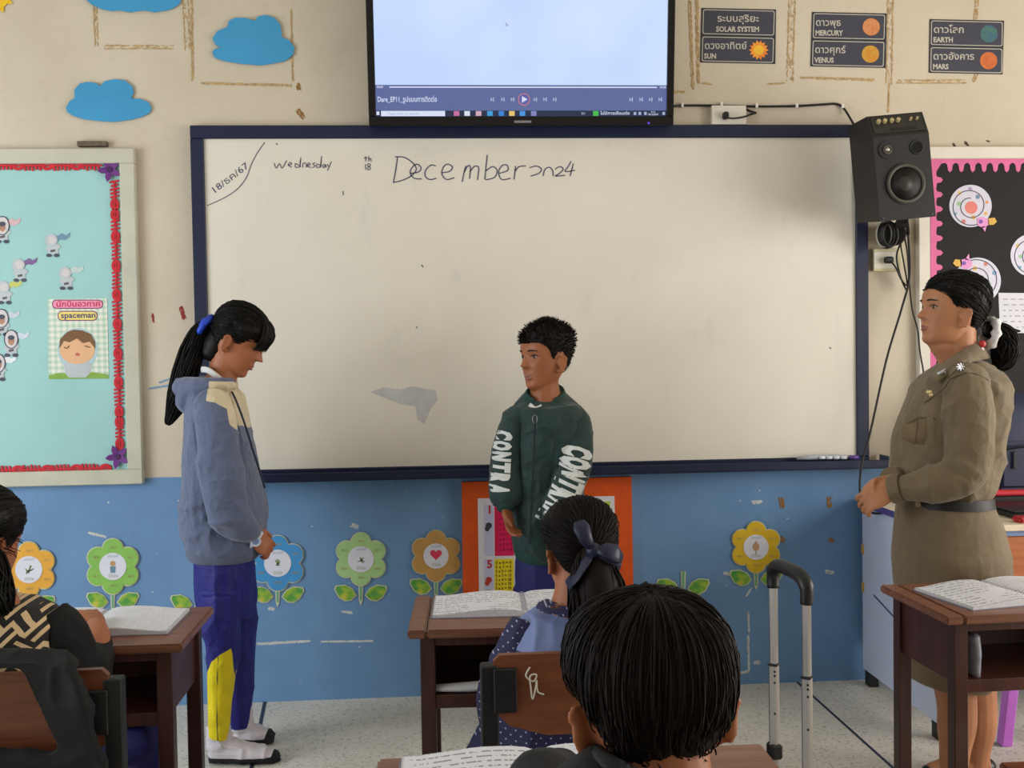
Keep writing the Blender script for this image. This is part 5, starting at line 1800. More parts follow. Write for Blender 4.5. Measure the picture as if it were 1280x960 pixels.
class Head:
    def __init__(self, px, py, Y, H, fwd, up=(0, 0, 1)):
        self.c = at(px, py, Y)
        self.H = H
        f = np.array(fwd, float)
        f /= np.linalg.norm(f)
        u = np.array(up, float)
        u -= f * (u @ f)
        u /= np.linalg.norm(u)
        r = np.cross(f, u)
        self.R = np.stack((r, f, u))          # rows: right, forward, up
        self.grid = head_grid()

    def w(self, p):
        """head coordinates (x right, d forward, z from mid height) to world"""
        return self.c + (np.asarray(p, float) * self.H) @ self.R

    def loc(self, P):
        return ((np.asarray(P) - self.c) @ self.R.T) / self.H

    def skin(self):
        g = G()
        return g.loft([list(self.w(r)) for r in self.grid])

    def ear(self, s, deg=32):
        """one ear: bowl-shaped plate with a rolled rim"""
        g = G()
        nr, na = 7, 24
        out = math.radians(deg)
        rings_f, rings_b = [], []
        for i in range(nr):
            q = (i + 0.3) / (nr - 0.7)
            for lst, side in ((rings_f, 1), (rings_b, -1)):
                ring_ = []
                for k in range(na):
                    t = 2 * math.pi * k / na
                    zz = math.sin(t)
                    dd = -math.cos(t)
                    ew = 0.058 if zz > 0 else 0.046
                    e_z = 0.128 * zz * q
                    e_d = ew * dd * q * (1.0 if zz > -0.3 else 0.85)
                    bowl = 0.030 * q ** 2 - 0.016 * (1 - q) + 0.012 * math.exp(-((q - 0.93) / 0.12) ** 2)
                    th = (0.010 + 0.006 * q) * side
                    # local plate: u backwards, v up, n outwards; hinge at the front edge
                    u = -e_d * 1.15 + 0.062
                    nrm = bowl + th
                    ox = u * math.sin(out) + nrm * math.cos(out)
                    od = -(u * math.cos(out)) + nrm * math.sin(out) * 0.4
                    ring_.append(self.w((s * (0.305 + ox * 1.15), -0.030 + od, -0.120 + e_z + u * 0.10)))
                lst.append(ring_)
        g.loft(rings_b[::-1] + rings_f)
        rim = rings_f[-1]
        g.tube([rim[k % na] for k in range(2, 19)], 0.016 * self.H, 8)
        lobe = self.w((s * 0.325, -0.045, -0.225))
        g.sphere(lobe, 0.030 * self.H, 10, 8)
        return g

    def front(self, x, z):
        """forward reach of the face at (x, z measured from the chin)"""
        q = self.grid.reshape(-1, 3)
        m = q[:, 1] > 0.0
        q = q[m]
        i = np.argsort((q[:, 0] - x) ** 2 + (q[:, 2] - (z - 0.5)) ** 2)[:4]
        return q[i, 1].mean()

    def face_parts(self, parent, m_brow, m_lip, eyes='open', m_iris=None, mouth=0.0, brow_th=0.011):
        H = self.H
        for s in (-1, 1):
            P = []
            for t in np.linspace(0, 1, 6):
                x = s * (0.075 + 0.16 * t)
                z = 0.592 + 0.028 * math.sin(math.pi * (0.25 + 0.6 * t))
                P.append(self.w((x, self.front(x, z) + 0.004, z - 0.5)))
            part('eyebrow', G().tube(P, [brow_th * H * v for v in (0.9, 1.2, 1.2, 1.0, 0.8, 0.3)], 8), m_brow, parent, True)
            x, z = s * 0.150, 0.520
            d = self.front(x, z)
            if eyes == 'open':
                e = G().sphere((0, 0, 0), (0.056, 0.030, 0.019), 16, 10)
                e.v = [tuple(self.w(np.array(v) + (x, d - 0.012, z - 0.5))) for v in e.v]
                eo = part('eye', e, M('eye_white', rgb(168, 154, 144), 0.25, 0.02), parent, True)
                e = G().sphere((0, 0, 0), (0.024, 0.010, 0.021), 14, 8)
                gx = 0.004
                e.v = [tuple(self.w(np.array(v) + (x + gx * s, d + 0.014, z - 0.5))) for v in e.v]
                part('iris', e, m_iris or M('iris_dark', rgb(26, 16, 12), 0.15, 0.02), eo, True)
            P = []
            for t in np.linspace(0, 1, 7):
                xx = s * (0.088 + 0.130 * t)
                zz = (0.522 + 0.030 * math.sin(math.pi * t)) if eyes == 'open' else (0.512 - 0.016 * math.sin(math.pi * t))
                P.append(self.w((xx, self.front(xx, zz) + 0.006, zz - 0.5)))
            part('eyelashes', G().tube(P, [0.0065 * H * v for v in (0.4, 0.9, 1.1, 1.2, 1.2, 1.0, 0.5)], 6), M('lash_dark', rgb(24, 16, 14), 0.6, 0.05), parent, True)
        for z0, am, nm in ((0.253, 0.019, 'upper_lip'), (0.208 - mouth, 0.021, 'lower_lip')):
            P, Rr = [], []
            for t in np.linspace(-1, 1, 11):
                x = 0.105 * t
                z = z0 - (0.012 if nm == 'upper_lip' else -0.016) * abs(t) ** 1.5
                P.append(self.w((x, self.front(x, z) - 0.006, z - 0.5)))
                Rr.append(H * am * (1 - 0.8 * abs(t) ** 1.6))
            part(nm, G().tube(P, Rr, 8), m_lip, parent, True)
        if mouth:
            e = G().sphere((0, 0, 0), (0.060, 0.012, 0.5 * mouth + 0.006), 14, 8)
            e.v = [tuple(self.w(np.array(v) + (0, self.front(0, 0.23) - 0.002, 0.230 - mouth / 2 - 0.5))) for v in e.v]
            part('open_mouth', e, M('mouth_dark', rgb(70, 26, 22), 0.5, 0.05), parent, True)
            e = G().box((0, 0, 0), (0.08, 0.012, 0.014), None, 0.004)
            e.v = [tuple(self.w(np.array(v) + (0, self.front(0, 0.24) + 0.004, 0.2395 - 0.5))) for v in e.v]
            part('teeth', e, M('tooth_white', rgb(220, 212, 200), 0.3, 0.02), parent)

    # hair ---------------------------------------------------------
    def cap(self, hl, thick, rough=0.012, seed=0, freq=(60, 60, 10), shape=None):
        """hair shell: hl = [(d, z)] hairline seen from the side (z from the chin), thick(d, z) in head units"""
        g0 = head_grid(90, 120, bumps=False)
        x, d, z = g0[..., 0], g0[..., 1], g0[..., 2] + 0.5
        hl = np.array(sorted(hl))
        line = np.interp(d, hl[:, 0], hl[:, 1])
        m = z - line
        th = thick(x, d, z)
        a = np.arctan2(x, d)
        nz = vnoise(np.stack((np.cos(a).ravel() * 3, np.sin(a).ravel() * 3, z.ravel()), -1), freq, seed).reshape(a.shape)
        off = np.where(m > -0.03, th * (0.12 * smooth01(-0.015, 0.03, m) + 0.88 * smooth01(0.0, 0.15, m)) - 0.02 * (1 - smooth01(-0.03, 0.0, m)) + rough * nz * smooth01(0, 0.08, m), -0.03)
        dirv = g0 - HC
        dirv /= np.linalg.norm(dirv, axis=-1, keepdims=True)
        q = g0 + dirv * off[..., None]
        if shape is not None:
            q = shape(q)
        self.capq = q
        self.capmask = m
        v = q.reshape(-1, 3) - HC
        r = np.linalg.norm(v, axis=1)
        kd = KDTree(len(v))
        for i, (p, rr) in enumerate(zip(v, r)):
            kd.insert(Vector(p / rr), i)
        kd.balance()
        self.kd, self.kr = kd, r
        g = G()
        return g.loft([list(self.w(rw)) for rw in q])

    def surf(self, dv, lift):
        """point on the hair shell in direction dv, lifted"""
        dv = np.array(dv, float)
        dv /= np.linalg.norm(dv) + 1e-9
        r = 0
        ws = 0
        for co, i, dist in self.kd.find_n(Vector(dv), 3):
            w = 1 / (dist + 1e-3)
            r += self.kr[i] * w
            ws += w
        return HC + dv * (r / ws + lift)

    def comb(self, n, target, rad=0.008, seed=0, lift=0.004, jitter=0.10, seg=8, mmin=0.0, edge=0.45, span=(0.0, 1.0)):
        """strands lying on the shell and running towards a direction (ponytail knot) or, for a function, to target(dv)"""
        rs = np.random.RandomState(seed)
        q = self.capq.reshape(-1, 3)
        m = self.capmask.ravel()
        idx = np.where(m > mmin)[0]
        ide = np.where((m > -0.035) & (m < 0.012))[0]
        g = G()
        for _ in range(n):
            i = rs.choice(ide if rs.rand() < edge else idx)
            a = q[i] - HC
            a = a / np.linalg.norm(a)
            b = np.array(target(a) if callable(target) else target, float)
            b = b / np.linalg.norm(b) + rs.normal(0, jitter * 0.35, 3)
            b /= np.linalg.norm(b)
            P, Rr = [], []
            t1 = span[0] + (span[1] - span[0]) * (1 if rs.rand() < 0.6 else rs.uniform(0.5, 1))
            ja = rs.normal(0, 0.012, 3)
            for k in range(seg):
                t = t1 * k / (seg - 1)
                dv = a * (1 - t) + b * t
                P.append(self.w(self.surf(dv, lift + 0.004 * math.sin(t * 5 + i)) + ja * math.sin(math.pi * t)))
                Rr.append(self.H * rad * (0.35 + 0.65 * math.sin(math.pi * (0.12 + 0.8 * k / (seg - 1)))))
            g.tube(P, Rr, 4)
        return g


def bundle(P, Rr, n, r, seed=0, core=0.8, wob=0.15, endspread=1.0, flat=1.0):
    """a tail of hair: core plus n strands following a path P with radii Rr"""
    rs = np.random.RandomState(seed)
    P = smoothpath(P, 4)
    kk = len(P)
    Rs = np.interp(np.linspace(0, 1, kk), np.linspace(0, 1, len(Rr)), Rr)
    g = G()
    g.tube(P, [max(0.001, v * core) for v in Rs], 12)
    T = [P[min(i + 1, kk - 1)] - P[max(i - 1, 0)] for i in range(kk)]
    X = []
    prev = np.array((0.3, 0.9, 0.2))
    for t in T:
        t = t / np.linalg.norm(t)
        x = prev - t * (prev @ t)
        x /= np.linalg.norm(x)
        prev = x
        X.append((x, np.cross(t, x)))
    for s in range(n):
        a = rs.uniform(0, 2 * math.pi)
        q = 0.55 + 0.5 * rs.rand()
        L = kk if rs.rand() < 0.55 else int(kk * rs.uniform(0.65, 1.0))
        ph, fr = rs.uniform(0, 6.28), rs.uniform(1, 3)
        pts, rad = [], []
        for i in range(max(4, L)):
            if i >= kk:
                break
            aa = a + wob * math.sin(ph + fr * i / kk * 3)
            rr = Rs[i] * q * (1 + (endspread - 1) * i / kk)
            pts.append(P[i] + X[i][0] * rr * math.cos(aa) + X[i][1] * rr * math.sin(aa) * flat)
            rad.append(r * (0.5 + 0.5 * math.sin(math.pi * (0.15 + 0.8 * i / kk))))
        rad[-1] = r * 0.15
        g.tube(pts, rad, 4)
    return g


# ------------------------------------------------------------------ hands
def hand(wrist, dirv, back, thumb, L=0.15, curl=(0.5, 0.6, 0.45), tcurl=0.5, spread=0.055, tout=0.7, fcurl=None):
    """palm, four fingers and a thumb; back = normal out of the back of the hand, thumb = +1/-1 side of cross(dir, back)"""
    wv = np.array(wrist, float)
    d = np.array(dirv, float)
    d /= np.linalg.norm(d)
    b = np.array(back, float)
    b -= d * (b @ d)
    b /= np.linalg.norm(b)
    s = np.cross(d, b) * thumb
    out = []
    secs = [(-0.10, 0.155, 0.115), (0.0, 0.150, 0.110), (0.12, 0.200, 0.105), (0.30, 0.235, 0.095), (0.46, 0.235, 0.080), (0.52, 0.215, 0.060)]
    out.append(G().loft([[wv + d * (t * L) + s * (w_ * L * math.cos(a)) + b * (h * L * math.sin(a)) for a in np.linspace(0, 2 * math.pi, 17)[:-1]] for t, w_, h in secs]))
    for f, (o, ln) in enumerate(((0.170, 0.40), (0.058, 0.455), (-0.055, 0.425), (-0.160, 0.335))):
        c = curl if fcurl is None else fcurl[f]
        p = wv + d * (0.40 * L) + s * (o * L)
        dd = d + s * (spread * (1.5 - f) * 2)
        dd /= np.linalg.norm(dd)
        P = [p, wv + d * (0.50 * L) + s * (o * L) + b * 0.008 * L]
        ang = 0.0
        q = P[-1]
        for j, fr in enumerate((0.46, 0.30, 0.24)):
            ang += c[j]
            q = q + (dd * math.cos(ang) - b * math.sin(ang)) * (ln * fr * L)
            P.append(q)
        out.append(limbw(P, [0.052 * L, 0.050 * L, 0.046 * L, 0.041 * L, 0.028 * L], 10, 3))
    p0 = wv + d * (0.10 * L) + s * (0.12 * L)
    td = d * 0.62 + s * tout - b * 0.25
    td /= np.linalg.norm(td)
    p1 = p0 + td * (0.20 * L)
    t2 = td * math.cos(tcurl) + (d * 0.75 - s * 0.5 - b * 0.4) * math.sin(tcurl)
    t2 /= np.linalg.norm(t2)
    p2 = p1 + t2 * (0.17 * L)
    p3 = p2 + (t2 * 0.9 + d * 0.2 - s * 0.15) * (0.13 * L)
    out.append(limbw([p0, p1, p2, p3], [0.085 * L, 0.070 * L, 0.056 * L, 0.036 * L], 10, 3))
    return out


def skin_mat(name, c, rough=0.5):
    t = NT(name)
    n = t.noise(14, 4)
    n2 = t.noise(160, 2)
    lo = tuple(v * 0.86 for v in c[:3]) + (1,)
    hi = tuple(min(1, v * 1.1) for v in c[:3]) + (1,)
    t.base(t.ramp(n, [(0.3, lo), (0.7, hi)]))
    p = t.p
    p.inputs['Roughness'].default_value = rough
    p.inputs['Specular IOR Level'].default_value = 0.35
    p.inputs['Subsurface Weight'].default_value = 0.12
    p.inputs['Subsurface Radius'].default_value = (0.010, 0.004, 0.002)
    p.inputs['Subsurface Scale'].default_value = 0.5
    t.bump(n2, 0.05, 0.001)
    return t.m


m_skin_a = skin_mat('skin_tan', rgb(162, 100, 67))
m_skin_b = skin_mat('skin_brown', rgb(156, 96, 62))
m_skin_c = skin_mat('skin_fair_tan', rgb(176, 120, 85))
m_lip = M('lip_rose', rgb(150, 84, 74), 0.4, 0.06)
def hair_mat(name, c, rough=0.42):
    t = NT(name)
    n = t.noise(5.0, 4, 0.6, sx=(30, 30, 6))
    t.base(t.ramp(n, [(0.3, tuple(v * 0.7 for v in c[:3]) + (1,)), (0.75, tuple(min(1, v * 1.5) for v in c[:3]) + (1,))]))
    t.p.inputs['Roughness'].default_value = rough
    t.p.inputs['Specular IOR Level'].default_value = 0.16
    return t.m


m_hair = hair_mat('black_hair', rgb(15, 12, 11), 0.5)
m_hair2 = hair_mat('brown_black_hair', rgb(19, 12, 10), 0.6)
m_brow = M('brow_hair', rgb(38, 26, 20), 0.7, 0.1)


def band(lower, upper, t, e=None):
    """strip of cloth between two edges (pixel + Y points), thickness t outwards"""
    A = smoothpath([at(*q) for q in lower], 4)
    B = smoothpath([at(*q) for q in upper], 4)
    c = (sum(A) + sum(B)) / (2 * len(A))
    rings_ = []
    for a, b in zip(A, B):
        o = (a + b) / 2 - c
        o[2] = 0
        o /= np.linalg.norm(o) + 1e-9
        m_ = (a + b) / 2 + o * t * 0.6
        rings_.append([a, m_, b, b + o * t, m_ + o * t, a + o * t])
    return G().loft(rings_)

# ================================================================== standing girl in the grey hoodie
YG = -0.48
gp = thing('person', 'standing girl in a grey blue hoodie looking down at her hands', 'person', (at(290, 930, YG)[0], YG, 0))
th = math.radians(31)
hd = Head(300.5, 425.5, YG, 0.206, (math.cos(th), -0.10, -math.sin(th)), (math.sin(th), 0, math.cos(th)))
sk_ = [hd.skin(), hd.ear(1), hd.ear(-1)]
sk_.append(limb([(287, 437, YG, 0.048), (280, 462, YG, 0.045), (273, 486, YG, 0.050), (268, 508, YG, 0.06)], 18))
sk_.append(body_loft([(500, 250, 500, 285, 0.07), (520, 244, 520, 296, 0.13), (560, 238, 560, 306, 0.12), (620, 236, 620, 315, 0.11), (690, 256, 690, 306, 0.085), (720, 258, 720, 304, 0.085), (735, 262, 735, 300, 0.075)], YG))
for s, (sx, ex, wx) in ((-1, (268, 282, 314)), (1, (268, 286, 318))):
    sk_.append(limb([(sx, 512, YG + s * 0.12, 0.042), (sx + 6, 560, YG + s * 0.15, 0.038), (ex, 636, YG + s * 0.145, 0.034), ((ex + wx) / 2, 655, YG + s * 0.12, 0.029), (wx, 669, YG + s * 0.085, 0.023)]))
sk_.append(limb([(276, 720, YG - 0.065, 0.050), (277, 800, YG - 0.08, 0.040), (275, 860, YG - 0.082, 0.034), (274, 925, YG - 0.085, 0.026), (276, 934, YG - 0.085, 0.026)]))
sk_.append(limb([(290, 720, YG + 0.065, 0.050), (298, 800, YG + 0.072, 0.040), (300, 860, YG + 0.075, 0.034), (300, 910, YG + 0.075, 0.026), (302, 918, YG + 0.075, 0.026)]))
sk_ += hand(at(313, 668, YG - 0.085), (0.66, 0.22, -0.62), (0.42, -0.80, 0.42), -1, 0.135, (0.75, 1.0, 0.7), 0.6)
sk_ += hand(at(318, 667, YG + 0.075), (0.70, -0.42, -0.55), (0.45, 0.75, 0.45), 1, 0.135, (0.7, 0.9, 0.7), 0.5)
put('body', remesh(sk_, 0.0036, 2), m_skin_a, gp)
hd.face_parts(gp, m_brow, m_lip, 'closed')
# hair
gcap = hd.cap([(-0.6, 0.02), (-0.32, 0.03), (-0.26, 0.08), (-0.20, 0.24), (-0.17, 0.50), (-0.10, 0.58), (0.00, 0.56), (0.05, 0.48), (0.10, 0.50), (0.16, 0.58), (0.22, 0.64), (0.30, 0.62), (0.36, 0.60), (0.42, 0.58)],
              lambda x, d, z: 0.035 + 0.030 * smooth01(0.15, 0.36, d) + 0.02 * smooth01(0.75, 1.0, z), 0.010, 1)
knot = at(257, 407, YG)
kd_ = hd.loc(knot) - HC
hair = part('hair', gcap, m_hair, gp, True)
part('combed_strands', hd.comb(900, kd_, 0.0060, 1), m_hair, hair, True)['kind'] = 'stuff'
# fringe falling forward over the brow
rs = np.random.RandomState(4)
g = G()
for i in range(200):
    x = rs.uniform(-0.26, 0.30)
    a = np.array((x * 0.6, 0.16 + rs.uniform(-0.05, 0.06), 0.46))
    b = np.array((x * 1.05 + 0.02, 0.375 - 0.35 * x * x + rs.uniform(-0.01, 0.03), 0.22 + rs.uniform(-0.03, 0.03)))
    c = np.array((x * 1.12 + 0.03, 0.378 - 0.5 * x * x + rs.uniform(-0.02, 0.02), 0.035 + rs.uniform(-0.05, 0.06) + 0.10 * abs(x)))
    g.tube([hd.w(p) for p in smoothpath([a, (a + b) / 2 + (0, 0.03, 0.03), b, c], 4)], [hd.H * v for v in np.interp(np.linspace(0, 1, 13), (0, 0.4, 1), (0.008, 0.011, 0.002))], 5)
part('nape_hair', limb([(283, 420, YG, 0.050), (272, 432, YG, 0.046), (265, 443, YG, 0.036), (262, 451, YG, 0.018)], 16), m_hair, hair, True)
part('fringe', g, m_hair, hair, True)['kind'] = 'stuff'
tailp = [at(259, 405, YG), at(249, 416, YG), at(240, 440, YG), at(232, 466, YG - 0.01), at(224, 494, YG - 0.01), at(217, 514, YG), at(209, 531, YG)]
part('ponytail', bundle(tailp, [0.016, 0.026, 0.034, 0.034, 0.030, 0.020, 0.006], 150, 0.0022, 3, 0.8, 0.3, 1.25), m_hair, hair, True)
m_rib = M('blue_ribbon', rgb(28, 66, 190), 0.5, 0.1, 30)
P = [knot + hd.H * np.array((0.02 * math.cos(a), 0.15 * math.sin(a), 0.0)) + np.array((math.cos(a) * 0.015, 0, math.cos(a) * 0.026)) for a in np.linspace(0, 2 * math.pi, 20)]
gr = G().tube(P, 0.010, 8, cap=False)
gr.tube([at(251, 409, YG - 0.03), at(256, 402, YG - 0.035), at(265, 397, YG - 0.03)], [(0.010, 0.003), (0.013, 0.004), (0.006, 0.003)], 8)
part('hair_ribbon', gr, m_rib, gp, True)

# hoodie
rows = [(475, 252, 482, 290, 0.060), (483, 243, 489, 296, 0.100), (496, 236, 500, 302, 0.140), (515, 233, 518, 306, 0.155), (540, 231, 545, 311, 0.155), (575, 229, 580, 320, 0.15), (610, 227, 614, 328, 0.15), (640, 226, 642, 331, 0.15), (664, 227, 664, 331, 0.15), (680, 233, 680, 328, 0.14), (688, 237, 688, 325, 0.13)]
ho = [body_loft(rows, YG, 32)]
slv = []
for s in (-1, 1):
    w_ = 314 if s < 0 else 319
    (slv if s < 0 else ho).append(limb([(264, 502, YG + s * 0.095, 0.060), (269, 525, YG + s * 0.140, 0.064), (275, 575, YG + s * 0.165, 0.063), (280, 622, YG + s * 0.170, 0.060), (287, 645, YG + s * 0.160, 0.054), (302, 657, YG + s * 0.130, 0.046), (w_ - 2, 666, YG + s * 0.095, 0.034)], 20))
# hood lying round the neck and down the back
hp = []
for a in np.linspace(-2.6, 2.6, 15):
    k = (1 + math.cos(a)) / 2          # 1 at the back
    hp.append((261 - 33 * math.cos(a), 480 + 5 * k - 0 * (1 - k), YG + 0.098 * math.sin(a), 0.020 + 0.021 * k))
ho.append(limb(hp, 14))
g = G().sphere((0, 0, 0), (0.042, 0.095, 0.062), 18, 12)
oc = at(238, 495, YG)
Rm = np.array(Matrix.Rotation(0.35, 3, 'Y'))
g.v = [tuple(Rm @ np.array(v) + oc) for v in g.v]
ho.append(g)
me = remesh(ho, 0.0045, 2)
Yn = YG - 0.16
crs = [
    (at(262, 640, Yn), at(300, 632, YG - 0.2), 0.012, 0.008), (at(268, 628, YG - 0.22), at(298, 616, YG - 0.2), 0.010, -0.006),
    (at(272, 655, YG - 0.2), at(306, 644, YG - 0.18), 0.010, 0.007), (at(262, 520, YG - 0.2), at(256, 600, YG - 0.16), 0.010, -0.008),
    (at(246, 525, YG - 0.15), at(254, 560, YG - 0.17), 0.010, -0.007), (at(300, 560, YG - 0.15), at(312, 640, YG - 0.13), 0.010, -0.006),
    (at(240, 600, YG - 0.14), at(246, 670, YG - 0.14), 0.012, 0.006), (at(258, 610, YG - 0.15), at(270, 672, YG - 0.15), 0.012, -0.007),
    (at(232, 490, YG - 0.08), at(262, 484, YG - 0.11), 0.008, -0.009)]
folds(me, 0.0075, (6, 6, 7), crs, 3)
ms = remesh(slv, 0.0045, 2)
folds(ms, 0.0085, (5, 5, 10), crs, 12)
P = mco(me)
cream = [at(x, y, Yn)[[0, 2]] for x, y in ((257.5, 477), (258, 501), (270, 503), (284, 511), (289, 530), (299, 541), (317, 566), (340, 560), (320, 520), (306, 498), (285, 478))]
set_attr(me, 'pat', polydist(P[:, [0, 2]], cream))
m_hood = MP('hoodie_fleece', rgb(92, 102, 130), rgb(214, 198, 166), 0.85, 0.25, 220, 0.07, sheen=0.25, wr=0.55)
set_attr(ms, 'pat', polydist(mco(ms)[:, [0, 2]], cream))
hoodie = put('hoodie', me, m_hood, gp)
put('sleeve', ms, m_hood, hoodie)
m_rib2 = M('hoodie_rib', rgb(84, 93, 116), 0.85, 0.08, 30, 0.35, 180, stretch=(6, 6, 1), sheen=0.2)
me = remesh([body_loft([(676, 234, 676, 327, 0.138), (681, 233.5, 681, 327, 0.140), (692, 235, 692, 325.5, 0.136), (697, 238, 697, 322, 0.130)], YG, 32)], 0.005, 2)
put('hem_band', me, m_rib2, hoodie)
for s, wx in ((-1, 314), (1, 319)):
    c0, c1 = at(wx - 7, 664.5, YG + s * 0.105), at(wx + 2, 669, YG + s * 0.084)
    part('cuff', G().tube([c0, (c0 + c1) / 2, c1], [0.033, 0.034, 0.029], 18), m_rib2, hoodie, True)
part('drawstring', G().tube(smoothpath([at(290, 490, YG - 0.06), at(296, 503, YG - 0.085), at(306, 530, YG - 0.10), at(317, 565, YG - 0.10), at(327, 596, YG - 0.09), at(331, 610, YG - 0.07)]), 0.0032, 6), M('drawstring_navy', rgb(44, 50, 72), 0.7, 0.05), hoodie, True)
part('undershirt_collar', G().tube(smoothpath([at(252, 462, YG - 0.030), at(260, 463, YG - 0.056), at(270, 470, YG - 0.060), at(282, 481, YG - 0.040)]), [(0.010, 0.0035)] * 19, 8), M('white_cotton', rgb(214, 212, 208), 0.8, 0.03), gp, True)
part('neck_cord', G().tube(smoothpath([at(258, 458, YG - 0.045), at(268, 464, YG - 0.060), at(278, 475, YG - 0.05)]), 0.0018, 6), M('black_cord', rgb(16, 16, 18), 0.6, 0.02), gp, True)
# wrist watch
wt = thing('wristwatch', 'white wristwatch on the wrist of the hoodie girl', 'watch', at(316, 676, YG - 0.13))
wc0 = at(318, 673.5, YG - 0.087)
wd = np.array((0.66, 0.22, -0.62))
wd /= np.linalg.norm(wd)
u1 = np.cross(wd, (0, 1, 0))
u1 /= np.linalg.norm(u1)
u2 = np.cross(wd, u1)
part('strap', G().tube([wc0 + u1 * 0.026 * math.cos(a) + u2 * 0.026 * math.sin(a) for a in np.linspace(0, 2 * math.pi, 25)], [(0.004, 0.010)] * 25, 8, cap=False), M('white_rubber', rgb(196, 206, 220), 0.4, 0.04), wt, True)
nf = np.array((0.1, -1.0, 0.1))
nf -= wd * (nf @ wd)
nf /= np.linalg.norm(nf)
part('case', G().tube([wc0 + nf * 0.024, wc0 + nf * 0.036], 0.0165, 20), MATS['white_rubber'], wt, 40)
part('dial', G().tube([wc0 + nf * 0.036, wc0 + nf * 0.0368], 0.010, 20), M('dial_blue', rgb(120, 140, 186), 0.3, 0.1), wt, 40)

# trousers
m_trs = MP('blue_track_trousers', rgb(34, 34, 118), rgb(226, 206, 20), 0.6, 0.15, 160, 0.08, cc=rgb(30, 30, 60), wr=0.5)
pts_ = [body_loft([(688, 246, 688, 316, 0.115), (700, 244, 700, 318, 0.125), (730, 246, 730, 319, 0.13), (752, 249, 752, 319, 0.13), (770, 256, 770, 314, 0.10)], YG, 28)]
pts_.append(body_loft([(740, 249, 740, 306, 0.066), (770, 252, 770, 302, 0.068), (800, 256, 800, 299, 0.064), (830, 257, 830, 296, 0.062), (860, 257.5, 860, 293, 0.060), (900, 258.5, 900, 290, 0.056), (919, 259, 922, 289, 0.052)], YG - 0.08, 20))
pts_.append(body_loft([(740, 266, 740, 320, 0.066), (770, 270, 770, 319.5, 0.066), (800, 276, 800, 319, 0.062), (830, 280, 830, 318, 0.060), (860, 282, 860, 317, 0.058), (895, 285, 895, 314, 0.054), (908, 288, 906, 312, 0.048)], YG + 0.075, 20))
me = remesh(pts_, 0.0045, 2)
folds(me, 0.0075, (7, 7, 4), [(at(262, 820, YG - 0.15), at(266, 915, YG - 0.14), 0.010, 0.005), (at(296, 700, YG - 0.12), at(300, 800, YG - 0.14), 0.012, -0.007), (at(284, 700, YG - 0.12), at(286, 810, YG - 0.15), 0.012, 0.006),
                              (at(300, 795, YG - 0.1), at(320, 790, YG), 0.008, -0.005), (at(262, 900, YG - 0.14), at(288, 908, YG - 0.14), 0.008, 0.005)], 9)
P = mco(me)
Yl = YG - 0.14
yel = [at(x, y, Yl)[[0, 2]] for x, y in ((287, 813), (276, 818), (264, 828), (256, 845), (250, 870), (252, 930), (288.5, 930), (289, 870), (288, 820))]
dd = polydist(P[:, [0, 2]], yel)
dd = np.where(P[:, 1] < YG - 0.01, dd, -0.05)
set_attr(me, 'pat', dd)
lx = np.interp(P[:, 2], [at(0, y, Yl)[2] for y in (925, 870, 822)], [at(x, y, Yl)[0] for x, y in ((271, 925), (271, 870), (273, 822))])
set_attr(me, 'pat2', np.where(dd > -0.001, 0.0016 - np.abs(P[:, 0] - lx), -0.05))
put('trousers', me, m_trs, gp)
# socks with black soles
m_sock = MP('school_sock', rgb(204, 198, 206), rgb(34, 34, 40), 0.85, 0.3, 260, 0.05)
for s, ax, hx, tx in ((-1, 275, 261, 351), (1, 303, 292, 343)):
    yy = YG - 0.085 if s < 0 else YG + 0.075
    x0, x1, xa = at(hx, 940, yy)[0], at(tx, 938, yy)[0], at(ax, 920, yy)[0]
    L = x1 - x0
    g1 = G()
    secs = [(0.0, 0.030, 0.014, 0.036), (0.04, 0.040, 0.026, 0.055), (0.16, 0.050, 0.034, 0.085), (0.34, 0.046, 0.036, 0.080), (0.52, 0.036, 0.040, 0.062), (0.72, 0.028, 0.043, 0.050), (0.88, 0.022, 0.038, 0.040), (0.97, 0.018, 0.024, 0.032), (1.0, 0.016, 0.010, 0.022)]
    g1.loft([[(x0 + L * t, yy + w_ * math.cos(a) * (1.0), max(0.002, h / 2 + (h / 2) * math.sin(a))) for a in np.linspace(0, 2 * math.pi, 21)[:-1]] for t, _, w_, h in secs])
    g2 = G().tube([(xa, yy, 0.05), (xa - 0.002, yy, 0.085), (xa - 0.004, yy, 0.12)], [0.038, 0.036, 0.037], 16)
    me = remesh([g1, g2], 0.004, 3)
    folds(me, 0.004, (14, 10, 34), (), 5 + s)
    P = mco(me)
    P[:, 2] = np.maximum(P[:, 2], 0.001)
    mset(me, P)
    set_attr(me, 'pat', np.maximum(0.026 - P[:, 2], P[:, 0] - (x1 - 0.036 + 0.4 * P[:, 2])))
    put('sock', me, m_sock, gp)

# ================================================================== standing boy in the green jacket
YB_ = -0.36
bp_ = thing('person', 'standing boy in a dark green jacket with white sleeve lettering', 'person', (at(690, 860, YB_)[0], YB_, 0))
hb = Head(680.5, 446.5, YB_, 0.211, (-0.86, -0.50, -0.04), (-0.02, 0, 1))
sk_ = [hb.skin(), hb.ear(1), hb.ear(-1)]
sk_.append(limb([(682, 455, YB_, 0.048), (681, 480, YB_, 0.046), (682, 500, YB_ + 0.01, 0.054), (684, 515, YB_ + 0.01, 0.06)], 18))
sk_.append(body_loft([(508, 655, 508, 714, 0.06), (525, 648, 525, 726, 0.085), (580, 650, 580, 724, 0.085), (660, 652, 660, 722, 0.085), (700, 656, 700, 718, 0.07), (735, 660, 735, 714, 0.06)], YB_))
sk_.append(limb([(646, 518, YB_ - 0.02, 0.036), (634, 585, YB_ - 0.04, 0.031), (632, 634, YB_ - 0.09, 0.022)]))
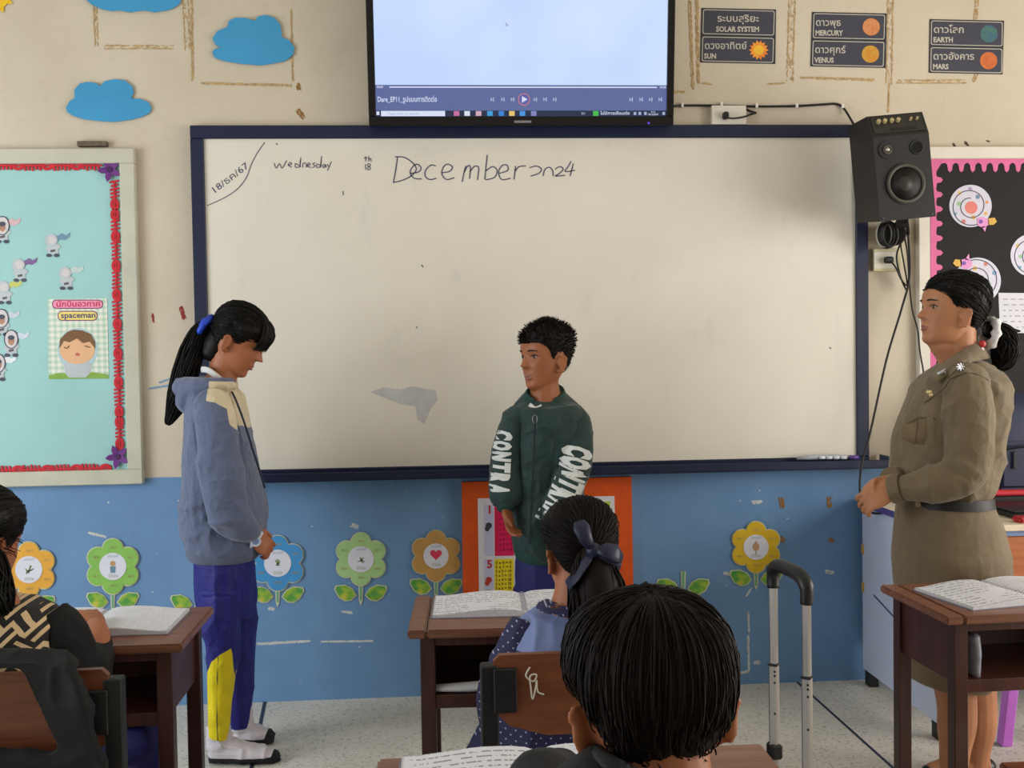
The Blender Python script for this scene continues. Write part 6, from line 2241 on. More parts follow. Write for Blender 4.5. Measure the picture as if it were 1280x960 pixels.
sk_.append(limb([(720, 522, YB_, 0.036), (716, 600, YB_ - 0.09, 0.031), (694, 668, YB_ - 0.16, 0.022)]))
for s, x in ((-1, 664), (1, 705)):
    sk_.append(limb([(x, 715, YB_, 0.050), (x, 790, YB_ - 0.01, 0.045), (x, 840, YB_, 0.038), (x, 880, YB_ + 0.01, 0.03)]))
    fx = at(x, 880, YB_)[0]
    sk_.append(limbw([(fx, YB_ + 0.03, 0.045), (fx - 0.02, YB_ - 0.04, 0.035), (fx - 0.05, YB_ - 0.14, 0.022)], [0.036, 0.034, 0.02]))
sk_ += hand(at(632, 634, YB_ - 0.09), (0.22, -0.12, -0.95), (-0.75, 0.45, -0.3), -1, 0.122, (0.35, 0.55, 0.4), 0.9, tout=0.6)
sk_ += hand(at(694, 668, YB_ - 0.16), (0.10, -0.1, -0.9), (0.3, -0.9, 0.2), -1, 0.130, (0.7, 0.8, 0.5), 0.5)
put('body', remesh(sk_, 0.0036, 2), m_skin_b, bp_)
hb.face_parts(bp_, m_brow, m_lip, 'open', mouth=0.022)
# short dark hair, standing up at the back
bcap = hb.cap([(-0.6, 0.20), (-0.34, 0.22), (-0.26, 0.24), (-0.20, 0.32), (-0.17, 0.50), (-0.10, 0.58), (0.00, 0.56), (0.04, 0.46), (0.08, 0.48), (0.14, 0.62), (0.18, 0.68), (0.25, 0.73), (0.33, 0.74), (0.42, 0.74)],
              lambda x, d, z: 0.018 + 0.050 * smooth01(0.55, 0.95, z), 0.012, 2, (50, 50, 14))
bhair = part('hair', bcap, m_hair2, bp_, True)
rs = np.random.RandomState(8)
q = hb.capq.reshape(-1, 3)
mk = hb.capmask.ravel()
idx = np.where(mk > -0.012)[0]
g = G()
for _ in range(1900):
    i = rs.choice(idx)
    p = q[i]
    nrm = (p - HC) / np.linalg.norm(p - HC)
    zf_ = smooth01(-0.1, 0.35, p[2])
    L = 0.03 + 0.055 * zf_ * rs.rand()
    fl = np.array((0, 0.55 if p[1] > -0.1 else -0.25, -0.75 + 0.75 * zf_))
    dv = nrm * (0.35 + 0.4 * zf_) + fl * 0.7 + rs.normal(0, 0.18, 3)
    dv /= np.linalg.norm(dv)
    g.tube([hb.w(p - nrm * 0.012), hb.w(p + dv * L * 0.55 + nrm * 0.006), hb.w(p + dv * L)], [hb.H * 0.007, hb.H * 0.0055, hb.H * 0.001], 4)
part('short_strands', g, m_hair2, bhair, True)['kind'] = 'stuff'
part('cheek_mole', G().sphere(hb.w((-0.268, 0.175, -0.07)), 0.0022, 8, 6), M('mole_brown', rgb(70, 36, 24), 0.6, 0.05), bp_, True)
# jacket
jr = [(494, 660, 490, 703, 0.055, 0.0, 0.034), (501, 652, 496, 712, 0.072, 0.0, 0.026), (509, 645, 504, 722, 0.088, 0.0, 0.010), (524, 644, 520, 729, 0.105), (550, 646, 550, 727, 0.112), (590, 645, 590, 727, 0.115), (630, 640, 630, 732, 0.12), (660, 637, 660, 737, 0.12), (684, 641, 684, 736, 0.115), (694, 646, 694, 731, 0.105)]
jk = [body_loft(jr, YB_, 32)]
jsl, jsr = [], []
jsl.append(limb([(652, 516, YB_ - 0.01, 0.040), (643, 530, YB_ - 0.02, 0.047), (634, 565, YB_ - 0.03, 0.050), (632, 595, YB_ - 0.05, 0.050), (632, 618, YB_ - 0.075, 0.046), (632, 631, YB_ - 0.088, 0.036)], 18))
jsr.append(limb([(711, 514, YB_, 0.046), (721, 534, YB_ - 0.03, 0.055), (721, 575, YB_ - 0.08, 0.056), (709, 610, YB_ - 0.13, 0.055), (697, 640, YB_ - 0.155, 0.049), (694, 664, YB_ - 0.16, 0.038)], 18))
me = remesh(jk, 0.0045, 2)
crs = [
    (at(669, 540, YB_ - 0.12), at(666, 680, YB_ - 0.12), 0.008, -0.004), (at(700, 640, YB_ - 0.13), at(652, 668, YB_ - 0.13), 0.012, 0.010),
    (at(690, 610, YB_ - 0.12), at(650, 640, YB_ - 0.12), 0.012, -0.007), (at(694, 545, YB_ - 0.11), at(690, 620, YB_ - 0.13), 0.010, -0.009),
    (at(652, 540, YB_ - 0.11), at(648, 620, YB_ - 0.12), 0.010, -0.009), (at(739, 560, YB_), at(738, 640, YB_ - 0.03), 0.012, 0.006),
    (at(722, 590, YB_ - 0.13), at(744, 600, YB_ - 0.05), 0.009, 0.006), (at(702, 505, YB_ - 0.08), at(690, 540, YB_ - 0.11), 0.009, 0.005)]
folds(me, 0.0075, (6, 6, 6), crs, 17)
m_jk = M('green_jacket', rgb(25, 53, 51), 0.7, 0.14, 14, 0.2, 200, sheen=0.15, wr=0.55)
jacket = put('jacket', me, m_jk, bp_)
V = mco(me) + np.array(bp_.location)
PF = [tuple(p.vertices) for p in me.polygons]
for gl_, sd in ((jsl, 31), (jsr, 37)):
    ms = remesh(gl_, 0.0045, 2)
    folds(ms, 0.0060, (6, 6, 10), crs, sd)
    put('sleeve', ms, m_jk, jacket)
    k0 = len(V)
    V = np.vstack((V, mco(ms) + np.array(bp_.location)))
    PF += [tuple(i + k0 for i in p.vertices) for p in ms.polygons]
bvh = BVHTree.FromPolygons([tuple(v) for v in V.tolist()], PF)


def sleeve_text(s, path, hgt, adv, name):
    """bold letters printed down a sleeve: path of pixels (start to end), letters' height across it, laid on the cloth"""
    g = G()
    n = len(s)
    P = [np.array(p, float) for p in path]
    L = [0]
    for a, b in zip(P[:-1], P[1:]):
        L.append(L[-1] + np.linalg.norm(b - a))
    for i, chh in enumerate(s):
        V_, F_ = text_geo(chh, 1.0, 'LEFT', 0.075)
        bm = bmesh.new()
        vs = [bm.verts.new(v) for v in V_]
        for f in F_:
            try:
                bm.faces.new([vs[k] for k in f])
            except ValueError:
                pass
        bmesh.ops.triangulate(bm, faces=bm.faces[:])
        bmesh.ops.subdivide_edges(bm, edges=bm.edges[:], cuts=3, use_grid_fill=True)
        bm.verts.index_update()
        V2 = np.array([tuple(v.co) for v in bm.verts])
        F2 = [tuple(v.index for v in f.verts) for f in bm.faces]
        bm.free()
        x0, x1 = V2[:, 0].min(), V2[:, 0].max()
        t = (i + 0.5) / n * L[-1]
        j = min(len(P) - 2, max(0, int(np.searchsorted(L, t) - 1)))
        c = P[j] + (P[j + 1] - P[j]) * ((t - L[j]) / (L[j + 1] - L[j]))
        dv = (P[j + 1] - P[j]) / np.linalg.norm(P[j + 1] - P[j])
        up = np.array((dv[1], -dv[0]))      # pixel space, y down: letters stand to the right of the downward line
        W = []
        for v in V2:
            a = ((v[0] - x0) / (x1 - x0) - 0.5) * adv * 0.9
            b = (v[1] / 0.70 - 0.5) * hgt
            px = c + dv * a + up * b
            o = at(px[0], px[1], -1.2)
            dr = Vector((0, 1, 0))
            w0 = at(px[0], px[1], YB_ - 0.05)
            hit = bvh.ray_cast(Vector((w0[0], -1.2, w0[2])), dr)
            y = hit[0][1] if hit[0] is not None else None
            W.append(None if y is None else (w0[0], y - 0.0022, w0[2]))
        keep = [f for f in F2 if all(W[k] is not None for k in f)]
        keep = [f for f in keep if max(W[k][1] for k in f) - min(W[k][1] for k in f) < 0.03]
        used = sorted({k for f in keep for k in f})
        mp = {k: q_ for q_, k in enumerate(used)}
        g.add([W[k] for k in used], [tuple(mp[k] for k in f) for f in keep])
    o = part(name, g, M('white_print', rgb(214, 218, 216), 0.6, 0.03), jacket, fix=False)
    return o


sleeve_text('CONTRARY', [(721, 556), (713, 588), (698, 622), (682, 655)], 33, 14.5, 'sleeve_lettering')
sleeve_text('CONTRA', [(627.5, 537), (625, 575), (622, 615)], 22, 13, 'sleeve_lettering')
part('zip', G().ribbon([at(x, y, YB_ - 0.132) for x, y in ((669, 526), (668, 560), (666, 600), (664, 640), (663, 680))], 0.006, (-0.2, -1, 0), 0.003), M('zip_dark', rgb(20, 34, 36), 0.5, 0.1), jacket)
part('zip_pull', G().tube([at(668.5 + 3 * math.cos(a), 524 + 5 * math.sin(a), YB_ - 0.125) for a in np.linspace(0, 2 * math.pi, 14)], 0.0016, 6, cap=False), M('zip_steel', rgb(140, 140, 140), 0.3, 0.05, metal=0.8), jacket, True)
cp = []
for a in np.linspace(-2.5, 2.5, 15):
    k = (1 + math.cos(a)) / 2
    cp.append((682.5 + 24 * math.sin(a) - 3 * (1 - k), 507 - 24 * k, YB_ + 0.01 + 0.062 * math.cos(a), 0.0))
cpw = [at(*c[:3]) for c in cp]
part('collar', G().tube(cpw, [(0.020, 0.007)] * len(cpw), 10, ref=(0, 0, 1)), M('green_rib', rgb(26, 62, 56), 0.75, 0.1, 30, 0.3, 200), jacket, True)
part('undershirt_collar', G().tube(smoothpath([at(662, 506, YB_ - 0.055), at(669, 511, YB_ - 0.066), at(677, 508, YB_ - 0.06)]), [(0.008, 0.004)] * 13, 8), MATS['white_cotton'], bp_, True)
c0, c1 = at(632, 626, YB_ - 0.08), at(632.5, 638, YB_ - 0.093)
part('cuff', G().tube([c0, (c0 + c1) / 2, c1], [0.034, 0.032, 0.027], 16), MATS['green_rib'], jacket, True)
c0, c1 = at(695, 660, YB_ - 0.16), at(694, 671, YB_ - 0.16)
part('cuff', G().tube([c0, (c0 + c1) / 2, c1], [0.036, 0.033, 0.027], 16), MATS['green_rib'], jacket, True)
put('hem_band', remesh([body_loft([(684, 642, 684, 735, 0.112), (690, 642, 690, 735, 0.113), (700, 646, 700, 731, 0.105)], YB_, 28)], 0.005, 1), MATS['green_rib'], jacket)
tr_ = [body_loft([(692, 645, 692, 730, 0.095), (720, 643, 720, 731, 0.10), (750, 645, 750, 730, 0.095), (765, 652, 765, 722, 0.07)], YB_, 24)]
for x in (664, 706):
    tr_.append(limb([(x, 735, YB_, 0.062), (x, 790, YB_, 0.060), (x, 840, YB_, 0.055), (x, 872, YB_, 0.050)], 18))
me = remesh(tr_, 0.005, 2)
folds(me, 0.004, (9, 9, 4), (), 4)
put('trousers', me, M('navy_trousers', rgb(28, 28, 92), 0.7, 0.1, 16, 0.15, 200), bp_)

for x in (664, 705):
    fx = at(x, 880, YB_)[0]
    g = G()
    g.loft([[(fx + 0.015 - 0.08 * t + w_ * math.cos(a), YB_ + 0.065 - 0.235 * t, max(0.001, h / 2 + h / 2 * math.sin(a))) for a in np.linspace(0, 2 * math.pi, 19)[:-1]] for t, w_, h in ((0, 0.012, 0.06), (0.08, 0.036, 0.09), (0.35, 0.042, 0.085), (0.65, 0.046, 0.068), (0.9, 0.036, 0.05), (1.0, 0.012, 0.03))])
    part('sock', g, MATS['white_cotton'], bp_, True)

# ================================================================== woman in khaki uniform
YT = -0.95
tp = thing('person', 'woman in a khaki uniform with a ponytail standing in profile', 'person', (at(1195, 960, YT)[0], YT, 0))
ht = Head(1186, 388, YT, 0.200, (-0.985, -0.02, 0.08), (0.06, 0, 1))
sk_ = [ht.skin(), ht.ear(1), ht.ear(-1)]
sk_.append(limb([(1197, 402, YT, 0.048), (1199, 428, YT, 0.045), (1199, 448, YT, 0.048), (1196, 470, YT, 0.06)], 18))
sk_.append(limb([(1166, 425, YT, 0.020), (1176, 433, YT, 0.030), (1188, 445, YT, 0.038)], 14))
sk_.append(body_loft([(478, 1165, 478, 1230, 0.10), (510, 1150, 510, 1238, 0.125), (560, 1140, 560, 1234, 0.115), (620, 1140, 620, 1222, 0.11), (700, 1138, 700, 1240, 0.125), (780, 1146, 780, 1230, 0.11)], YT))
sk_.append(limb([(1204, 492, YT - 0.13, 0.045), (1211, 582, YT - 0.15, 0.038), (1170, 602, YT - 0.14, 0.032), (1119, 611, YT - 0.09, 0.023)]))
sk_.append(limb([(1196, 492, YT + 0.13, 0.045), (1198, 580, YT + 0.14, 0.038), (1160, 598, YT + 0.07, 0.032), (1116, 600, YT - 0.025, 0.023)]))
for x, yy, xa in ((1195, YT - 0.065, 1190), (1221, YT + 0.055, 1220)):
    sk_.append(limb([(x - 6, 760, yy, 0.075), (x - 3, 840, yy, 0.058), (x + 1, 880, yy, 0.053), (x + 1, 905, yy, 0.052), (x - 2, 945, yy, 0.040), (xa, 975, yy, 0.032)]))
    fx = at(xa, 975, yy)[0]
    sk_.append(limbw([(fx + 0.03, yy, 0.035), (fx - 0.04, yy, 0.035), (fx - 0.14, yy, 0.02)], [0.034, 0.034, 0.022]))
sk_ += hand(at(1119, 610, YT - 0.095), (-0.86, 0.22, -0.44), (-0.38, -0.72, 0.56), 1, 0.150, (0.62, 0.85, 0.6), 0.5, tout=0.4)
sk_ += hand(at(1117, 600, YT - 0.025), (-0.94, -0.22, -0.10), (-0.2, 0.45, 0.85), -1, 0.150, (0.85, 1.1, 0.8), 0.6, tout=0.4)
put('body', remesh(sk_, 0.0038, 2), m_skin_c, tp)
ht.face_parts(tp, m_brow, M('lip_mauve', rgb(140, 82, 78), 0.4, 0.05), 'open')
tcap = ht.cap([(-0.6, 0.10), (-0.38, 0.12), (-0.28, 0.16), (-0.21, 0.26), (-0.17, 0.50), (-0.10, 0.58), (0.00, 0.57), (0.05, 0.53), (0.12, 0.60), (0.20, 0.74), (0.28, 0.78), (0.36, 0.79), (0.45, 0.80)],
              lambda x, d, z: 0.040 + 0.045 * smooth01(-0.1, -0.45, d) + 0.02 * smooth01(0.7, 0.95, z), 0.012, 5)
thair = part('hair', tcap, m_hair, tp, True)
knt = at(1240, 415, YT)
part('combed_strands', ht.comb(1000, ht.loc(knt) - HC, 0.0060, 6), m_hair, thair, True)['kind'] = 'stuff'
part('ponytail', bundle([at(1232, 411, YT), at(1242, 413, YT), at(1254, 420, YT), at(1258, 436, YT), at(1252, 452, YT), at(1243, 459, YT)], [0.020, 0.024, 0.034, 0.040, 0.032, 0.010], 170, 0.0024, 7, 0.85, 0.4, 1.0), m_hair, thair, True)
part('stray_lock', bundle([at(1246, 409, YT), at(1258, 411, YT), at(1268, 413, YT), at(1276, 414, YT)], [0.008, 0.009, 0.006, 0.001], 24, 0.0012, 8, 0.6), m_hair, thair, True)
sc_ = [knt + np.array((0.012 * math.cos(a) * 0.6, 0.034 * math.sin(a), 0.036 * math.cos(a))) + np.array((-0.006, 0, -0.004)) for a in np.linspace(0, 2 * math.pi, 21)]
part('scrunchie', G().tube(sc_, [0.012 + 0.004 * math.sin(7 * a) for a in np.linspace(0, 2 * math.pi, 21)], 10, cap=False), M('white_scrunchie', rgb(208, 206, 208), 0.7, 0.2, 90), tp, True)
part('scrunchie_bead', G().sphere(at(1228, 430, YT - 0.04), (0.010, 0.008, 0.010), 12, 8), M('red_bead', rgb(176, 44, 44), 0.4, 0.1), tp, True)
part('scrunchie_bead', G().sphere(at(1226, 438, YT - 0.035), (0.009, 0.008, 0.012), 12, 8), MATS['white_scrunchie'], tp, True)
# shirt
m_kh = M('khaki_cloth', rgb(106, 91, 66), 0.75, 0.09, 16, 0.22, 260, sheen=0.15, wr=0.42)
m_kd = M('khaki_seam', rgb(78, 68, 50), 0.8, 0.08)
shr = [(452, 1180, 448, 1216, 0.055), (460, 1168, 456, 1228, 0.085), (469, 1157, 466, 1240, 0.135), (480, 1149, 478, 1246, 0.165), (500, 1141, 500, 1249, 0.170), (522, 1132, 520, 1250.5, 0.168), (542, 1127, 542, 1249, 0.16), (565, 1123, 565, 1246, 0.15), (588, 1121, 588, 1241, 0.145), (606, 1124, 606, 1238, 0.14), (614, 1128, 614, 1234, 0.135), (622, 1132, 622, 1230, 0.125)]
shg = [body_loft(shr, YT, 36)]
tsl = []
tsl.append(limb([(1206, 476, YT - 0.105, 0.062), (1209, 500, YT - 0.150, 0.066), (1212, 545, YT - 0.175, 0.064), (1208, 582, YT - 0.185, 0.060), (1188, 601, YT - 0.180, 0.054), (1155, 606, YT - 0.145, 0.045), (1126, 610, YT - 0.105, 0.037)], 20))
shg.append(limb([(1200, 476, YT + 0.105, 0.062), (1202, 500, YT + 0.150, 0.064), (1202, 545, YT + 0.165, 0.060), (1196, 582, YT + 0.165, 0.056), (1175, 596, YT + 0.14, 0.050), (1145, 600, YT + 0.05, 0.042), (1122, 600, YT - 0.012, 0.036)], 20))
me = remesh(shg, 0.0045, 2)
Ys = YT - 0.2
crs = [
    (at(1223, 512, Ys), at(1226, 548, Ys), 0.012, -0.014), (at(1218, 506, Ys), at(1212, 550, Ys), 0.011, 0.008),
    (at(1180, 560, YT - 0.22), at(1216, 588, YT - 0.24), 0.010, 0.007), (at(1180, 580, YT - 0.22), at(1214, 600, YT - 0.24), 0.008, -0.007),
    (at(1196, 500, YT - 0.2), at(1184, 560, YT - 0.2), 0.010, -0.005), (at(1228, 560, YT - 0.15), at(1232, 600, YT - 0.14), 0.010, 0.007),
    (at(1216, 600, YT - 0.16), at(1236, 604, YT - 0.12), 0.008, -0.006), (at(1150, 612, YT - 0.18), at(1176, 596, YT - 0.2), 0.008, 0.005),
    (at(1172, 495, YT - 0.17), at(1166, 600, YT - 0.16), 0.010, -0.006), (at(1246, 480, YT - 0.1), at(1248, 560, YT - 0.1), 0.012, 0.004)]
folds(me, 0.0065, (7, 7, 6), crs, 23)
shirt = put('uniform_shirt', me, m_kh, tp)
V = mco(me) + np.array(tp.location)
PF = [tuple(p.vertices) for p in me.polygons]
ms = remesh(tsl, 0.0045, 2)
folds(ms, 0.0060, (6, 6, 9), crs, 29)
put('sleeve', ms, m_kh, shirt)
k0 = len(V)
V = np.vstack((V, mco(ms) + np.array(tp.location)))
PF += [tuple(i + k0 for i in p.vertices) for p in ms.polygons]
tb_ = BVHTree.FromPolygons([tuple(v) for v in V.tolist()], PF)


def on_shirt(px, py, lift=0.002, Yr=YT - 0.16):
    w0 = at(px, py, Yr)
    h = tb_.ray_cast(Vector((w0[0], -2.0, w0[2])), Vector((0, 1, 0)))
    return np.array((w0[0], (h[0][1] if h[0] is not None else Yr) - lift, w0[2]))


def patch(name, pts, t, m, parent, lift=0.0015):
    """cloth piece laid on the shirt"""
    c = (sum(p[0] for p in pts) / len(pts), sum(p[1] for p in pts) / len(pts))
    rings_ = []
    for k in (1.0, 0.7, 0.35, 0.05):
        rings_.append([on_shirt(c[0] + (x - c[0]) * k, c[1] + (y - c[1]) * k, lift + (t if k < 1 else 0.0)) for x, y in pts])
    g = G().loft(rings_, cap=False)
    n = len(pts)
    g.f.append(tuple(range(3 * n, 4 * n)))
    return part(name, g, m, parent, True)


patch('breast_pocket', [(1133, 528), (1150, 519), (1158, 525), (1159, 545), (1155, 556), (1140, 555), (1127, 549), (1126, 538)], 0.007, m_kh, shirt)
part('pocket_edge', G().tube([on_shirt(x, y, 0.006) for x, y in ((1133, 528), (1140, 527), (1148, 522), (1157, 522))], 0.0018, 5), m_kd, shirt)
part('pocket_edge', G().tube([on_shirt(x, y, 0.0085) for x, y in ((1146, 525), (1144, 540), (1143, 554))], 0.0015, 5), m_kd, shirt)
part('armhole_seam', G().tube([on_shirt(x, y, 0.0012) for x, y in ((1238, 500), (1236, 487), (1228, 474), (1214, 467), (1202, 466), (1188, 473), (1180, 486), (1177, 505), (1177, 525))], 0.0018, 5), m_kd, shirt, True)
part('shoulder_seam', G().tube([on_shirt(x, y, 0.0012) for x, y in ((1180, 476), (1195, 463), (1208, 456), (1222, 450))], 0.0018, 5), m_kd, shirt, True)
# collar: stand-up band with pointed fall
lo_ = [(1160, 474, YT - 0.085), (1172, 478, YT - 0.125), (1188, 466, YT - 0.125), (1208, 455, YT - 0.110), (1230, 449, YT - 0.06), (1237, 447, YT + 0.01), (1228, 449, YT + 0.07), (1205, 455, YT + 0.11), (1180, 466, YT + 0.12), (1160, 474, YT + 0.10)]
up_ = [(1172, 462, YT - 0.050), (1176, 457, YT - 0.066), (1190, 446, YT - 0.068), (1205, 436, YT - 0.060), (1220, 429, YT - 0.035), (1225, 427, YT + 0.005), (1218, 430, YT + 0.04), (1203, 437, YT + 0.062), (1186, 448, YT + 0.066), (1174, 458, YT + 0.055)]
part('collar', band(lo_, up_, 0.004), m_kh, shirt, True)
m_sil = M('silver_badge', rgb(206, 208, 214), 0.3, 0.15, 120, metal=0.6)
g = G()
sc0 = on_shirt(1199, 458.5, 0.004)
for i in range(8):
    a = i * math.pi / 4
    g.tube([sc0, sc0 + np.array((math.cos(a), -0.3, math.sin(a) * 0.9)) * 0.012], [0.0042, 0.0012], 6)
part('shoulder_star', g, m_sil, shirt)
g = G()
c0 = at(1176, 465, YT - 0.118)
g.tube([c0 + (-0.010, 0, -0.006), c0 + (0, -0.004, -0.001), c0 + (0.013, 0, 0.008)], [0.0035, 0.005, 0.003], 8)
g.tube([c0 + (0.006, 0, 0.003), c0 + (0.012, -0.004, -0.004)], 0.003, 6)
part('collar_badge', g, m_sil, shirt, True)
g = G()
c0 = on_shirt(1161, 492, 0.003)
g.sphere(c0 + (-0.003, 0, 0.004), 0.006, 10, 6)
g.sphere(c0 + (0.004, 0, -0.003), 0.006, 10, 6)
g.sphere(c0 + (0.003, 0, 0.005), 0.004, 10, 6)
part('pin_badge', g, M('gold_badge', rgb(206, 186, 140), 0.3, 0.1, metal=0.5), shirt, True)
c0, c1 = at(1128, 609.5, YT - 0.107), at(1114, 612, YT - 0.088)
part('cuff', G().tube([c0, (c0 + c1) / 2, c1], [0.0395, 0.0405, 0.0385], 20), m_kh, shirt, 40)
c0, c1 = at(1125, 600, YT - 0.005), at(1113, 600, YT - 0.028)
part('cuff', G().tube([c0, (c0 + c1) / 2, c1], [0.038, 0.038, 0.036], 20), m_kh, shirt, 40)
# skirt and belt
skr = [(618, 1131, 618, 1231, 0.128), (632, 1128, 632, 1234, 0.138), (655, 1126, 655, 1244, 0.152), (690, 1124, 690, 1253, 0.162), (725, 1125, 725, 1253, 0.160), (780, 1129, 780, 1245, 0.152), (820, 1133, 820, 1236, 0.145), (850, 1138, 850, 1228, 0.14)]
me = remesh([body_loft(skr, YT, 36)], 0.005, 2)
folds(me, 0.0035, (6, 6, 4), [(at(1216, 632, YT - 0.15), at(1222, 665, YT - 0.16), 0.006, -0.006), (at(1201, 640, YT - 0.16), at(1203, 760, YT - 0.17), 0.008, -0.004), (at(1128, 700, YT - 0.1), at(1150, 690, YT - 0.16), 0.012, 0.004)], 31)
put('skirt', me, M('khaki_skirt_cloth', rgb(108, 92, 68), 0.75, 0.09, 16, 0.22, 260, sheen=0.15, wr=0.14), tp)
br = [ring((1129.5, 617.5), (1232, 618), YT, 0.137, 40), ring((1128.5, 624), (1232.5, 624), YT, 0.140, 40), ring((1128, 630.5), (1233.5, 630), YT, 0.142, 40)]
belt = part('belt', G().loft(br, cap=False), M('dark_leather', rgb(24, 19, 18), 0.55, 0.1, 40, 0.1), tp, True)
for x in (1147, 1232):
    yb = YT - 0.139 if x < 1200 else YT - 0.03
    part('belt_loop', G().box(at(x, 624, yb), (0.012, 0.008, 0.042), None, 0.002), m_kh, belt)
m_shoe = M('black_shoe', rgb(20, 18, 18), 0.35, 0.05)
for x, yy in ((1190, YT - 0.065), (1220, YT + 0.055)):
    fx = at(x, 975, yy)[0]
    g = G()
    g.loft([[(fx + 0.055 - 0.22 * t, yy + w_ * math.cos(a), max(0.001, h / 2 + h / 2 * math.sin(a))) for a in np.linspace(0, 2 * math.pi, 19)[:-1]] for t, w_, h in ((0, 0.012, 0.04), (0.08, 0.034, 0.055), (0.35, 0.038, 0.045), (0.65, 0.043, 0.040), (0.9, 0.034, 0.034), (1.0, 0.012, 0.022))])
    part('shoe', g, m_shoe, tp, True)

# ================================================================== seated girl with the navy bow
YF = -1.58
fg = thing('person', 'seated girl seen from behind with a navy bow and dotted dress', 'person', (at(722, 900, YF)[0], YF, 0))
hf = Head(722, 686, YF + 0.02, 0.198, (-0.34, 0.93, -0.08), (0, 0.05, 1))
fx0 = at(722, 800, YF)[0]
sk_ = [hf.skin(), hf.ear(1), hf.ear(-1)]
sk_.append(limb([(722, 705, YF, 0.046), (719, 735, YF - 0.01, 0.044), (718, 760, YF - 0.015, 0.052), (718, 780, YF - 0.015, 0.06)], 16))
sk_.append(body_loft([(775, 680, 775, 760, 0.06), (800, 660, 800, 785, 0.08), (860, 660, 860, 785, 0.08), (930, 655, 930, 790, 0.09), (960, 660, 960, 785, 0.08)], YF))
for s in (-1, 1):
    sk_.append(limbw([(fx0 + s * 0.085, YF, 0.64), (fx0 + s * 0.15, YF + 0.02, 0.54), (fx0 + s * 0.13, YF + 0.08, 0.49), (fx0 + s * 0.08, YF + 0.12, 0.455)], [0.036, 0.032, 0.026, 0.022]))
    sk_.append(limbw([(fx0 + s * 0.07, YF, 0.39), (fx0 + s * 0.09, YF + 0.16, 0.38), (fx0 + s * 0.09, YF + 0.28, 0.37), (fx0 + s * 0.09, YF + 0.31, 0.22), (fx0 + s * 0.09, YF + 0.32, 0.06)], [0.05, 0.045, 0.042, 0.038, 0.03]))
    sk_.append(limbw([(fx0 + s * 0.09, YF + 0.31, 0.045), (fx0 + s * 0.09, YF + 0.37, 0.035), (fx0 + s * 0.09, YF + 0.47, 0.022)], [0.034, 0.034, 0.02]))
    sk_ += hand((fx0 + s * 0.08, YF + 0.12, 0.455), (-s * 0.6, 0.5, -0.1), (0, 0.1, 1), s * -1, 0.125, (0.3, 0.4, 0.3), 0.3)
put('body', remesh(sk_, 0.0042, 2), m_skin_a, fg)
fcap = hf.cap([(-0.6, 0.10), (-0.36, 0.12), (-0.26, 0.20), (-0.18, 0.30), (-0.13, 0.48), (-0.06, 0.53), (0.02, 0.48), (0.08, 0.50), (0.2, 0.66), (0.45, 0.74)],
              lambda x, d, z: 0.045 + 0.03 * smooth01(0.7, 1.0, z), 0.010, 12)
fhair = part('hair', fcap, m_hair2, fg, True)
fk = at(742, 690, YF - 0.095)
part('combed_strands', hf.comb(1100, hf.loc(fk) - HC, 0.0055, 13), m_hair2, fhair, True)['kind'] = 'stuff'
part('ponytail', bundle([at(741, 690, YF - 0.08), at(744, 704, YF - 0.125), at(746, 728, YF - 0.14), at(748, 756, YF - 0.14), at(748, 782, YF - 0.135), at(746, 806, YF - 0.13)], [0.022, 0.040, 0.056, 0.060, 0.056, 0.030], 260, 0.0026, 14, 0.85, 0.35, 1.0, 0.7), m_hair2, fhair, True)
m_bow = M('navy_satin', rgb(24, 28, 54), 0.45, 0.15, 40, 0.5, 45)
yb = YF - 0.15
bow = part('hair_bow', G().sphere(at(742, 688, yb), (0.016, 0.014, 0.016), 12, 8), m_bow, fg, True)
for nm, P, Rr in (
        ('bow_loop', [(743, 688, yb), (756, 688, yb - 0.015), (770, 692, yb - 0.012), (777, 698, yb)], [(0.006, 0.008), (0.016, 0.005), (0.020, 0.005), (0.012, 0.004)]),
        ('bow_loop', [(741, 688, yb), (733, 675, yb - 0.015), (727, 660, yb - 0.012), (724, 652, yb)], [(0.006, 0.008), (0.014, 0.005), (0.017, 0.005), (0.011, 0.004)]),
        ('bow_tail', [(741, 690, yb), (731, 704, yb - 0.01), (720, 719, yb - 0.005), (709, 732, yb)], [(0.010, 0.004), (0.022, 0.003), (0.025, 0.003), (0.022, 0.002)]),
        ('bow_tail', [(745, 690, yb), (758, 702, yb - 0.008), (768, 710, yb), (774, 713, yb)], [(0.008, 0.004), (0.016, 0.003), (0.018, 0.003), (0.012, 0.002)])):
    part(nm, G().tube([at(*q) for q in P], Rr, 10, ref=(0.5, 0, 0.5)), m_bow, bow, True)


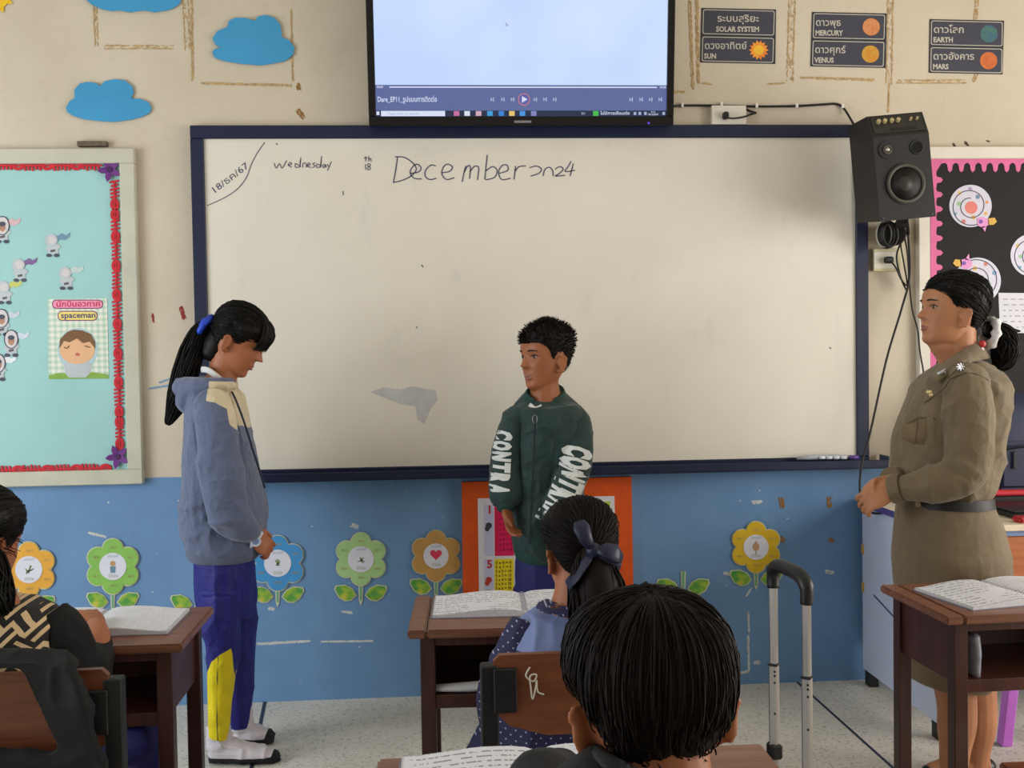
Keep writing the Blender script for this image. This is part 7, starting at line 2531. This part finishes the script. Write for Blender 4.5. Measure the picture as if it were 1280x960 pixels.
def dotted(name, base, dot, yoke, sp=0.020, r=0.115):
    t = NT(name)
    s = t.n('ShaderNodeSeparateXYZ')
    t.l(t.coord(), s.inputs[0])
    X = t.math('MULTIPLY', s.outputs['X'], 1 / sp)
    Z = t.math('MULTIPLY', s.outputs['Z'], 1 / sp)
    A, B = t.math('ADD', X, Z), t.math('SUBTRACT', X, Z)
    fa = t.math('SUBTRACT', t.math('FRACT', A), 0.5)
    fb = t.math('SUBTRACT', t.math('FRACT', B), 0.5)
    d = t.math('SQRT', t.math('ADD', t.math('MULTIPLY', fa, fa), t.math('MULTIPLY', fb, fb)))
    is_dot = t.math('LESS_THAN', d, r)
    a = t.n('ShaderNodeAttribute', attribute_name='pat')
    yk = t.math('MULTIPLY_ADD', a.outputs['Fac'], 600.0, 0.5, clamp=True)
    c = t.mix(yk, base, yoke)
    c = t.mix(t.math('MULTIPLY', is_dot, t.math('MULTIPLY_ADD', yk, -0.65, 0.75)), c, dot)
    t.base(c)
    t.p.inputs['Roughness'].default_value = 0.75
    t.bump(t.noise(140, 3), 0.15, 0.003)
    return t.m


m_dot = dotted('dotted_navy_cotton', rgb(30, 30, 72), rgb(190, 188, 214), rgb(116, 130, 176))
dr = [body_loft([(757, 694, 757, 744, 0.055), (768, 668, 766, 768, 0.085), (782, 648, 780, 788, 0.105), (800, 636, 798, 802, 0.115), (830, 628, 830, 812, 0.118), (870, 618, 870, 822, 0.120), (905, 606, 905, 836, 0.125), (945, 584, 945, 856, 0.13), (995, 582, 995, 858, 0.13)], YF, 32)]
dr.append(limbw([(fx0 - 0.06, YF + 0.05, 0.385), (fx0 - 0.07, YF + 0.18, 0.38), (fx0 - 0.07, YF + 0.29, 0.37)], [0.05, 0.05, 0.048], 18))
dr.append(limbw([(fx0 + 0.06, YF + 0.05, 0.385), (fx0 + 0.07, YF + 0.18, 0.38), (fx0 + 0.07, YF + 0.29, 0.37)], [0.05, 0.05, 0.048], 18))
me = remesh(dr, 0.005, 2)
folds(me, 0.006, (8, 8, 4), [(at(650, 790, YF - 0.1), at(640, 900, YF - 0.1), 0.012, -0.006)], 41)
P = mco(me)
yk = [at(x, y, YF - 0.11)[[0, 2]] for x, y in ((610, 815), (640, 798), (655, 775), (680, 745), (760, 745), (790, 775), (806, 800), (830, 817), (800, 822), (640, 822))]
set_attr(me, 'pat', polydist(P[:, [0, 2]], yk))
dress = put('dress', me, m_dot, fg)
me = remesh([limb([(662, 784, YF + 0.0, 0.042), (652, 802, YF - 0.01, 0.046), (638, 834, YF, 0.047), (626, 864, YF + 0.02, 0.047), (620, 892, YF + 0.05, 0.044), (625, 905, YF + 0.08, 0.038)], 18)], 0.005, 2)
folds(me, 0.005, (9, 9, 9), (), 43)
set_attr(me, 'pat', np.full(len(me.vertices), -1.0))
put('sleeve', me, m_dot, dress)
me = remesh([limb([(780, 784, YF + 0.0, 0.042), (792, 802, YF - 0.01, 0.046), (806, 834, YF, 0.047), (818, 864, YF + 0.02, 0.047), (824, 892, YF + 0.05, 0.044), (815, 905, YF + 0.08, 0.038)], 18)], 0.005, 2)
set_attr(me, 'pat', np.full(len(me.vertices), -1.0))
put('sleeve', me, m_dot, dress)
me = remesh([band([(672, 760, YF - 0.02), (684, 766, YF - 0.085), (706, 771, YF - 0.105), (730, 770, YF - 0.105), (752, 764, YF - 0.08), (762, 758, YF - 0.02)],
                  [(686, 748, YF - 0.0), (694, 752, YF - 0.050), (708, 755, YF - 0.070), (728, 754, YF - 0.070), (742, 751, YF - 0.05), (748, 747, YF)], 0.010)], 0.0035, 1)
set_attr(me, 'pat', np.full(len(me.vertices), -1.0))
put('collar', me, m_dot, dress)
for s in (-1, 1):
    part('shoe', G().loft([[(fx0 + s * 0.09 + w_ * math.cos(a), YF + 0.27 + 0.21 * t, max(0.001, h / 2 + h / 2 * math.sin(a))) for a in np.linspace(0, 2 * math.pi, 17)[:-1]] for t, w_, h in ((0, 0.012, 0.05), (0.1, 0.034, 0.07), (0.4, 0.038, 0.068), (0.7, 0.042, 0.055), (1.0, 0.016, 0.03))]), m_shoe, fg, True)

# ================================================================== boy nearest the viewer
YN = -2.74
nb = thing('person', 'short haired boy nearest the viewer, seen from behind in black', 'person', (at(812, 900, YN)[0], YN, 0))
hn = Head(812, 874, YN, 0.205, (-0.06, 0.98, -0.10), (-0.04, 0.06, 1))
nx = at(812, 900, YN)[0]
nz_ = hn.c[2]
sk_ = [hn.skin(), hn.ear(1, 38), hn.ear(-1, 38)]
sk_.append(limbw([hn.w((0, -0.05, -0.10)), hn.w((0.0, -0.12, -0.36)), hn.w((0, -0.20, -0.58)), hn.w((0, -0.24, -0.78))], [0.054, 0.052, 0.055, 0.06], 18))
zs = nz_ - 0.165
sk_.append(limbw([(nx, YN - 0.06, zs - 0.02), (nx, YN - 0.08, zs - 0.15), (nx, YN - 0.09, 0.44)], [0.085, 0.10, 0.10], 18))
for s in (-1, 1):
    sk_.append(limbw([(nx + s * 0.12, YN - 0.05, zs - 0.05), (nx + s * 0.17, YN + 0.05, 0.60), (nx + s * 0.12, YN + 0.24, 0.655), (nx + s * 0.05, YN + 0.30, 0.655)], [0.034, 0.030, 0.026, 0.022]))
    sk_ += hand((nx + s * 0.05, YN + 0.30, 0.655), (-s * 0.6, 0.8, -0.05), (0, 0.05, 1), -s, 0.13, (0.4, 0.5, 0.4), 0.3)
    sk_.append(limbw([(nx + s * 0.08, YN - 0.08, 0.39), (nx + s * 0.09, YN + 0.12, 0.38), (nx + s * 0.09, YN + 0.25, 0.365), (nx + s * 0.09, YN + 0.28, 0.22), (nx + s * 0.09, YN + 0.28, 0.06)], [0.05, 0.045, 0.042, 0.038, 0.03]))
    sk_.append(limbw([(nx + s * 0.09, YN + 0.27, 0.045), (nx + s * 0.09, YN + 0.34, 0.035), (nx + s * 0.09, YN + 0.43, 0.022)], [0.034, 0.034, 0.02]))
put('body', remesh(sk_, 0.0040, 2), m_skin_b, nb)
ncap = hn.cap([(-0.6, 0.04), (-0.42, 0.06), (-0.30, 0.14), (-0.24, 0.24), (-0.19, 0.42), (-0.15, 0.54), (-0.05, 0.56), (0.02, 0.54), (0.07, 0.46), (0.16, 0.50), (0.26, 0.60), (0.45, 0.62)],
              lambda x, d, z: 0.040 + 0.034 * smooth01(0.40, 0.68, z), 0.012, 21, (44, 44, 7))
nhair = part('hair', ncap, m_hair2, nb, True)
wh = np.array((0.05, -0.22, 0.95))


def fall(a):
    b = a - wh * (a @ wh) * 1.0 / (wh @ wh)
    b = b / (np.linalg.norm(b) + 1e-6) + np.array((0, 0, -0.75))
    return b


part('combed_strands', hn.comb(2600, fall, 0.0050, 22, 0.003, 0.10, 9, 0.02, span=(0.0, 0.6)), m_hair2, nhair, True)['kind'] = 'stuff'
m_blkc = M('black_cotton', rgb(12, 12, 14), 0.8, 0.12, 20, 0.25, 160)
jk = [G().loft([ring((748, 941), (868, 990), YN - 0.05, 0.050, 24), ring((732, 952), (885, 1004), YN - 0.06, 0.068, 24), ring((706, 975), (915, 1026), YN - 0.07, 0.088, 28 - 4), ring((660, 1020), (955, 1060), YN - 0.08, 0.105, 24), ring((655, 1130), (960, 1150), YN - 0.09, 0.11, 24), ring((660, 1400), (955, 1400), YN - 0.09, 0.11, 24)])]
for s in (-1, 1):
    jk.append(limbw([(nx + s * 0.115, YN - 0.05, zs - 0.06), (nx + s * 0.17, YN + 0.03, 0.62), (nx + s * 0.145, YN + 0.17, 0.66), (nx + s * 0.085, YN + 0.27, 0.66)] if s > 0 else
                    [(nx - 0.115, YN - 0.05, zs - 0.05), tuple(at(678, 1010, YN + 0.06)), tuple(at(690, 976, YN + 0.20)), tuple(at(702, 966, YN + 0.28))], [0.052, 0.048, 0.036, 0.028], 18))
me = remesh(jk, 0.0045, 2)
folds(me, 0.004, (10, 10, 8), (), 51)
nj = put('jacket', me, m_blkc, nb)
part('collar', band([(744, 946, YN - 0.06), (765, 962, YN - 0.125), (800, 980, YN - 0.14), (840, 992, YN - 0.125), (868, 992, YN - 0.06)],
                    [(748, 934, YN - 0.045), (770, 946, YN - 0.10), (802, 962, YN - 0.115), (838, 976, YN - 0.10), (862, 980, YN - 0.045)], 0.005), m_blkc, nj, True)
me = remesh([limbw([(nx + s * 0.08, YN - 0.08, 0.395), (nx + s * 0.09, YN + 0.12, 0.385), (nx + s * 0.09, YN + 0.25, 0.37), (nx + s * 0.09, YN + 0.29, 0.22), (nx + s * 0.09, YN + 0.29, 0.075)], [0.058, 0.054, 0.052, 0.050, 0.048]) for s in (-1, 1)] + [G().sphere((nx, YN - 0.08, 0.40), (0.14, 0.10, 0.06), 20, 12)], 0.006, 2)
put('trousers', me, MATS['navy_trousers'], nb)

# ================================================================== seated girl in the patterned vest
YL = -1.64
lg_ = thing('person', 'seated girl in a black and gold patterned vest writing at the worn desk', 'person', (at(-8, 900, YL)[0], YL, 0))
hl_ = Head(-24, 676, YL, 0.200, (0.42, 0.86, -0.26), (0.10, 0.24, 0.95))
lx0 = at(-8, 800, YL)[0]
sk_ = [hl_.skin(), hl_.ear(1), hl_.ear(-1)]
sk_.append(limb([(-22, 690, YL, 0.046), (-20, 725, YL - 0.02, 0.044), (-14, 748, YL - 0.03, 0.052), (-12, 765, YL - 0.03, 0.06)], 16))
sk_.append(body_loft([(768, -50, 768, 36, 0.06), (800, -70, 800, 56, 0.08), (860, -70, 860, 60, 0.085), (940, -70, 940, 60, 0.09), (975, -60, 975, 52, 0.08)], YL))
wr = at(120, 782, -1.40)
sk_.append(limbw([at(58, 775, YL), at(104, 850, YL + 0.04), at(122, 804, -1.47), wr], [0.036, 0.032, 0.027, 0.022]))
sk_ += hand(wr, (-0.55, 0.78, 0.22), (0.25, -0.15, 0.95), -1, 0.140, (0.35, 0.55, 0.45), 0.4, spread=0.10)
sk_.append(limbw([at(-80, 775, YL), at(-115, 838, YL + 0.05), (lx0 - 0.14, YL + 0.20, 0.66), (lx0 - 0.08, YL + 0.27, 0.66)], [0.036, 0.032, 0.027, 0.022]))
sk_ += hand((lx0 - 0.08, YL + 0.27, 0.66), (0.3, 0.9, -0.05), (0, 0.05, 1), 1, 0.13, (0.3, 0.4, 0.3), 0.3)
for s, kx in ((-1, lx0 - 0.10), (1, at(180, 905, -1.36)[0])):
    sk_.append(limbw([(lx0 + s * 0.07, YL, 0.39), ((lx0 + kx) / 2 + s * 0.03, YL + 0.15, 0.38), (kx, YL + 0.27, 0.365), (kx, YL + 0.30, 0.22), (kx, YL + 0.30, 0.06)], [0.05, 0.045, 0.040, 0.038, 0.03]))
    sk_.append(limbw([(kx, YL + 0.29, 0.045), (kx, YL + 0.36, 0.035), (kx, YL + 0.45, 0.022)], [0.034, 0.034, 0.02]))
put('body', remesh(sk_, 0.0045, 2), m_skin_a, lg_)
hl_.face_parts(lg_, m_brow, m_lip, 'open')
lcap = hl_.cap([(-0.6, 0.03), (-0.36, 0.04), (-0.26, 0.08), (-0.20, 0.24), (-0.17, 0.48), (-0.10, 0.56), (0.0, 0.54), (0.06, 0.48), (0.18, 0.62), (0.3, 0.70), (0.45, 0.72)],
               lambda x, d, z: 0.050 + 0.02 * smooth01(0.7, 1.0, z), 0.012, 61)
lhair = part('hair', lcap, m_hair, lg_, True)
part('combed_strands', hl_.comb(900, np.array((-0.1, -0.75, -0.45)), 0.006, 62), m_hair, lhair, True)['kind'] = 'stuff'
part('nape_hair', limbw([hl_.w((0.02, -0.26, -0.20)), hl_.w((0.04, -0.30, -0.40)), hl_.w((0.06, -0.30, -0.56))], [0.060, 0.052, 0.036], 16), m_hair, lhair, True)
part('ponytail', bundle([hl_.w((0.02, -0.44, -0.14)), at(-22, 700, YL - 0.12), at(-12, 728, YL - 0.13), at(-2, 752, YL - 0.135), at(6, 768, YL - 0.13)], [0.02, 0.034, 0.036, 0.032, 0.012], 140, 0.0024, 63, 0.85, 0.4, 1.1), m_hair, lhair, True)
rs = np.random.RandomState(3)
g = G()
for i in range(26):
    a = np.array((0.30, -0.10 + rs.uniform(-0.1, 0.1), -0.02 + rs.uniform(-0.15, 0.12)))
    b = a + np.array((0.10 + 0.12 * rs.rand(), rs.uniform(-0.06, 0.06), rs.uniform(-0.02, 0.06)))
    g.tube([hl_.w(p) for p in smoothpath([a, (a + b) / 2 + (0, 0, 0.02), b, b + (0.04 + 0.08 * rs.rand(), 0.02, rs.uniform(-0.07, -0.01))], 3)], 0.0007, 4)
part('flyaway_hair', g, m_hair, lhair, True)['kind'] = 'stuff'


def fretwork():
    t = NT('gold_fret_cloth')
    s = t.n('ShaderNodeSeparateXYZ')
    t.l(t.coord(), s.inputs[0])
    k = 30.0
    u = t.math('MULTIPLY', t.math('ADD', s.outputs['X'], s.outputs['Z']), k * 0.7)
    v = t.math('MULTIPLY', t.math('SUBTRACT', s.outputs['X'], s.outputs['Z']), k * 0.7)
    chk = t.math('MODULO', t.math('ADD', t.math('FLOOR', u), t.math('ADD', t.math('FLOOR', v), 200.0)), 2.0)
    chk = t.math('GREATER_THAN', chk, 0.5)
    su = t.math('LESS_THAN', t.math('FRACT', t.math('MULTIPLY', u, 2.0)), 0.45)
    sv = t.math('LESS_THAN', t.math('FRACT', t.math('MULTIPLY', v, 2.0)), 0.45)
    f = t.math('ADD', t.math('MULTIPLY', chk, su), t.math('MULTIPLY', t.math('SUBTRACT', 1.0, chk), sv))
    t.base(t.mix(f, rgb(22, 18, 18), rgb(214, 186, 142)))
    t.p.inputs['Roughness'].default_value = 0.7
    t.bump(t.noise(120, 3), 0.2, 0.003)
    return t.m


vs_ = [body_loft([(742, -42, 746, 24, 0.055), (750, -72, 752, 50, 0.085), (764, -90, 764, 68, 0.105), (785, -96, 785, 76, 0.112), (830, -98, 830, 82, 0.115), (900, -98, 900, 82, 0.12), (955, -96, 955, 80, 0.12)], YL, 30)]
me = remesh(vs_, 0.005, 2)
folds(me, 0.006, (7, 7, 5), (), 71)
vest = put('patterned_vest', me, fretwork(), lg_)
for nm, P, Rr in (('sleeve', [at(60, 772, YL + 0.01), at(80, 796, YL + 0.01), at(104, 846, YL + 0.03), at(121, 822, -1.50), at(122, 799, -1.44)], [0.046, 0.052, 0.050, 0.038, 0.029]),
                  ('sleeve', [at(-84, 772, YL + 0.01), at(-104, 790, YL + 0.01), at(-122, 828, YL + 0.04), (lx0 - 0.17, YL + 0.14, 0.64), (lx0 - 0.11, YL + 0.24, 0.66)], [0.046, 0.052, 0.050, 0.042, 0.034])):
    me = remesh([limbw(P, Rr, 18)], 0.0045, 2)
    folds(me, 0.004, (10, 10, 10), (), 73)
    put(nm, me, m_blkc, vest)
me = remesh([limbw([(lx0 + s * 0.07, YL, 0.395), ((lx0 + kx) / 2 + s * 0.03, YL + 0.15, 0.385), (kx, YL + 0.27, 0.37), (kx, YL + 0.31, 0.22), (kx, YL + 0.31, 0.075)], [0.058, 0.056, 0.056, 0.056, 0.054]) for s, kx in ((-1, lx0 - 0.10), (1, at(180, 905, -1.36)[0]))] + [G().sphere((lx0, YL - 0.01, 0.40), (0.15, 0.12, 0.06), 20, 12)], 0.006, 2)
folds(me, 0.005, (9, 9, 5), (), 77)
put('trousers', me, M('royal_trousers', rgb(34, 34, 112), 0.65, 0.1, 16, 0.15, 200), lg_)

# black jacket hung over the back of her chair
yj = -1.835
pl = [(-60, 822), (46, 820), (88, 830), (104, 850), (118, 900), (138, 950), (142, 985), (100, 1000), (20, 1000), (-60, 990), (-60, 944), (76, 934), (30, 836), (-60, 838)]
gj = G().prism([at(x, y, yj) for x, y in pl], (0, -0.028, 0))
gt_ = limb([(-70, 826, yj + 0.012, 0.020), (20, 823, yj + 0.012, 0.022), (60, 826, yj + 0.012, 0.022), (92, 836, yj + 0.008, 0.018)], 12)
me = remesh([gj, gt_], 0.005, 3)
folds(me, 0.008, (9, 9, 6), (), 81)
cj = mco(me).mean(0)
jo = thing('black_jacket', 'black jacket draped over the back of the left chair', 'jacket', tuple(cj.tolist()))
put('cloth', me, m_blkc, jo)
